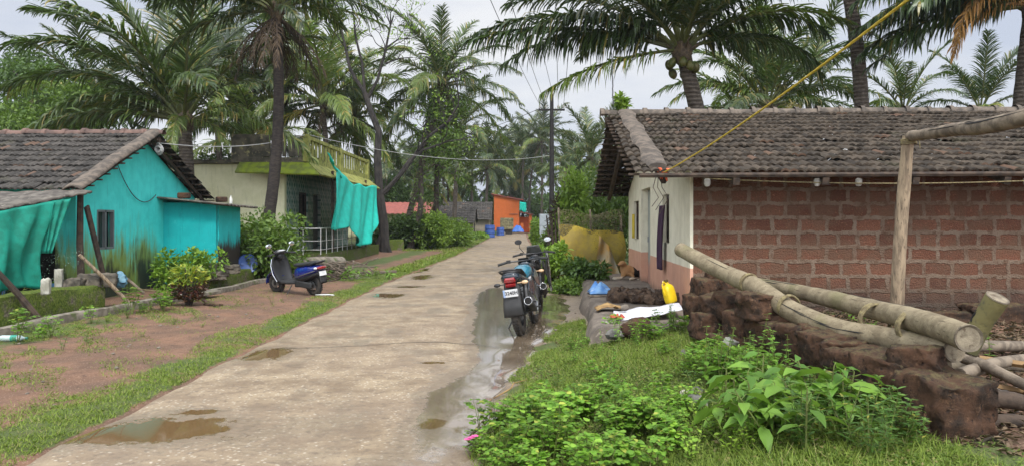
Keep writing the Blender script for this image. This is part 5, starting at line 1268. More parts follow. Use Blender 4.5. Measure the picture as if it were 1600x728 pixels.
# grey cabinet by the pole
CB = thing('grey_cabinet', 'light grey two-door metal cabinet on legs beside the electric pole', 'cabinet', (1.68, 38.4, 0))
cabm = plain('cabinet_grey', (.30, .335, .36), .5)
mb = MB(); mb.box((0, 0, 1.32), (.62, .4, 1.22)); mb.build('body', cabm, CB, bevel=.015, smooth=False)
for zz in (1.02, 1.63): MB().box((0, -.21, zz), (.56, .02, .56)).build('door', cabm, CB, bevel=.008, smooth=False)
for s in (-1, 1): MB().box((s*.26, 0, .35), (.06, .3, .74)).build('leg', pole_m, CB, smooth=False)

# ---------------------------------------------------------------- net fence with posts
t = NT('fishing_net'); co = t.coord(); x, y, z = t.xyz(co)
n = t.noise(co, 2.2, 5, .6)
def build_net(name, ca, cb, dens):
    t = NT(name); co = t.coord(); n = t.noise(co, 2.0, 6, .65); v = t.noise(t.mapping(co, (40, 40, 40)), 1.0, 2)
    p = t.bsdf(t.mix(t.ramp(n, .35, .65), ca, cb), .8, spec=.2); tr = t.n('ShaderNodeBsdfTransparent'); m = t.n('ShaderNodeMixShader')
    t.set(m.inputs[0], t.ramp(t.math('ADD', v, t.math('MULTIPLY', t.math('SUBTRACT', n, .5), .4)), .52-dens*.3, .60-dens*.3)); t.t.links.new(tr.outputs[0], m.inputs[1]); t.t.links.new(p.outputs[0], m.inputs[2])
    return t.done(m)
net_y = build_net('yellow_net', (.36, .27, .035), (.24, .18, .05), .75)
net_d = build_net('olive_net', (.12, .10, .05), (.07, .065, .035), .1)
net_g = build_net('pale_green_net', (.16, .24, .17), (.12, .19, .15), -.28)
NF = thing('net_fence', 'fence of sagging olive and yellow fishing net on sticks beside the white gable', 'fence', (2.1, 20.5, 0))
def nf(u, v, top, bot, off=0):
    x = 1.25+1.75*u; zt = top+.05*math.cos(u*2*PI)+.03*math.sin(u*9); zb = bot
    return (x+.03*math.sin(v*7+u*5), 20.6+off-.12*math.sin(v*PI)+.030*math.sin(u*17+v*4)-.5*max(0, .3-u)*v, zt+(zb-zt)*v)
mb = MB(); mb.grid(lambda u, v: nf(u, v, 1.84, .9), 30, 12); par(mb.build('upper_net', net_d), NF)
mb = MB(); mb.grid(lambda u, v: nf(u, v, 1.44-.5*max(0, u-.55), .12+.05*math.sin(u*8), -.12), 34, 16); par(mb.build('lower_net', net_y), NF)
net_p = build_net('patterned_net', (.42, .24, .06), (.30, .28, .20), .9)
mb = MB(); mb.grid(lambda u, v: (2.15+.75*u*(.55+.45*v)+.35*(1-v)*(1-u)*.4, 20.15-.3*v-.06*math.sin(u*9+v*5), 1.22-.30*u-v*(.95+.12*math.sin(u*3))+.0), 24, 18); par(mb.build('patterned_net', net_p), NF)
for xx, h_ in ((1.27, 1.95), (2.12, 1.9), (2.95, 1.75)): par(MB().tube([(xx, 20.7, -.1), (xx+.03, 20.7, h_*.5), (xx-.02, 20.7, h_)], [.04, .035, .028], 7).build('post', wood_grey), NF)
mb = MB()
for k in range(5): mb.tube([(1.05+k*.07, 22.2, 0), (1.08+k*.07+.06*math.sin(k*2), 22.25, 1.0), (1.0+k*.08, 22.2, 1.75+.2*math.sin(k*3))], [.035, .03, .02], 6)
tag(mb.build('stick_bundle', wood_dark), 'bundle of dark upright sticks left of the net fence', 'sticks')

# ---------------------------------------------------------------- things on the plinth
PZ = .29
sackm = mat('white_sack', (.62, .62, .65), (.52, .52, .56), 6, .7, .25)
mb = MB(); mb.grid(lambda u, v: (1.34+.95*u+.10*v, 10.15+.75*v+.12*u-.1*math.sin(u*3), PZ+.035+.035*mnoise.noise((u*4, v*4, 1))+.10*u-.10*max(0, .25-v)*(1-u)*2), 20, 14)
tag(mb.build('white_sack', sackm, solid=.012), 'white plastic sack spread out on the near end of the plinth', 'sack')
def rock(r, seed, amp=.35, nu=16, nv=10): 
    mb = MB(); mb.ell((0, 0, 0), r, nu, nv, amp, seed, 1.9); return mb
husk = mat('coconut_husk', (.13, .085, .055), (.045, .030, .022), 10, .95, .9, dist=.02, c3=(.17, .12, .08), s3=26)
rg = random.Random(31)
hk = []
for i in range(44):
    u = rg.random(); x = 1.62+.95*u; y = 12.2+.5*rg.random()-.35*u; z = PZ+.05+.10*rg.random()*(1 if rg.random() < .6 else .2)
    if not hk:
        mb = rock((.13, .085, .06), i, .5, 12, 8); mb.add([(-.14, .05, .0), (0, .09, .02), (.13, .05, .03), (.12, .055, -.03), (0, .10, -.04)], [(0, 1, 2, 3, 4)]); o = mb.build('coconut_husk', husk); hk.append(o)
    else: o = hk[0].copy(); COL.objects.link(o); o.scale = [rg.uniform(.7, 1.25) for _ in range(3)]
    o.location = (x, y, z); o.rotation_euler = (rg.uniform(0, 6), rg.uniform(0, 6), rg.uniform(0, 6))
    tag(o, 'one of the brown coconut husks heaped on the plinth', 'coconut husk', 'coconut husks heaped on the plinth')
# yellow jerrycan
JC = thing('jerrycan', 'bright yellow plastic jerrycan leaning on the white gable corner', 'jerrycan', (2.36, 11.35, PZ+.10)); JC.scale = (.85, .85, .85); JC.rotation_euler = (R(-8), R(-12), R(35))
yel = plain('yellow_plastic', (.78, .56, .012), .35, 0, .5, .2)
mb = MB(); mb.loft([sect(0, 0, 0, .01, .01, 16, 3)]*0 or [[(p[1], p[2], zz) for p in sect(0, 0, 0, w_, d_, 16, 3.5)] for zz, w_, d_ in ((0, .09, .07), (.01, .105, .085), (.16, .108, .088), (.26, .105, .085), (.31, .085, .07), (.335, .04, .035), (.345, .03, .03), (.38, .03, .03))])
jb = mb.build('body', yel, JC, sub=1)
mb = MB(); mb.tube([(-.03, 0, .34), (-.07, 0, .40), (-.11, 0, .36), (-.115, 0, .22), (-.10, 0, .16)], .018, 8); mb.build('handle', yel, JC)
MB().lathe([(.001, .38), (.036, .38), (.036, .415), (.001, .415)], (0, 0, 0), n=14).build('cap', plain('dark_cap', (.10, .07, .02), .5), JC)
# blue bag, board, leaf, rubble
bagb = mat('blue_plastic_bag', (.09, .24, .55), (.20, .40, .68), 6, .35, .3, c3=(.45, .55, .70), s3=9)
mb = MB(); mb.grid(lambda u, v: (1.38+.42*u, 13.6+.55*v, PZ+.02+.17*math.sin(u*PI)**.7*math.sin(v*PI)**.7*(1+.6*mnoise.noise((u*5, v*5, 3)))), 18, 16); tag(mb.build('plastic_bag', bagb, solid=.008), 'crumpled blue plastic bag on the plinth', 'bag')
mb = MB(); mb.grid(lambda u, v: (1.74+.36*u, 13.7+.4*v, PZ+.015+.03*mnoise.noise((u*4, v*4, 8))), 10, 8); tag(mb.build('plastic_sheet', bagb, solid=.008), 'flat pale blue plastic sheet beside the crumpled bag', 'sheet')
tag(MB().box((1.52, 13.25, PZ+.02), (.42, .12, .03), (0, 0, .1)).build('board', wood_grey, bevel=.006, smooth=False), 'short grey board lying before the blue bag', 'board')
dryl = mat('dry_palm_sheath', (.34, .22, .09), (.20, .12, .05), 5, .8, .4)
mb = MB(); mb.grid(lambda u, v: (1.22+.40*u, 11.05+.35*v, PZ+.03+.05*math.sin(u*PI)+.04*mnoise.noise((u*5, v*6, 2))), 12, 10); tag(mb.build('dry_leaf', dryl, solid=.01), 'curled tan dry palm sheath at the plinth edge', 'leaf')
mb = rock((.17, .14, .15), 3, .4); o = mb.build('pale_rock', mat('pale_rock', (.36, .34, .28), (.20, .19, .15), 5, .9, .6)); o.location = (1.28, 9.9, .17); tag(o, 'pale whitish rock at the near foot of the plinth', 'rock')
mb = rock((.19, .17, .16), 9, .4); o = mb.build('red_rock', laterite); o.location = (1.52, 9.35, .26); tag(o, 'reddish laterite rock below the white sack', 'rock')
mb = MB(); mb.grid(lambda u, v: (1.30+.18*u, 10.05+.25*v, PZ+.02+.05*mnoise.noise((u*6, v*6, 7))+.03), 8, 8); tag(mb.build('red_wrapper', plain('red_wrapper', (.42, .06, .025), .4), solid=.006), 'torn red wrapper under the white sack corner', 'wrapper')
mb = rock((.06, .05, .045), 12, .3); o = mb.build('pebble', mat('grey_stone', (.22, .19, .15), (.13, .11, .09), 8, .9, .4)); o.location = (1.55, 10.55, PZ+.12); tag(o, 'small stone weighing down the white sack', 'stone')
cl = mat('purple_cloth', (.032, .014, .034), (.06, .03, .055), 30, .9, .3, stretch=(1, 6, .3))
mb = MB(); mb.grid(lambda u, v: (2.63-.035-.03*math.sin(v*2.5)-.025*math.sin(u*15), 13.05+.36*u+.12*v, 1.86-v*1.1), 14, 20); tag(mb.build('hanging_cloth', cl, solid=.012), 'dark purple cloth hanging out of the near gable window', 'cloth')
mb = MB(); mb.grid(lambda u, v: (2.86-.05-.02*math.sin(u*9), 17.6+.25*u, 1.75-v*.55), 8, 8); tag(mb.build('yellow_cloth', plain('yellow_cloth', (.5, .38, .03), .8), solid=.01), 'yellow rag hanging at the far gable window', 'cloth')
# dog curled beside the wall
t = NT('dog_coat'); co = t.coord(); x, y, z = t.xyz(co); n = t.noise(co, 7, 4)
a = t.math('ADD', x, t.math('MULTIPLY', t.math('SUBTRACT', n, .5), .12))
col = t.mix(t.ramp(a, .02, .05), (.36, .20, .09), (.018, .015, .013)); col = t.mix(t.ramp(t.math('ADD', z, t.math('MULTIPLY', t.math('SUBTRACT', n, .5), .08)), .06, .085, 1, 0), col, (.48, .40, .30))
col = t.mix(t.ramp(a, -.40, -.34, 1, 0), col, (.62, .56, .46))
coat_m = t.done(t.bsdf(col, .9, bump=t.bump(t.noise(co, 90, 3), .5, .006), spec=.15))
DG = thing('dog', 'tan and black dog resting on the plinth against the pink foot of the wall', 'dog', (2.68, 17.2, PZ), 0)
def skin(name, pts, edges, rad, m, parent, sub=2):
    me = bpy.data.meshes.new(name); me.from_pydata(pts, edges, []); me.materials.append(m); o = link(name, me, parent)
    md_ = o.modifiers.new('skin', 'SKIN'); md_.use_smooth_shade = True
    for i, r in enumerate(rad):
        sv = me.skin_vertices[0].data[i]; sv.radius = (r, r) if not isinstance(r, tuple) else r; sv.use_root = (i == 0)
    q = o.modifiers.new('sub', 'SUBSURF'); q.levels = sub; q.render_levels = sub
    dg_ = bpy.context.evaluated_depsgraph_get(); me2 = bpy.data.meshes.new_from_object(o.evaluated_get(dg_)); me2.materials.clear(); me2.materials.append(m)
    bpy.data.objects.remove(o); me2.polygons.foreach_set('use_smooth', [True]*len(me2.polygons)); me2.name = name; return link(name, me2, parent)
pts = [(.10, .05, .15), (-.02, .03, .19), (-.14, 0, .22), (-.20, -.02, .30), (-.19, -.06, .36), (-.23, -.10, .375), (-.29, -.16, .35), (-.33, -.20, .335),   # pelvis, loin, chest, neck, head, brow, muzzle, nose
       (-.20, -.07, .12), (-.23, -.09, .04), (-.36, -.12, .03), (-.46, -.13, .025), (-.13, .09, .12), (-.18, .12, .04), (-.34, .06, .03), (-.42, .05, .025),
       (.08, -.09, .14), (-.05, -.16, .13), (.05, -.17, .04), (-.09, -.2, .025), (.18, .06, .08), (.24, 0, .035), (.2, -.12, .025), (.1, -.2, .02)]
ed = [(0, 1), (1, 2), (2, 3), (3, 4), (4, 5), (5, 6), (6, 7), (2, 8), (8, 9), (9, 10), (10, 11), (2, 12), (12, 13), (13, 14), (14, 15), (0, 16), (16, 17), (17, 18), (18, 19), (0, 20), (20, 21), (21, 22), (22, 23)]
rd = [.12, .125, .13, .085, .078, .07, .045, .028, .055, .035, .028, .032, .055, .035, .028, .032, .09, .06, .032, .03, .03, .024, .02, .012]
skin('body', pts, ed, rd, coat_m, DG)
for s in (-1, 1):
    mb = MB(); mb.loft([[(-.17+.05*s, -.05+.03*s, .42), (-.19+.05*s, -.07+.03*s, .425), (-.18+.05*s, -.06+.03*s, .435)], [(-.15+.08*s, -.05+.045*s, .40), (-.19+.09*s, -.09+.045*s, .40), (-.17+.085*s, -.06+.05*s, .41)], [(-.18+.10*s, -.08+.05*s, .35), (-.185+.10*s, -.085+.05*s, .35), (-.18+.1*s, -.075+.05*s, .352)]]); mb.build('ear', plain('dog_ear', (.05, .03, .02), .9), DG)
mb = MB(); mb.ell((-.355, -.222, .34), (.018, .018, .014), 8, 6); mb.build('nose', blk_m, DG)

# ---------------------------------------------------------------- laterite block wall, logs, post
SW = thing('block_wall', 'tumbled low wall of mossy laterite blocks curving towards the camera', 'wall', (2.5, 7, 0))
def block(c, dims, rot, seed, m=laterite, amp=.042, parent=SW, name='block', bev=.14):
    bm = bmesh.new(); bmesh.ops.create_cube(bm, size=1); bmesh.ops.subdivide_edges(bm, edges=bm.edges, cuts=11, use_grid_fill=True)
    for v in bm.verts:
        q = v.co*2; l = max(abs(q.x), abs(q.y), abs(q.z)); s_ = q.normalized()*1.25; q = q.lerp(s_, .20*(sum(abs(a) > .7 for a in q) >= 2) + .03)
        n1 = mnoise.noise_vector(q*1.3+Vector((seed*5.1, seed, 0)))*amp*1.8; n2 = mnoise.noise_vector(q*3.6+Vector((seed, 0, seed*2.7)))*amp*1.5
        q = q*.5+n1+n2; v.co = Vector((q.x*dims[0], q.y*dims[1], q.z*dims[2]))
    me = bpy.data.meshes.new(name); bm.to_mesh(me); bm.free(); me.materials.append(m); me.polygons.foreach_set('use_smooth', [True]*len(me.polygons))
    o = link(name, me, parent, Vector(c)-(parent.location if parent else Vector()), rot); return o
BL = [  # px, py (centre), depth, (along, across, height), yaw
 (1474, 628, 4.75, (.42, .40, .33), .3), (1476, 705, 4.75, (.50, .46, .24), .1), (1388, 588, 5.15, (.36, .34, .28), .5), (1432, 566, 5.0, (.28, .26, .20), .9),
 (1342, 570, 5.6, (.34, .32, .24), .35), (1300, 545, 6.1, (.40, .34, .26), .25), (1358, 640, 5.3, (.36, .30, .30), .2), (1258, 530, 6.6, (.42, .34, .26), .2), (1290, 590, 6.2, (.38, .3, .28), .3),
 (1212, 520, 7.1, (.44, .36, .26), .15), (1190, 478, 7.2, (.36, .38, .24), .1), (1180, 570, 7.2, (.36, .3, .24), .2), (1140, 540, 7.8, (.3, .3, .24), .6), (1105, 510, 8.4, (.34, .3, .26), .1),
 (1238, 512, 6.95, (.26, .26, .2), .6), (1275, 528, 6.4, (.24, .24, .2), .2), (1322, 555, 5.85, (.26, .26, .22), .7), (1410, 612, 5.0, (.30, .26, .24), .2), (1325, 612, 5.75, (.32, .28, .24), .5), (1232, 585, 6.7, (.3, .28, .22), .4), (1165, 545, 7.5, (.28, .26, .2), .9), (1440, 660, 4.75, (.26, .24, .2), .4),
 (1150, 475, 8.2, (.3, .4, .26), .2), (1120, 480, 8.9, (.3, .34, .28), .0), (1105, 452, 9.4, (.36, .30, .26), .1), (1128, 440, 9.4, (.3, .3, .24), .5), (1090, 478, 9.3, (.26, .26, .26), .3), (1165, 510, 7.7, (.34, .3, .3), .4), (1245, 560, 6.7, (.4, .3, .28), .2), (1115, 540, 8.3, (.26, .24, .2), 1.0)]
for i, (px, py, d, dm, yw) in enumerate(BL):
    block(P(px, py, d), (dm[1]*1.05, dm[0]*1.08, dm[2]*1.05), (random.Random(i).uniform(-.12, .12), random.Random(i+9).uniform(-.12, .12), yw), i)
o = block(P(1142, 537, 7.45), (.09, .12, .10), (.3, .2, .5), 77, mat('white_stone', (.40, .39, .33), (.28, .27, .22), 6, .85, .4), .06, None, 'pale_stone'); tag(o, 'small angular whitish stone wedged in the laterite block wall', 'stone')
for i, (px, py, d, dm) in enumerate(((1560, 492, 9.9, (.9, .3, .28)), (1480, 500, 9.9, (.6, .3, .22)), (1600, 545, 8.4, (.5, .3, .2)))):
    tag(block(P(px, py, d), dm, (0, 0, .1*i), 50+i, laterite, .05, None, 'foundation_block'), ('dark laterite foundation block at the foot of the brick wall, right edge', 'lower foundation block just left of it, behind the stump', 'loose dark block near the right frame edge among the poles')[i], 'block')

t = NT('bamboo_log'); co = t.coord('Generated'); x, y, z = t.xyz(co); ob = t.coord(); n = t.noise(ob, 7, 6, .65); n2 = t.noise(t.mapping(ob, (3, 3, 3)), 14, 4)
col = t.mix(t.ramp(n, .35, .65), (.265, .22, .14), (.16, .128, .08)); col = t.mix(t.ramp(n2, .55, .72, 0, .6), col, (.13, .10, .065)); ck = t.noise(t.mapping(ob, (60, 3, 60), (0, 0, 0), (0, R(12), R(20))), 1.0, 4, .7); col = t.mix(t.ramp(ck, .60, .66, 0, .8), col, (.06, .045, .03)); col = t.mix(t.ramp(t.noise(ob, 2.3, 4), .52, .68, 0, .55), col, (.16, .15, .07))
log_m = t.done(t.bsdf(col, .75, bump=t.bump(t.math('ADD', n, n2), .45, .012), spec=.25))
log_d = mat('old_log', (.20, .165, .115), (.11, .09, .065), 6, .85, .6, c3=(.07, .06, .045), s3=18)
cutm = mat('cut_log_end', (.26, .22, .155), (.14, .115, .08), 9, .9, .6, c3=(.10, .075, .05), s3=24)
endm = None
def log(name, label, pts, rad, m, nodes=.36, hollow=False, cat='log', bumpy=.028, n=18):
    pts = [Vector(p) for p in pts]; fine = []; rr = []; root = thing(name, label, cat, pts[0]); m_ = 44
    for i in range(m_+1):                                                      # Catmull-like resample
        u = i/m_*(len(pts)-1); k = min(len(pts)-2, int(u)); f = u-k
        p0, p1, p2, p3 = pts[max(0, k-1)], pts[k], pts[k+1], pts[min(len(pts)-1, k+2)]
        q = .5*((2*p1)+(p2-p0)*f+(2*p0-5*p1+4*p2-p3)*f*f+(3*p1-p0-3*p2+p3)*f**3); fine.append(q-root.location)
        r = rad[min(k, len(rad)-2)]*(1-f)+rad[min(k+1, len(rad)-1)]*f
        ph = ((fine[-1]-fine[0]).length % nodes)/nodes; rr.append(r*(1+(bumpy if ph < .10 else 0)+.07*mnoise.noise(((fine[-1]-fine[0]).length*2.3, r*9, 1))+.03*mnoise.noise(((fine[-1]-fine[0]).length*8, r*5, 4))))
    mb = MB(); mb.tube(fine, rr, n); mb.m = 1; rc = random.Random(len(label))
    for c_ in range(9):
        i0 = rc.randrange(2, m_-12); an = rc.uniform(.2, 2.9); ps = []
        for i in range(i0, i0+rc.randrange(4, 11)):
            tt = (fine[i+1]-fine[i-1]).normalized(); sd_ = tt.cross(Vector((0, 0, 1))).normalized() if abs(tt.z) < .95 else Vector((1, 0, 0)); up_ = sd_.cross(tt)
            an += rc.uniform(-.05, .05); ps.append(fine[i]+(sd_*math.cos(an)+up_*math.sin(an)*(1 if abs(tt.z) < .95 else -1))*rr[i]*.985)
        mb.tube(ps, [.0012]+[rc.uniform(.003, .006) for _ in ps[1:-1]]+[.001], 5)
    mb.build('shaft', [m, dark_in], root, angle=60)
    for e in (0, -1):
        a = fine[e]; dr = (fine[e]-fine[1 if e == 0 else -2]).normalized(); mb = MB(); q = dr.orthogonal().normalized(); s = dr.cross(q)
        rings = [[a+dr*h_+(q*math.cos(2*PI*k/n)+s*math.sin(2*PI*k/n))*rr[e]*w_*(1+.06*mnoise.noise((k*.9, w_*3, 2))) for k in range(n)] for w_, h_ in ((1.0, .004), (.97, .012), (.80, .010 if not hollow or e == 0 else .002), (.5, .004 if not hollow or e == 0 else -.015), (.05, .004 if not hollow or e == 0 else -.02))]
        mb.loft(rings[:3], cap=False); mb.m = 1; mb.loft(rings[2:], cap=True); mb.build('cut_end', [log_d, endm or cutm], root)
    return root
log('bamboo_log', 'long pale thin log slanting from mid air over the block wall, knotted in the middle', [P(1064, 390, 9.1), P(1120, 420, 8.3), P(1180, 448, 7.5), P(1240, 487, 6.8), P(1310, 515, 6.2), P(1380, 527, 5.75), P(1440, 540, 5.35), P(1490, 548, 5.0)], [.080, .088, .092, .092, .09, .086, .082, .076], log_m, .33)
log('bamboo_log', 'thick log with a whitish hollow cut end facing the camera', [P(1180, 442, 8.3), P(1260, 458, 7.3), P(1360, 482, 6.2), P(1450, 505, 5.3), P(1513, 528, 4.72)], [.064, .072, .080, .085, .085], log_m, .30, True)
log('stump_log', 'short mossy log stump tilted up with a dark sawn top', [P(1512, 548, 5.35), P(1532, 508, 5.3), P(1558, 466, 5.2)], [.066, .070, .078], mat('mossy_log', (.17, .15, .06), (.10, .095, .04), 5, .85, .6, c3=(.09, .08, .05), s3=20), .5, False, 'log', .0)
log('wooden_post', 'upright pale wooden post standing before the laterite wall', [(4.18, 8.35, .55), P(1405, 400, 8.25), P(1412, 300, 8.2), P(1419, 214, 8.15)], [.075, .070, .066, .058], wood_pale, 3, False, 'post', 0, 12)
log('wooden_beam', 'rough round beam tied to the post top and running out to the right', [P(1424, 213, 8.1), P(1490, 203, 7.2), P(1600, 184, 6.0), (4.9, 4.4, 2.75)], [.058, .062, .070, .075], wood_grey, 3, False, 'beam', 0, 12)
ropem = mat('coir_rope', (.24, .20, .10), (.14, .11, .06), 30, .9, .6)
def binding(label, c, axis_, r, turns=3, sq=1.0, m=ropem, th=.011):
    axis_ = Vector(axis_).normalized(); q = axis_.orthogonal().normalized(); s = axis_.cross(q); pts = []
    for i in range(int(turns*20)+1):
        a = i/20*2*PI; pts.append(Vector(c)+q*math.cos(a)*r+s*math.sin(a)*r*sq+axis_*(i/20-turns/2)*th*1.9+Vector((0, 0, .004*math.sin(i))))
    mb = MB(); mb.tube(pts, th, 6)
    e = pts[-1]; mb.tube([e, e+Vector((.03, -.02, .03)), e+Vector((.07, -.03, -.02)), e+Vector((.08, -.03, -.09))], th*.7, 5)
    return tag(mb.build('rope_binding', m), label, 'rope')
ax1 = P(1240, 487, 6.8)-P(1180, 448, 7.5); ax2 = P(1450, 505, 5.3)-P(1360, 482, 6.2)
binding('coir rope loop round the thin pale log just above its knot', P(1170, 442, 7.6), ax1, .094, 2)
binding('coir rope lashing the two long logs together behind the kink', P(1232, 478, 6.9), ax1, .102, 2)
binding('thick coir rope round both logs, second binding from the cut end', P(1368, 500, 6.0), ax2, .125, 3, 1.0)
binding('coir rope binding nearest the whitish cut log end', P(1425, 512, 5.5), ax2, .108, 3, 1.0)
binding('thin cord tied round the top of the wooden post', P(1420, 222, 8.15), (0, 0, 1), .075, 4, 1, ropem, .008)
# debris behind the wall
deb = [((1500, 585, 5.6), (1600, 560, 6.2), .05, wood_grey, 'grey pole lying behind the big laterite block, uppermost of the pile'), ((1470, 545, 6.2), (1620, 610, 5.2), .045, wood_grey, 'thin grey pole slanting down towards the right frame edge'), ((1530, 620, 5.1), (1640, 640, 5.0), .06, wood_dark, 'dark charred pole low at the right frame edge'),
       ((1530, 660, 4.9), (1640, 665, 4.8), .05, wood_dark, 'lowest dark pole beside the end of the block wall'), ((1440, 548, 6.6), (1610, 540, 7.6), .06, wood_grey, 'weathered pole lying across below the hollow log end'), ((1290, 520, 7.4), (1440, 545, 6.6), .05, wood_grey, 'long pole lying under the two bound logs'), ((1480, 570, 6.4), (1620, 575, 6.6), .055, log_d, 'brown log in the ferns at the right frame edge')]
for a, b, r, m, lab in deb:
    a, b = P(*a), P(*b); mb = MB(); mb.tube([a, a.lerp(b, .5)+Vector((0, 0, .02)), b], [r, r*.95, r*.8], 10); tag(mb.build('fallen_pole', m), lab, 'pole')
for k, (px, py, d, az, lab) in enumerate(((1480, 590, 5.7, -40, 'dry grey palm frond lying on the poles behind the end block'), (1530, 560, 6.1, -25, 'bleached dry palm frond hanging over the right-hand pole pile'))):
    me = frond_mesh(2.2, 2, 10, .8, .6, 44, 700+k, mat('bleached_leaf', (.26, .24, .21), (.16, .14, .12), 8, .85, .2) if k == 0 else bpy.data.materials['bleached_leaf'], rach_dead, ragged=.3, wd=.04, fold=.1)
    tag(link('dry_palm_frond', me, None, P(px, py, d), (0, R(6), R(az))), lab, 'palm frond')
# yellow rope and cords
yr = mat('yellow_rope', (.58, .43, .05), (.46, .33, .04), 40, .8, .5)
a, b = P(1037, 270, 10.42), P(1395, -3, 4.3); mb = MB(); c = a+(b-a)*1.35
pts = [a.lerp(c, i/120)-Vector((0, 0, .10*4*(i/120)*(1-i/120))) for i in range(121)]
for k in range(3): mb.tube([p+Vector((math.cos(i*.9+k*2.09), 0, math.sin(i*.9+k*2.09)))*.0042 for i, p in enumerate(pts)], .0052, 6)
tag(mb.build('yellow_rope', yr), 'yellow rope running from the tile eave up out of the picture', 'rope')
mb = MB()
for k in range(14): 
    v = Vector((math.cos(k*GA), math.sin(k*GA*1.3), math.sin(k*1.7)))*.09; mb.tube([a, a+v*.6, a+v+Vector((0, 0, -.03))], [.014, .016, .004], 5)
tag(mb.build('ribbon_knot', plain('orange_ribbon', (.75, .13, .04), .6)), 'orange ribbon knot where the yellow rope meets the eave', 'ribbon')
mb = MB()
for k in range(3): mb.tube([a+Vector((-.1+.03*k, .02, -.05)), a+Vector((-.14+.06*k, .02, -.2)), a+Vector((-.07+.07*k, .0, -.34)), a+Vector((-.16+.05*k, .0, -.46-.05*k))], .005, 5)
tag(mb.build('dangling_twig', wood_dark), 'thin dry twigs dangling below the eave by the ribbon', 'twig')
cable(P(1100, 279, 10.45), (8.5, 10.0, 2.22), .10, .009, ropem, 'clothes_line', 'thin cord strung under the eave along the laterite wall', 'cord')
cable(P(958, 165, 14.8), P(955, 60, 17.5), -.05, .012, wire_m, 'loose_wire', 'twisted dark wire rising from the ridge end of the laterite house', 'wire', wob=3)

# ---------------------------------------------------------------- left side clutter
stick = lambda nm, a, b, r, m, lab: tag(MB().tube([a, Vector(a).lerp(Vector(b), .5)+Vector((0, 0, .02)), b], [r, r*.95, r*.8], 7).build(nm, m), lab, 'stick')
stick('leaning_stick', P(65, 503, 11.6), P(-10, 418, 11.2), .05, wood_dark, 'dark thick stick leaning across the mossy wall at the left edge')
stick('leaning_stick', P(206, 478, 13.9), P(124, 398, 13.2), .036, wood_pale, 'pale stick leaning over the end of the mossy wall')
stick('leaning_stick', P(225, 458, 15.2), P(183, 424, 15.0), .03, wood_grey, 'short stick tied with string beside the blue bag')
cable(P(206, 448, 15.0), P(300, 448, 15.6), .08, .010, ropem, 'string', 'slack string from the short stick towards the croton shrub', 'string')
mb = rock((.10, .09, .12), 4, .7); o = mb.build('blue_bag', mat('faded_blue_bag', (.08, .18, .25), (.14, .26, .32), 8, .6, .5)); o.location = P(190, 436, 14.0); tag(o, 'faded blue bag hung at the end of the mossy wall', 'bag')
for i, (px, py, d, lab) in enumerate(((72, 447, 11.9, 'square whitish block standing on the mossy wall'), (92, 436, 13.4, 'taller whitish block behind the mossy wall'))):
    tag(block(P(px, py, d), (.12, .12, .24 if i == 0 else .36), (0, 0, .3), 60+i, mat('whitewashed_block', (.40, .39, .33), (.25, .24, .19), 6, .9, .4) if i == 0 else bpy.data.materials['whitewashed_block'], .04, None, 'block'), lab, 'block')
for i, (px, py, d, w_, lab) in enumerate(((118, 445, 13.4, .30, 'rounded stone on the mossy wall, left of the flat blocks'), (142, 438, 13.6, .36, 'dark flat block on the mossy wall'), (168, 437, 13.8, .30, 'dark block at the end of the mossy wall, under the pale stick'))):
    tag(block(P(px, py, d), (w_, .26, .24), (0, 0, .2*i), 70+i, mat('garden_stone', (.14, .12, .09), (.07, .062, .05), 7, .9, .6) if i == 0 else bpy.data.materials['garden_stone'], .06, None, 'wall_stone'), lab, 'stone')
for i, (px, py, d, w_) in enumerate(((330, 417, 18.2, .4), (345, 425, 18.0, .35), (360, 420, 18.1, .38), (338, 430, 17.7, .36))):
    tag(block(P(px, py, d), (w_, .3, .2), (0, 0, .3*i), 80+i, bpy.data.materials['garden_stone'], .06, None, 'wall_stone'), 'one of the dark stones piled at the teal shed corner', 'stone', 'dark stones piled at the teal shed corner')
# blue bench under the lean-to
bl_t = mat('blue_table_paint', (.05, .16, .36), (.09, .24, .46), 5, .5, .15)
BT = thing('blue_bench', 'long low blue bench under the lean-to roof', 'bench', (-8.35, 14.0, -.06))
MB().box((-.35, 0, .52), (1.9, .42, .06), (0, 0, -.3)).build('seat', bl_t, BT, smooth=False, bevel=.01)
for xx, yy in ((-1.1, .3), (.4, -.15), (-1.15, .1), (.35, -.3)): MB().box((xx, yy, .24), (.06, .06, .5)).build('leg', bl_t, BT, smooth=False)
mb = MB(); mb.grid(lambda u, v: (-8.9+1.35*u, 12.6+1.0*u-.5*v*(1-u), 1.02+.10*u-.55*v*(1-.2*u)-.1*math.sin(u*PI)), 20, 10); tag(mb.build('garden_net', net_g), 'torn pale net draped over the garden behind the mossy wall', 'net')
mb = MB(); mb.grid(lambda u, v: (-9.4+1.2*u, 11.6+.9*u-.3*v, 1.1+.02*u-.6*v-.12*math.sin(u*PI)), 16, 8); tag(mb.build('garden_net', net_g), 'second torn net hanging at the left frame edge', 'net')
# blue barrel
BR = thing('blue_barrel', 'blue plastic barrel lying on its side behind the mossy wall', 'barrel', (-7.05, 20.3, .42)); BR.rotation_euler = (R(80), 0, R(28))
brm = plain('barrel_blue', (.05, .11, .33), .4, 0, .5)
mb = MB(); mb.lathe([(.001, -.40), (.24, -.40), (.265, -.37), (.27, -.15), (.285, -.13), (.27, -.11), (.27, .11), (.285, .13), (.27, .15), (.265, .37), (.24, .40), (.22, .385), (.001, .385)], n=26); bb = mb.build('body', brm, BR)
for s in (-1, 1): mb = MB(); mb.lathe([(.001, .385), (.035, .385), (.035, .415), (.001, .415)], (s*.14, 0, 0), n=12); mb.build('cap', brm, BR)
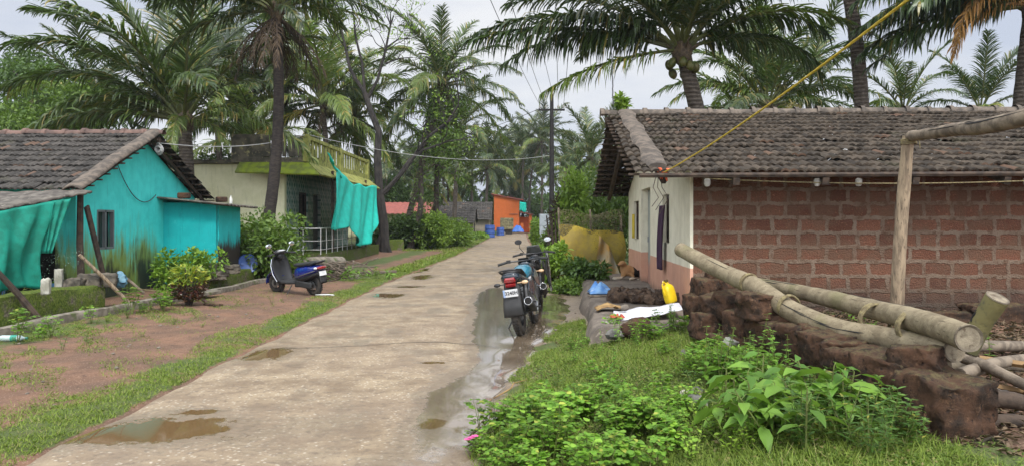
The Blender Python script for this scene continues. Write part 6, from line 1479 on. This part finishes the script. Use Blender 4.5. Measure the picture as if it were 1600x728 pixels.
# water bottle lying on the verge
BO = thing('water_bottle', 'clear plastic water bottle with a green label lying on the verge', 'bottle', (-6.52, 10.05, Tz(-6.5, 10)+.045), R(4))
mb = MB(); mb.lathe([(.001, -.16), (.038, -.16), (.042, -.14), (.040, -.05), (.042, -.04), (.042, .06), (.038, .09), (.016, .13), (.014, .15), (.001, .15)], axis='x', n=16); mb.build('body', plain('clear_plastic', (.42, .52, .50), .12), BO)
MB().lathe([(.0425, -.03), (.0430, -.03), (.0430, .05), (.0425, .05)], axis='x', n=16).build('wrapper', plain('green_label', (.03, .30, .22), .4), BO)
MB().lathe([(.001, .15), (.017, .15), (.017, .175), (.001, .175)], axis='x', n=12).build('cap', plain('cap_green', (.05, .3, .2), .4), BO)
# brushwood, trunk before the cream house
log('trunk_log', 'thick grey palm trunk lying behind the scooter before the porch', [(-6.3, 21.4, .32), (-5.7, 22.4, .36), (-5.2, 23.4, .33)], [.2, .2, .19], conc, 3, False, 'log', 0, 14)
rg = random.Random(3)
for j, (cx, cy_, n_, lab) in enumerate(((-4.85, 21.9, 46, 'heap of tangled dry brushwood beside the fallen grey trunk'), (-5.1, 20.2, 26, 'lower flat heap of dark dry fronds nearer the road'))):
    mb = MB()
    for k in range(n_):
        a = rg.uniform(0, PI) if j == 0 else rg.gauss(.3, .4); l_ = rg.uniform(.4, 1.0); c = Vector((cx+rg.gauss(0, .32), cy_+rg.gauss(0, .28), Tz(cx, cy_)+.04+abs(rg.gauss(0, .16 if j == 0 else .08))))
        dv = Vector((math.cos(a), math.sin(a)*.8, rg.gauss(0, .25)))*l_*.6; mb.tube([c-dv, c+Vector((0, 0, rg.uniform(0, .12))), c+dv], [.022, .018, .006], 5)
    tag(mb.build('brushwood', mat('brushwood', (.17, .135, .10), (.085, .066, .05), 9, .9, .4) if j == 0 else wood_dark), lab, 'brushwood')
tag(MB().box((-3.95, 22.6, .09), (1.1, .14, .07), (0, -.04, .25)).build('grey_plank', wood_grey, smooth=False, bevel=.01), 'grey plank lying in the weeds by the road', 'plank')
mb = rock((.16, .14, .10), 33, .3); o = mb.build('pale_rock', bpy.data.materials['grey_stone']); o.location = (-4.3, 20.9, .08); tag(o, 'pale stone at the road side of the brushwood', 'rock')
mb = MB(); mb.ell((0, 0, 0), (.22, .10, .012), 14, 5, .3, 2); o = mb.build('white_scrap', white_p); o.location = (-3.95, 16.2, Tz(-3.95, 16.2)+.02); tag(o, 'flat white scrap on the earth beside the scooter rear wheel', 'scrap')
for i, (px, d, r) in enumerate(((330, 14.2, .05), (338, 14.1, .045), (322, 14.3, .04), (345, 14.3, .035))):
    mb = rock((r*1.3, r, r*.8), 44+i, .4, 10, 7); o = mb.build('clod', laterite); x = (px-800)/F*d; o.location = (x, d, Tz(x, d)+.02); tag(o, 'one of the few dark clods on the earth past the croton', 'clod', 'dark clods on the red earth')
# things by the far huts
bx_m = plain('far_blue', (.03, .08, .30), .5)
for i, (px, d, w_, h_, lab) in enumerate(((766, 74, .9, 1.2, 'blue drum before the front hut'), (782, 84, .8, .9, 'lighter blue tub by the grey hut door'))):
    mb = MB(); x = (px-800)/F*d; mb.lathe([(.001, 0), (w_*.5, 0), (w_*.55, .06), (w_*.5, h_*.3), (w_*.55, h_*.34), (w_*.5, h_*.66), (w_*.55, h_*.7), (w_*.5, h_), (.001, h_)], (x, d-1.2, 0), n=16); tag(mb.build('blue_drum', bx_m), lab, 'drum')
mb = MB(); mb.grid(lambda u, v: (.0+1.5*u, 94+1.2*v, .25+.75*math.sin(u*PI)**.6*math.sin(v*PI)**.6*(1+.3*mnoise.noise((u*4, v*4, 6)))), 14, 10); tag(mb.build('blue_tarpaulin', plain('tarp_blue', (.03, .14, .50), .5)), 'bright blue tarpaulin heap before the orange house', 'tarpaulin')
mb = rock((.5, .4, .25), 61, .4); o = mb.build('rubble_heap', bpy.data.materials['grey_stone']); o.location = (-1.2, 86, .15); tag(o, 'grey rubble heap at the road bend', 'rubble')
# a grey boulder and pale stones on the bank
bouldm = mat('grey_boulder', (.16, .155, .14), (.08, .078, .07), 5, .85, .6, c3=(.24, .23, .21), s3=20)
for i, (px, py, d, r, lab) in enumerate(((1087, 657, 5.6, (.095, .09, .075), 'grey boulder half sunk in the grassy bank'), (1072, 627, 6.1, (.055, .05, .035), 'small pale stone above the boulder'), (1090, 630, 6.1, (.055, .05, .04), 'small dark stone next to the pale one'), (1068, 570, 7.6, (.03, .03, .06), 'grey stone sticking up from the grass near the block wall'), (960, 522, 9.2, (.10, .08, .06), 'low brown stone at the top of the bank'))):
    p = P(px, py, d); mb = rock(r, 91+i, .35); o = mb.build('bank_stone', bouldm if i != 1 else bpy.data.materials['pale_rock']); o.location = (p.x, p.y, max(p.z, Tz(p.x, p.y)+r[2]*.4)); tag(o, lab, 'stone')
# ---------------------------------------------------------------- foreground plants
def herb(kind, seed):
    """stem and leaf meshes of one small plant, about its root"""
    r = np.random.default_rng(seed); rg = random.Random(seed); mb = MB(); pos, ax, nr, ln, wd = [], [], [], [], []
    def leaf(p, a, l, w_, tilt=.3):
        a = Vector(a).normalized(); n = Vector((rg.gauss(0, tilt), rg.gauss(0, tilt), 1)); pos.append(tuple(p)); ax.append(tuple(a)); nr.append(tuple(n)); ln.append(l); wd.append(w_)
    if kind == 'round':
        H = rg.uniform(.26, .40)
        for b in range(rg.choice((4, 5))):
            a = rg.uniform(0, 6.28); tip = Vector((math.cos(a)*rg.uniform(.04, .16), math.sin(a)*rg.uniform(.04, .16), H*rg.uniform(.75, 1.05)))
            mb.tube([(0, 0, -.02), tip*.5+Vector((0, 0, .03)), tip], [.005, .004, .0025], 5)
            for k in range(5):
                q = tip*(.45+.55*k/4); aa = a+k*2.3+rg.gauss(0, .3); pd_ = Vector((math.cos(aa), math.sin(aa), .35)).normalized(); e = q+pd_*rg.uniform(.04, .075); mb.tube([q, e], .0018, 3)
                for m in range(2):
                    bp = q.lerp(e, .55+.45*m)
                    for s in (-1, 1):
                        d = Vector((math.cos(aa+s*1.0), math.sin(aa+s*1.0), rg.uniform(-.1, .25))); leaf(bp, d, rg.uniform(.046, .068), rg.uniform(.036, .048))
    elif kind == 'lance':
        for b in range(rg.choice((2, 3, 3))):
            a = rg.uniform(0, 6.28); H = rg.uniform(.22, .40); tip = Vector((math.cos(a)*.12, math.sin(a)*.12, H)); mb.tube([(0, 0, -.02), tip*.5+Vector((0, 0, .02)), tip], [.0045, .0035, .002], 5)
            for k in range(6):
                q = tip*(.25+.75*k/5)
                for s in range(3 if k < 5 else 5):
                    aa = k*1.1+s*2.09+rg.gauss(0, .25); leaf(q, (math.cos(aa), math.sin(aa), rg.uniform(-.1, .5)), rg.uniform(.06, .10)*(1 if k < 5 else .7), rg.uniform(.015, .022))
    elif kind == 'broad':
        H = rg.uniform(.26, .40); tip = Vector((rg.gauss(0, .05), rg.gauss(0, .05), H)); mb.tube([(0, 0, -.02), tip*.5, tip], [.007, .006, .004], 6)
        for k in range(9):
            aa = k*GA+rg.gauss(0, .2); q = tip*(.35+.65*k/8); l = rg.uniform(.14, .24)*(1-.35*(k > 6)); e = q+Vector((math.cos(aa), math.sin(aa), .5))*rg.uniform(.03, .06); mb.tube([q, e], .0025, 4); leaf(e, (math.cos(aa), math.sin(aa), rg.uniform(-.55, .15)), l, l*.46, .35)
    elif kind == 'nettle':
        for b in range(rg.choice((1, 2))):
            H = rg.uniform(.36, .58); a = rg.uniform(0, 6.28); tip = Vector((math.cos(a)*.08, math.sin(a)*.08, H)); mb.tube([(0, 0, -.02), tip*.5, tip], [.006, .0045, .002], 5)
            for k in range(8):
                q = tip*(.3+.7*k/7); l = (.085-.007*k)*rg.uniform(.8, 1.15)
                for s in range(2): aa = k*PI/2+s*PI+rg.gauss(0, .15); leaf(q, (math.cos(aa), math.sin(aa), rg.uniform(-.2, .3)), l, l*.55, .2)
    elif kind == 'small':
        for b in range(6):
            a = rg.uniform(0, 6.28); tip = Vector((math.cos(a)*rg.uniform(.03, .12), math.sin(a)*rg.uniform(.03, .12), rg.uniform(.06, .17))); mb.tube([(0, 0, -.01), tip*.6, tip], .0022, 4)
            for k in range(7): aa = k*GA; leaf(tip*(.35+.65*k/6), (math.cos(aa), math.sin(aa), .3), rg.uniform(.018, .032), rg.uniform(.012, .02))
    K = {'round': 'oval', 'lance': 'lance', 'broad': 'lance', 'nettle': 'lance', 'small': 'oval'}[kind]
    return mb, (np.array(pos), np.array(ax), np.array(nr), np.array(ln), np.array(wd), K)
stem_m = mat('green_stem', (.12, .16, .03), (.09, .10, .03), 20, .6, 0)
hl = {'round': leafmat('round_leaf', (.11, .24, .022), (.21, .37, .040), (.34, .38, .06), .5, .35, .35, .3), 'lance': leafmat('lance_leaf', (.055, .125, .020), (.11, .20, .034), (.24, .24, .04), .45, .28, .4, .2),
      'broad': leafmat('broad_leaf', (.085, .19, .026), (.17, .31, .042), None, .5, .35, .35, .2), 'nettle': leafmat('nettle_leaf', (.09, .21, .022), (.17, .31, .036), None, .5, .35, .35, .2), 'small': leafmat('small_leaf', (.13, .24, .022), (.24, .36, .04), None, .5, .3, .3, .3)}
HP = {}
def plant(name, kind, label, group, x, y, sc, i):
    key = (kind, i % 5)
    if key not in HP:
        mb, lf = herb(kind, 500+hash(kind) % 7*0+i*13+len(kind)); root = thing(name, label, 'plant', (x, y, Tz(x, y))); mb.build('stem', stem_m, root)
        link('foliage', leaf_mesh('foliage', *lf[:5], hl[kind], lf[5], .12 if kind != 'broad' else .3), root); HP[key] = root
    else:
        root = copy_tree(HP[key]); root.name = name
    tag(root, label, 'plant', group); root.location = (x, y, Tz(x, y)-.01); root.rotation_euler = (random.Random(i).gauss(0, .09), random.Random(i+5).gauss(0, .09), i*2.4); root.scale = (sc,)*3
    return root
rg = random.Random(12)
def inell(cx, cy_, rx, ry_):
    while True:
        a, b = rg.uniform(-1, 1), rg.uniform(-1, 1)
        if a*a+b*b < 1: return cx+a*rx, cy_+b*ry_
for i in range(92):
    x, y = inell(.47, 5.4, .78, 1.15); x += .06*(y-5.3)
    plant('round_leaf_weed', 'round', 'bright round-leaved weed in the big clump at the road edge', 'round-leaved weeds at the road edge', x, y, rg.uniform(.55, 1.0)*(1-.30*((x-.47)**2/.6+(y-5.4)**2/1.3)**.8), i)
for i in range(30):
    x, y = inell(1.85, 6.5, .42, .8)
    plant('round_leaf_weed', 'round', 'round-leaved weed in the taller clump beside the laterite block wall', 'round-leaved weeds beside the block wall', x, y, rg.uniform(.5, .8), i+100)
for i in range(20):
    x, y = inell(1.70, 4.75, .42, .46)
    plant('broad_leaf_weed', 'broad', 'large pointed pale green leaves of a weed in the middle foreground', 'broad-leaved weeds in the foreground', x, y, rg.uniform(.8, 1.15), i)
for i in range(20):
    x, y = inell(1.85, 6.1, .40, .7)
    plant('upright_weed', 'nettle', 'upright weed with paired serrated leaves before the block wall', 'upright weeds before the block wall', x, y, rg.uniform(.75, 1.05), i)
for i in range(70):
    x, y = inell(2.0, 4.75, .46, .55)
    plant('lance_leaf_weed', 'lance', 'dark narrow-leaved weed at the foot of the end block', 'narrow-leaved weeds at the wall end', x, y, rg.uniform(.55, .95), i)
for i in range(60):
    x, y = inell(1.25, 5.2, .40, .85)
    plant('small_weed', 'small', 'small light green weed between the round-leaved clump and the boulder', 'small weeds on the bank', x, y, rg.uniform(.7, 1.3), i)
for i in range(22):
    x, y = inell(1.45, 9.2, .75, .8)
    plant('small_weed', 'nettle' if i % 3 else 'round', 'weed growing at the near end of the plinth', 'weeds below the plinth', x, y, rg.uniform(.45, .8), i+200)
for i in range(14):
    x, y = 2.9+rg.uniform(0, 1.6), rg.uniform(5.6, 9.6)
    plant('yard_weed', 'nettle', 'weed in the pole-strewn yard behind the block wall', 'weeds behind the block wall', x, y, rg.uniform(.5, .9), i+300)
for i in range(9):
    x, y = inell(-8.0, 13.2, .7, .7)
    o = plant('garden_plant', 'broad', 'leafy garden plant behind the mossy wall of the turquoise house', 'garden plants behind the mossy wall', x, y, rg.uniform(.8, 1.3), i+20)
for i in range(26):
    x, y = inell(-4.6, 21.0, 1.3, 1.6)
    plant('verge_weed', 'broad' if i % 2 else 'round', 'weed growing round the brushwood by the road', 'weeds round the brushwood', x, y, rg.uniform(.5, .9), i+60)
for i in range(30):
    y = rg.uniform(9.5, 15); x = -6.7+.07*(y-9.5)+rg.gauss(.15, .2)
    plant('verge_weed', 'small' if i % 3 else 'round', 'weed along the drain kerb', 'weeds along the drain kerb', x, y, rg.uniform(.6, 1.2), i+400)
for i in range(60):
    x, y = inell(1.15, 8.0, .95, 2.0)
    if x < float(RR(y))+.35 or y > 9.7: continue
    plant('bank_weed', ('small', 'nettle', 'small', 'lance', 'round')[i % 5], 'small mixed weed growing in the bank turf beyond the leafy clumps', 'mixed weeds in the bank turf', x, y, rg.uniform(.3, .75), i+500)
for i in range(70):
    y = rg.uniform(5, 16); x = float(RL(y))-rg.uniform(.7, 3.4)
    if math.sin(x*2.1+y)*math.sin(y*1.3-x) < 0: continue
    plant('verge_weed', ('small', 'small', 'lance')[i % 3], 'tiny weed dotted over the red earth verge', 'tiny weeds on the red earth verge', x, y, rg.uniform(.35, .8), i+700)
# croton shrub
CR = thing('croton_shrub', 'croton shrub with yellow top leaves and dark red lower leaves beside the drain', 'shrub', (-5.98, 14.2, Tz(-5.98, 14.2)))
mb = MB(); ra = np.random.default_rng(3); tips = []
for k in range(9):
    a = k*GA; tp = Vector((math.cos(a)*.28, math.sin(a)*.24, .42+.22*(k % 3))); mb.tube([(0.03*math.cos(a), .03*math.sin(a), -.05), tp*.5, tp], [.02, .016, .008], 6); tips.append(tp)
mb.build('stem', bark, CR)
for nm, n_, zlo, zhi, m in (('yellow_foliage', 420, .45, .85, leafmat('croton_yellow', (.24, .27, .025), (.10, .17, .02), (.42, .38, .04), .4, .3)), ('red_foliage', 420, .12, .5, leafmat('croton_red', (.075, .018, .022), (.12, .05, .025), (.05, .06, .015), .4, .2))):
    a = ra.uniform(0, 6.28, n_); z = ra.uniform(zlo, zhi, n_); rr = (.36-.22*np.abs(z-.5))*np.sqrt(ra.random(n_))*(1 if zlo > .3 else 1.0); pos = np.stack([np.cos(a)*rr, np.sin(a)*rr, z], 1)
    axx = np.stack([np.cos(a), np.sin(a), ra.uniform(-.3, .9, n_)], 1)+ra.normal(0, .3, (n_, 3)); ln_ = ra.uniform(.09, .16, n_)
    link(nm, leaf_mesh(nm, pos, axx, ra.normal(0, .5, (n_, 3))+np.array([0, 0, 1]), ln_, ln_*.36, m, 'lance'), CR)
CR.scale = (.85, .85, .85)
# pink flower
PF = thing('pink_flower', 'single pink periwinkle flower at the bottom edge of the road', 'flower', (-.28, 5.28, Tz(-.28, 5.28)))
MB().tube([(0, 0, 0), (.01, 0, .07), (0, -.01, .12)], [.003, .0025, .002], 5).build('stem', stem_m, PF)
ps = [];  ax_ = []
for k in range(3):
    for j in range(5): a = j*2*PI/5+k; ps.append((.025*(k-1), .012*k, .12+.008*k)); ax_.append((math.cos(a), math.sin(a), .25))
link('petals', leaf_mesh('petals', ps, ax_, [(0, -.3, 1)]*15, .026, .022, plain('pink_petal', (.62, .09, .28), .6), 'oval'), PF)
ps = [(math.cos(k)*.02, math.sin(k)*.02, .02+.012*k) for k in range(8)]; link('foliage', leaf_mesh('foliage', ps, [(math.cos(k*GA), math.sin(k*GA), .3) for k in range(8)], [(0, 0, 1)]*8, .05, .024, hl['nettle'], 'oval'), PF)
# ---------------------------------------------------------------- grass and ground cover
gm1 = leafmat('grass_blade', (.12, .18, .024), (.23, .30, .05), (.32, .29, .12), .6, .3, .25, .0)
gm2 = leafmat('ground_cover_leaf', (.08, .135, .022), (.18, .24, .048), (.26, .21, .09), .6, .28, .25, .0)
def field(xy, keep, m, name, label, l0, l1, w0, w1, lay, kind, up_=1.0, seed=0):
    r = np.random.default_rng(seed); xy = xy[keep]; n = len(xy); z = T(xy[:, 0], xy[:, 1])
    a = r.uniform(0, 6.283, n); ax = np.stack([np.cos(a)*lay, np.sin(a)*lay, np.full(n, up_)], 1)+r.normal(0, .25, (n, 3)); ax[:, 2] = np.abs(ax[:, 2])
    nr = np.stack([-np.cos(a), -np.sin(a), np.full(n, lay)], 1)+r.normal(0, .2, (n, 3)) if kind == 'blade' else r.normal(0, .35, (n, 3))+np.array([0, 0, 1.0])
    p = np.stack([xy[:, 0], xy[:, 1], z-.004+(r.random(n)*.03 if kind != 'blade' else 0)], 1); l = r.uniform(l0, l1, n)
    return tag(link(name, leaf_mesh(name, p, ax, nr, l, r.uniform(w0, w1, n), m, kind, .25), None), label, 'grass', kind='stuff')
def nfield(xy, s, o=0): return np.sin(xy[:, 0]*s+o)*np.sin(xy[:, 1]*s*.9+o*2)+.6*np.sin(xy[:, 0]*s*2.7+xy[:, 1]*s*1.9+o)
r = np.random.default_rng(21)
# left strip
n = 90000; y = 3.5+(r.random(n)**1.7)*40; lf_ = r.random(n); xx = RL(y)-.02-lf_*(.66+.14*np.sin(y*1.3)); xy = np.stack([xx, y], 1)
k = r.random(n) < np.clip(1.25-1.2*np.abs(lf_-.3)-.3*nfield(xy, 2.2), .08, 1); k &= xx < RL(y)+.06*np.sin(y*3.1)*np.sin(y*1.3)-.01
field(xy, k, gm1, 'grass', 'strip of short grass along the left edge of the road', .02, .055, .006, .010, .8, 'blade', 1, 1)
# left verge patches
n = 130000; y = 4.5+(r.random(n)**1.5)*22; xx = RL(y)-.6-r.random(n)*3.6; xy = np.stack([xx, y], 1); lfd = RL(y)-xx
den = .95*sstep(1.2, 2.8, lfd)*sstep(19, 13, y)+.5*sstep(9.8, 7, y)+.95*sstep(19.2, 20.2, y)*sstep(25, 23, y)*sstep(2.4, 1.8, lfd)+.05
k = (r.random(n) < den) & (nfield(xy, 3.1, 1.3)+.5*nfield(xy, 7.3, .2) > -.1)
field(xy, k, gm1, 'grass', 'scattered grass tufts on the red earth verge', .02, .06, .006, .010, .9, 'blade', 1, 2)
k = (r.random(n) < den*.5) & (nfield(xy, 3.1, 1.3) > .3)
field(xy, k, gm2, 'ground_cover', 'low creeping weeds on the red earth verge', .016, .032, .012, .02, 1.0, 'diamond', .35, 3)
# right bank
n = 230000; y = 3.6+(r.random(n)**1.25)*8.6; xx = RR(y)+.02+r.random(n)*3.2; xy = np.stack([xx, y], 1); rtd = xx-RR(y)
edge = rtd-.12-.22*np.sin(y*2.1)*.6-.12*np.sin(y*5.3)
k = (edge > 0) & (r.random(n) < np.clip(.75+.3*nfield(xy, 2.4, .4), .2, 1)) & ~((xx > 2.55) & (r.random(n) < .85)) & ~((xx > 1.0+.07*(y-9.9)) & (y > 9.9))
field(xy, k, gm2, 'ground_cover', 'low creeping ground cover over the right bank', .014, .034, .010, .019, 1.0, 'diamond', .45, 4)
k2 = (edge > -.05) & ~((xx > 2.6) & (r.random(n) < .9)) & (r.random(n) < np.clip(.30+.3*nfield(xy, 1.7, 2.4), .03, 1)) & ~((xx > 1.0+.07*(y-9.9)) & (y > 9.9))
field(xy, k2, gm1, 'grass', 'grass blades mixed through the right bank', .03, .13, .004, .008, .7, 'blade', 1, 5)
# dead leaves and chips in the yard behind the block wall
lm = leafmat('leaf_litter', (.10, .07, .045), (.22, .16, .10), (.05, .04, .03), .9, .05, .2)
xy3 = np.stack([.2+r.random(1500)*2.3, 4.4+r.random(1500)*6], 1)
field(xy3, (xy3[:, 0] > RR(xy3[:, 1])+.2), lm, 'leaf_litter', 'scattered brown dead leaves on the grassy bank', .02, .06, .010, .022, 1.0, 'diamond', .4, 8)
xy2 = np.stack([2.6+r.random(16000)*4.6, 4.2+r.random(16000)*6.6], 1)
field(xy2, np.ones(16000, bool), lm, 'leaf_litter', 'brown dead leaves and chips covering the yard behind the block wall', .03, .12, .012, .03, 1.0, 'diamond', .2, 7)
# far verges
n = 60000; y = 24+(r.random(n)**1.5)*70; s = r.random(n) < .6; xx = np.where(s, RL(y)-.1-r.random(n)*3.2, RR(y)+.3+r.random(n)*1.2); xy = np.stack([xx, y], 1)
k = ~((~s) & (y < 30)) & (nfield(xy, 1.1, .3) > -.6) & ~(s & (y < 40) & (RL(y)-xx > .9))
field(xy, k, gm1, 'grass', 'grass verge on both sides of the far road', .05, .16, .02, .04, .7, 'blade', 1, 6)
# leaf litter, twigs on the road edge
for i, (a, b, lab) in enumerate((((-.35, 5.6), (-.05, 7.4), 'long thin dry twig along the right road edge'), ((-.38, 5.4), (-.12, 5.75), 'short curved twig in the mud near the pink flower'), ((-.2, 6.9), (.15, 7.6), 'pale dry palm leaf strip at the road edge'), ((-.75, 5.35), (-.6, 5.4), 'small dark stick on the wet road'))):
    mb = MB(); a_ = Vector((*a, Tz(*a)+.02)); b_ = Vector((*b, Tz(*b)+.03)); mb.tube([a_, a_.lerp(b_, .4)+Vector((.05, 0, .03)), a_.lerp(b_, .7)+Vector((-.03, 0, .02)), b_], [.006, .008, .006, .003], 5)
    tag(mb.build('twig', wood_grey if i != 2 else dryl), lab, 'twig')
tag(MB().box((-.0, 0, 0), (.01, .01, .01)).build('pebble', bouldm), 'x', 'x') if False else None
rg = random.Random(8); pb = None
for i in range(70):
    s = i % 2; y = rg.uniform(4.6, 13); x = (float(RL(y))-rg.uniform(.6, 3.2)) if s else float(RR(y))-rg.uniform(-.15, .5); r_ = rg.uniform(.010, .026)
    if pb is None: pb = rock((1, .8, .6), 5, .35, 9, 6).build('pebble', bpy.data.materials['grey_stone']); o = pb
    else: o = pb.copy(); COL.objects.link(o)
    o.location = (x, y, Tz(x, y)+(.008 if s else .05)); o.scale = (r_*rg.uniform(.8, 1.4), r_, r_); o.rotation_euler = (0, 0, rg.uniform(0, 6)); tag(o, 'one of the small pebbles strewn along the road edges', 'pebble', 'pebbles along the road edges')
HAZE = .0004
# ---------------------------------------------------------------- the damp air
x0, x1, y0, y1, z0, z1 = -880, 880, -30, 400, -1.5, 24
mb = MB(); mb.box(((x0+x1)/2, (y0+y1)/2, (z0+z1)/2), (x1-x0, y1-y0, z1-z0))
hm = bpy.data.materials.new('haze_air'); hm.use_nodes = True; hm.node_tree.nodes.clear()
ho = hm.node_tree.nodes.new('ShaderNodeOutputMaterial'); pv_ = hm.node_tree.nodes.new('ShaderNodeVolumePrincipled')
pv_.inputs['Color'].default_value = (.82, .87, .95, 1); pv_.inputs['Density'].default_value = HAZE; pv_.inputs['Anisotropy'].default_value = .2
hm.node_tree.links.new(pv_.outputs[0], ho.inputs['Volume'])
tag(mb.build('haze', hm, smooth=False), 'thin damp haze over the whole village road', 'haze', kind='stuff')
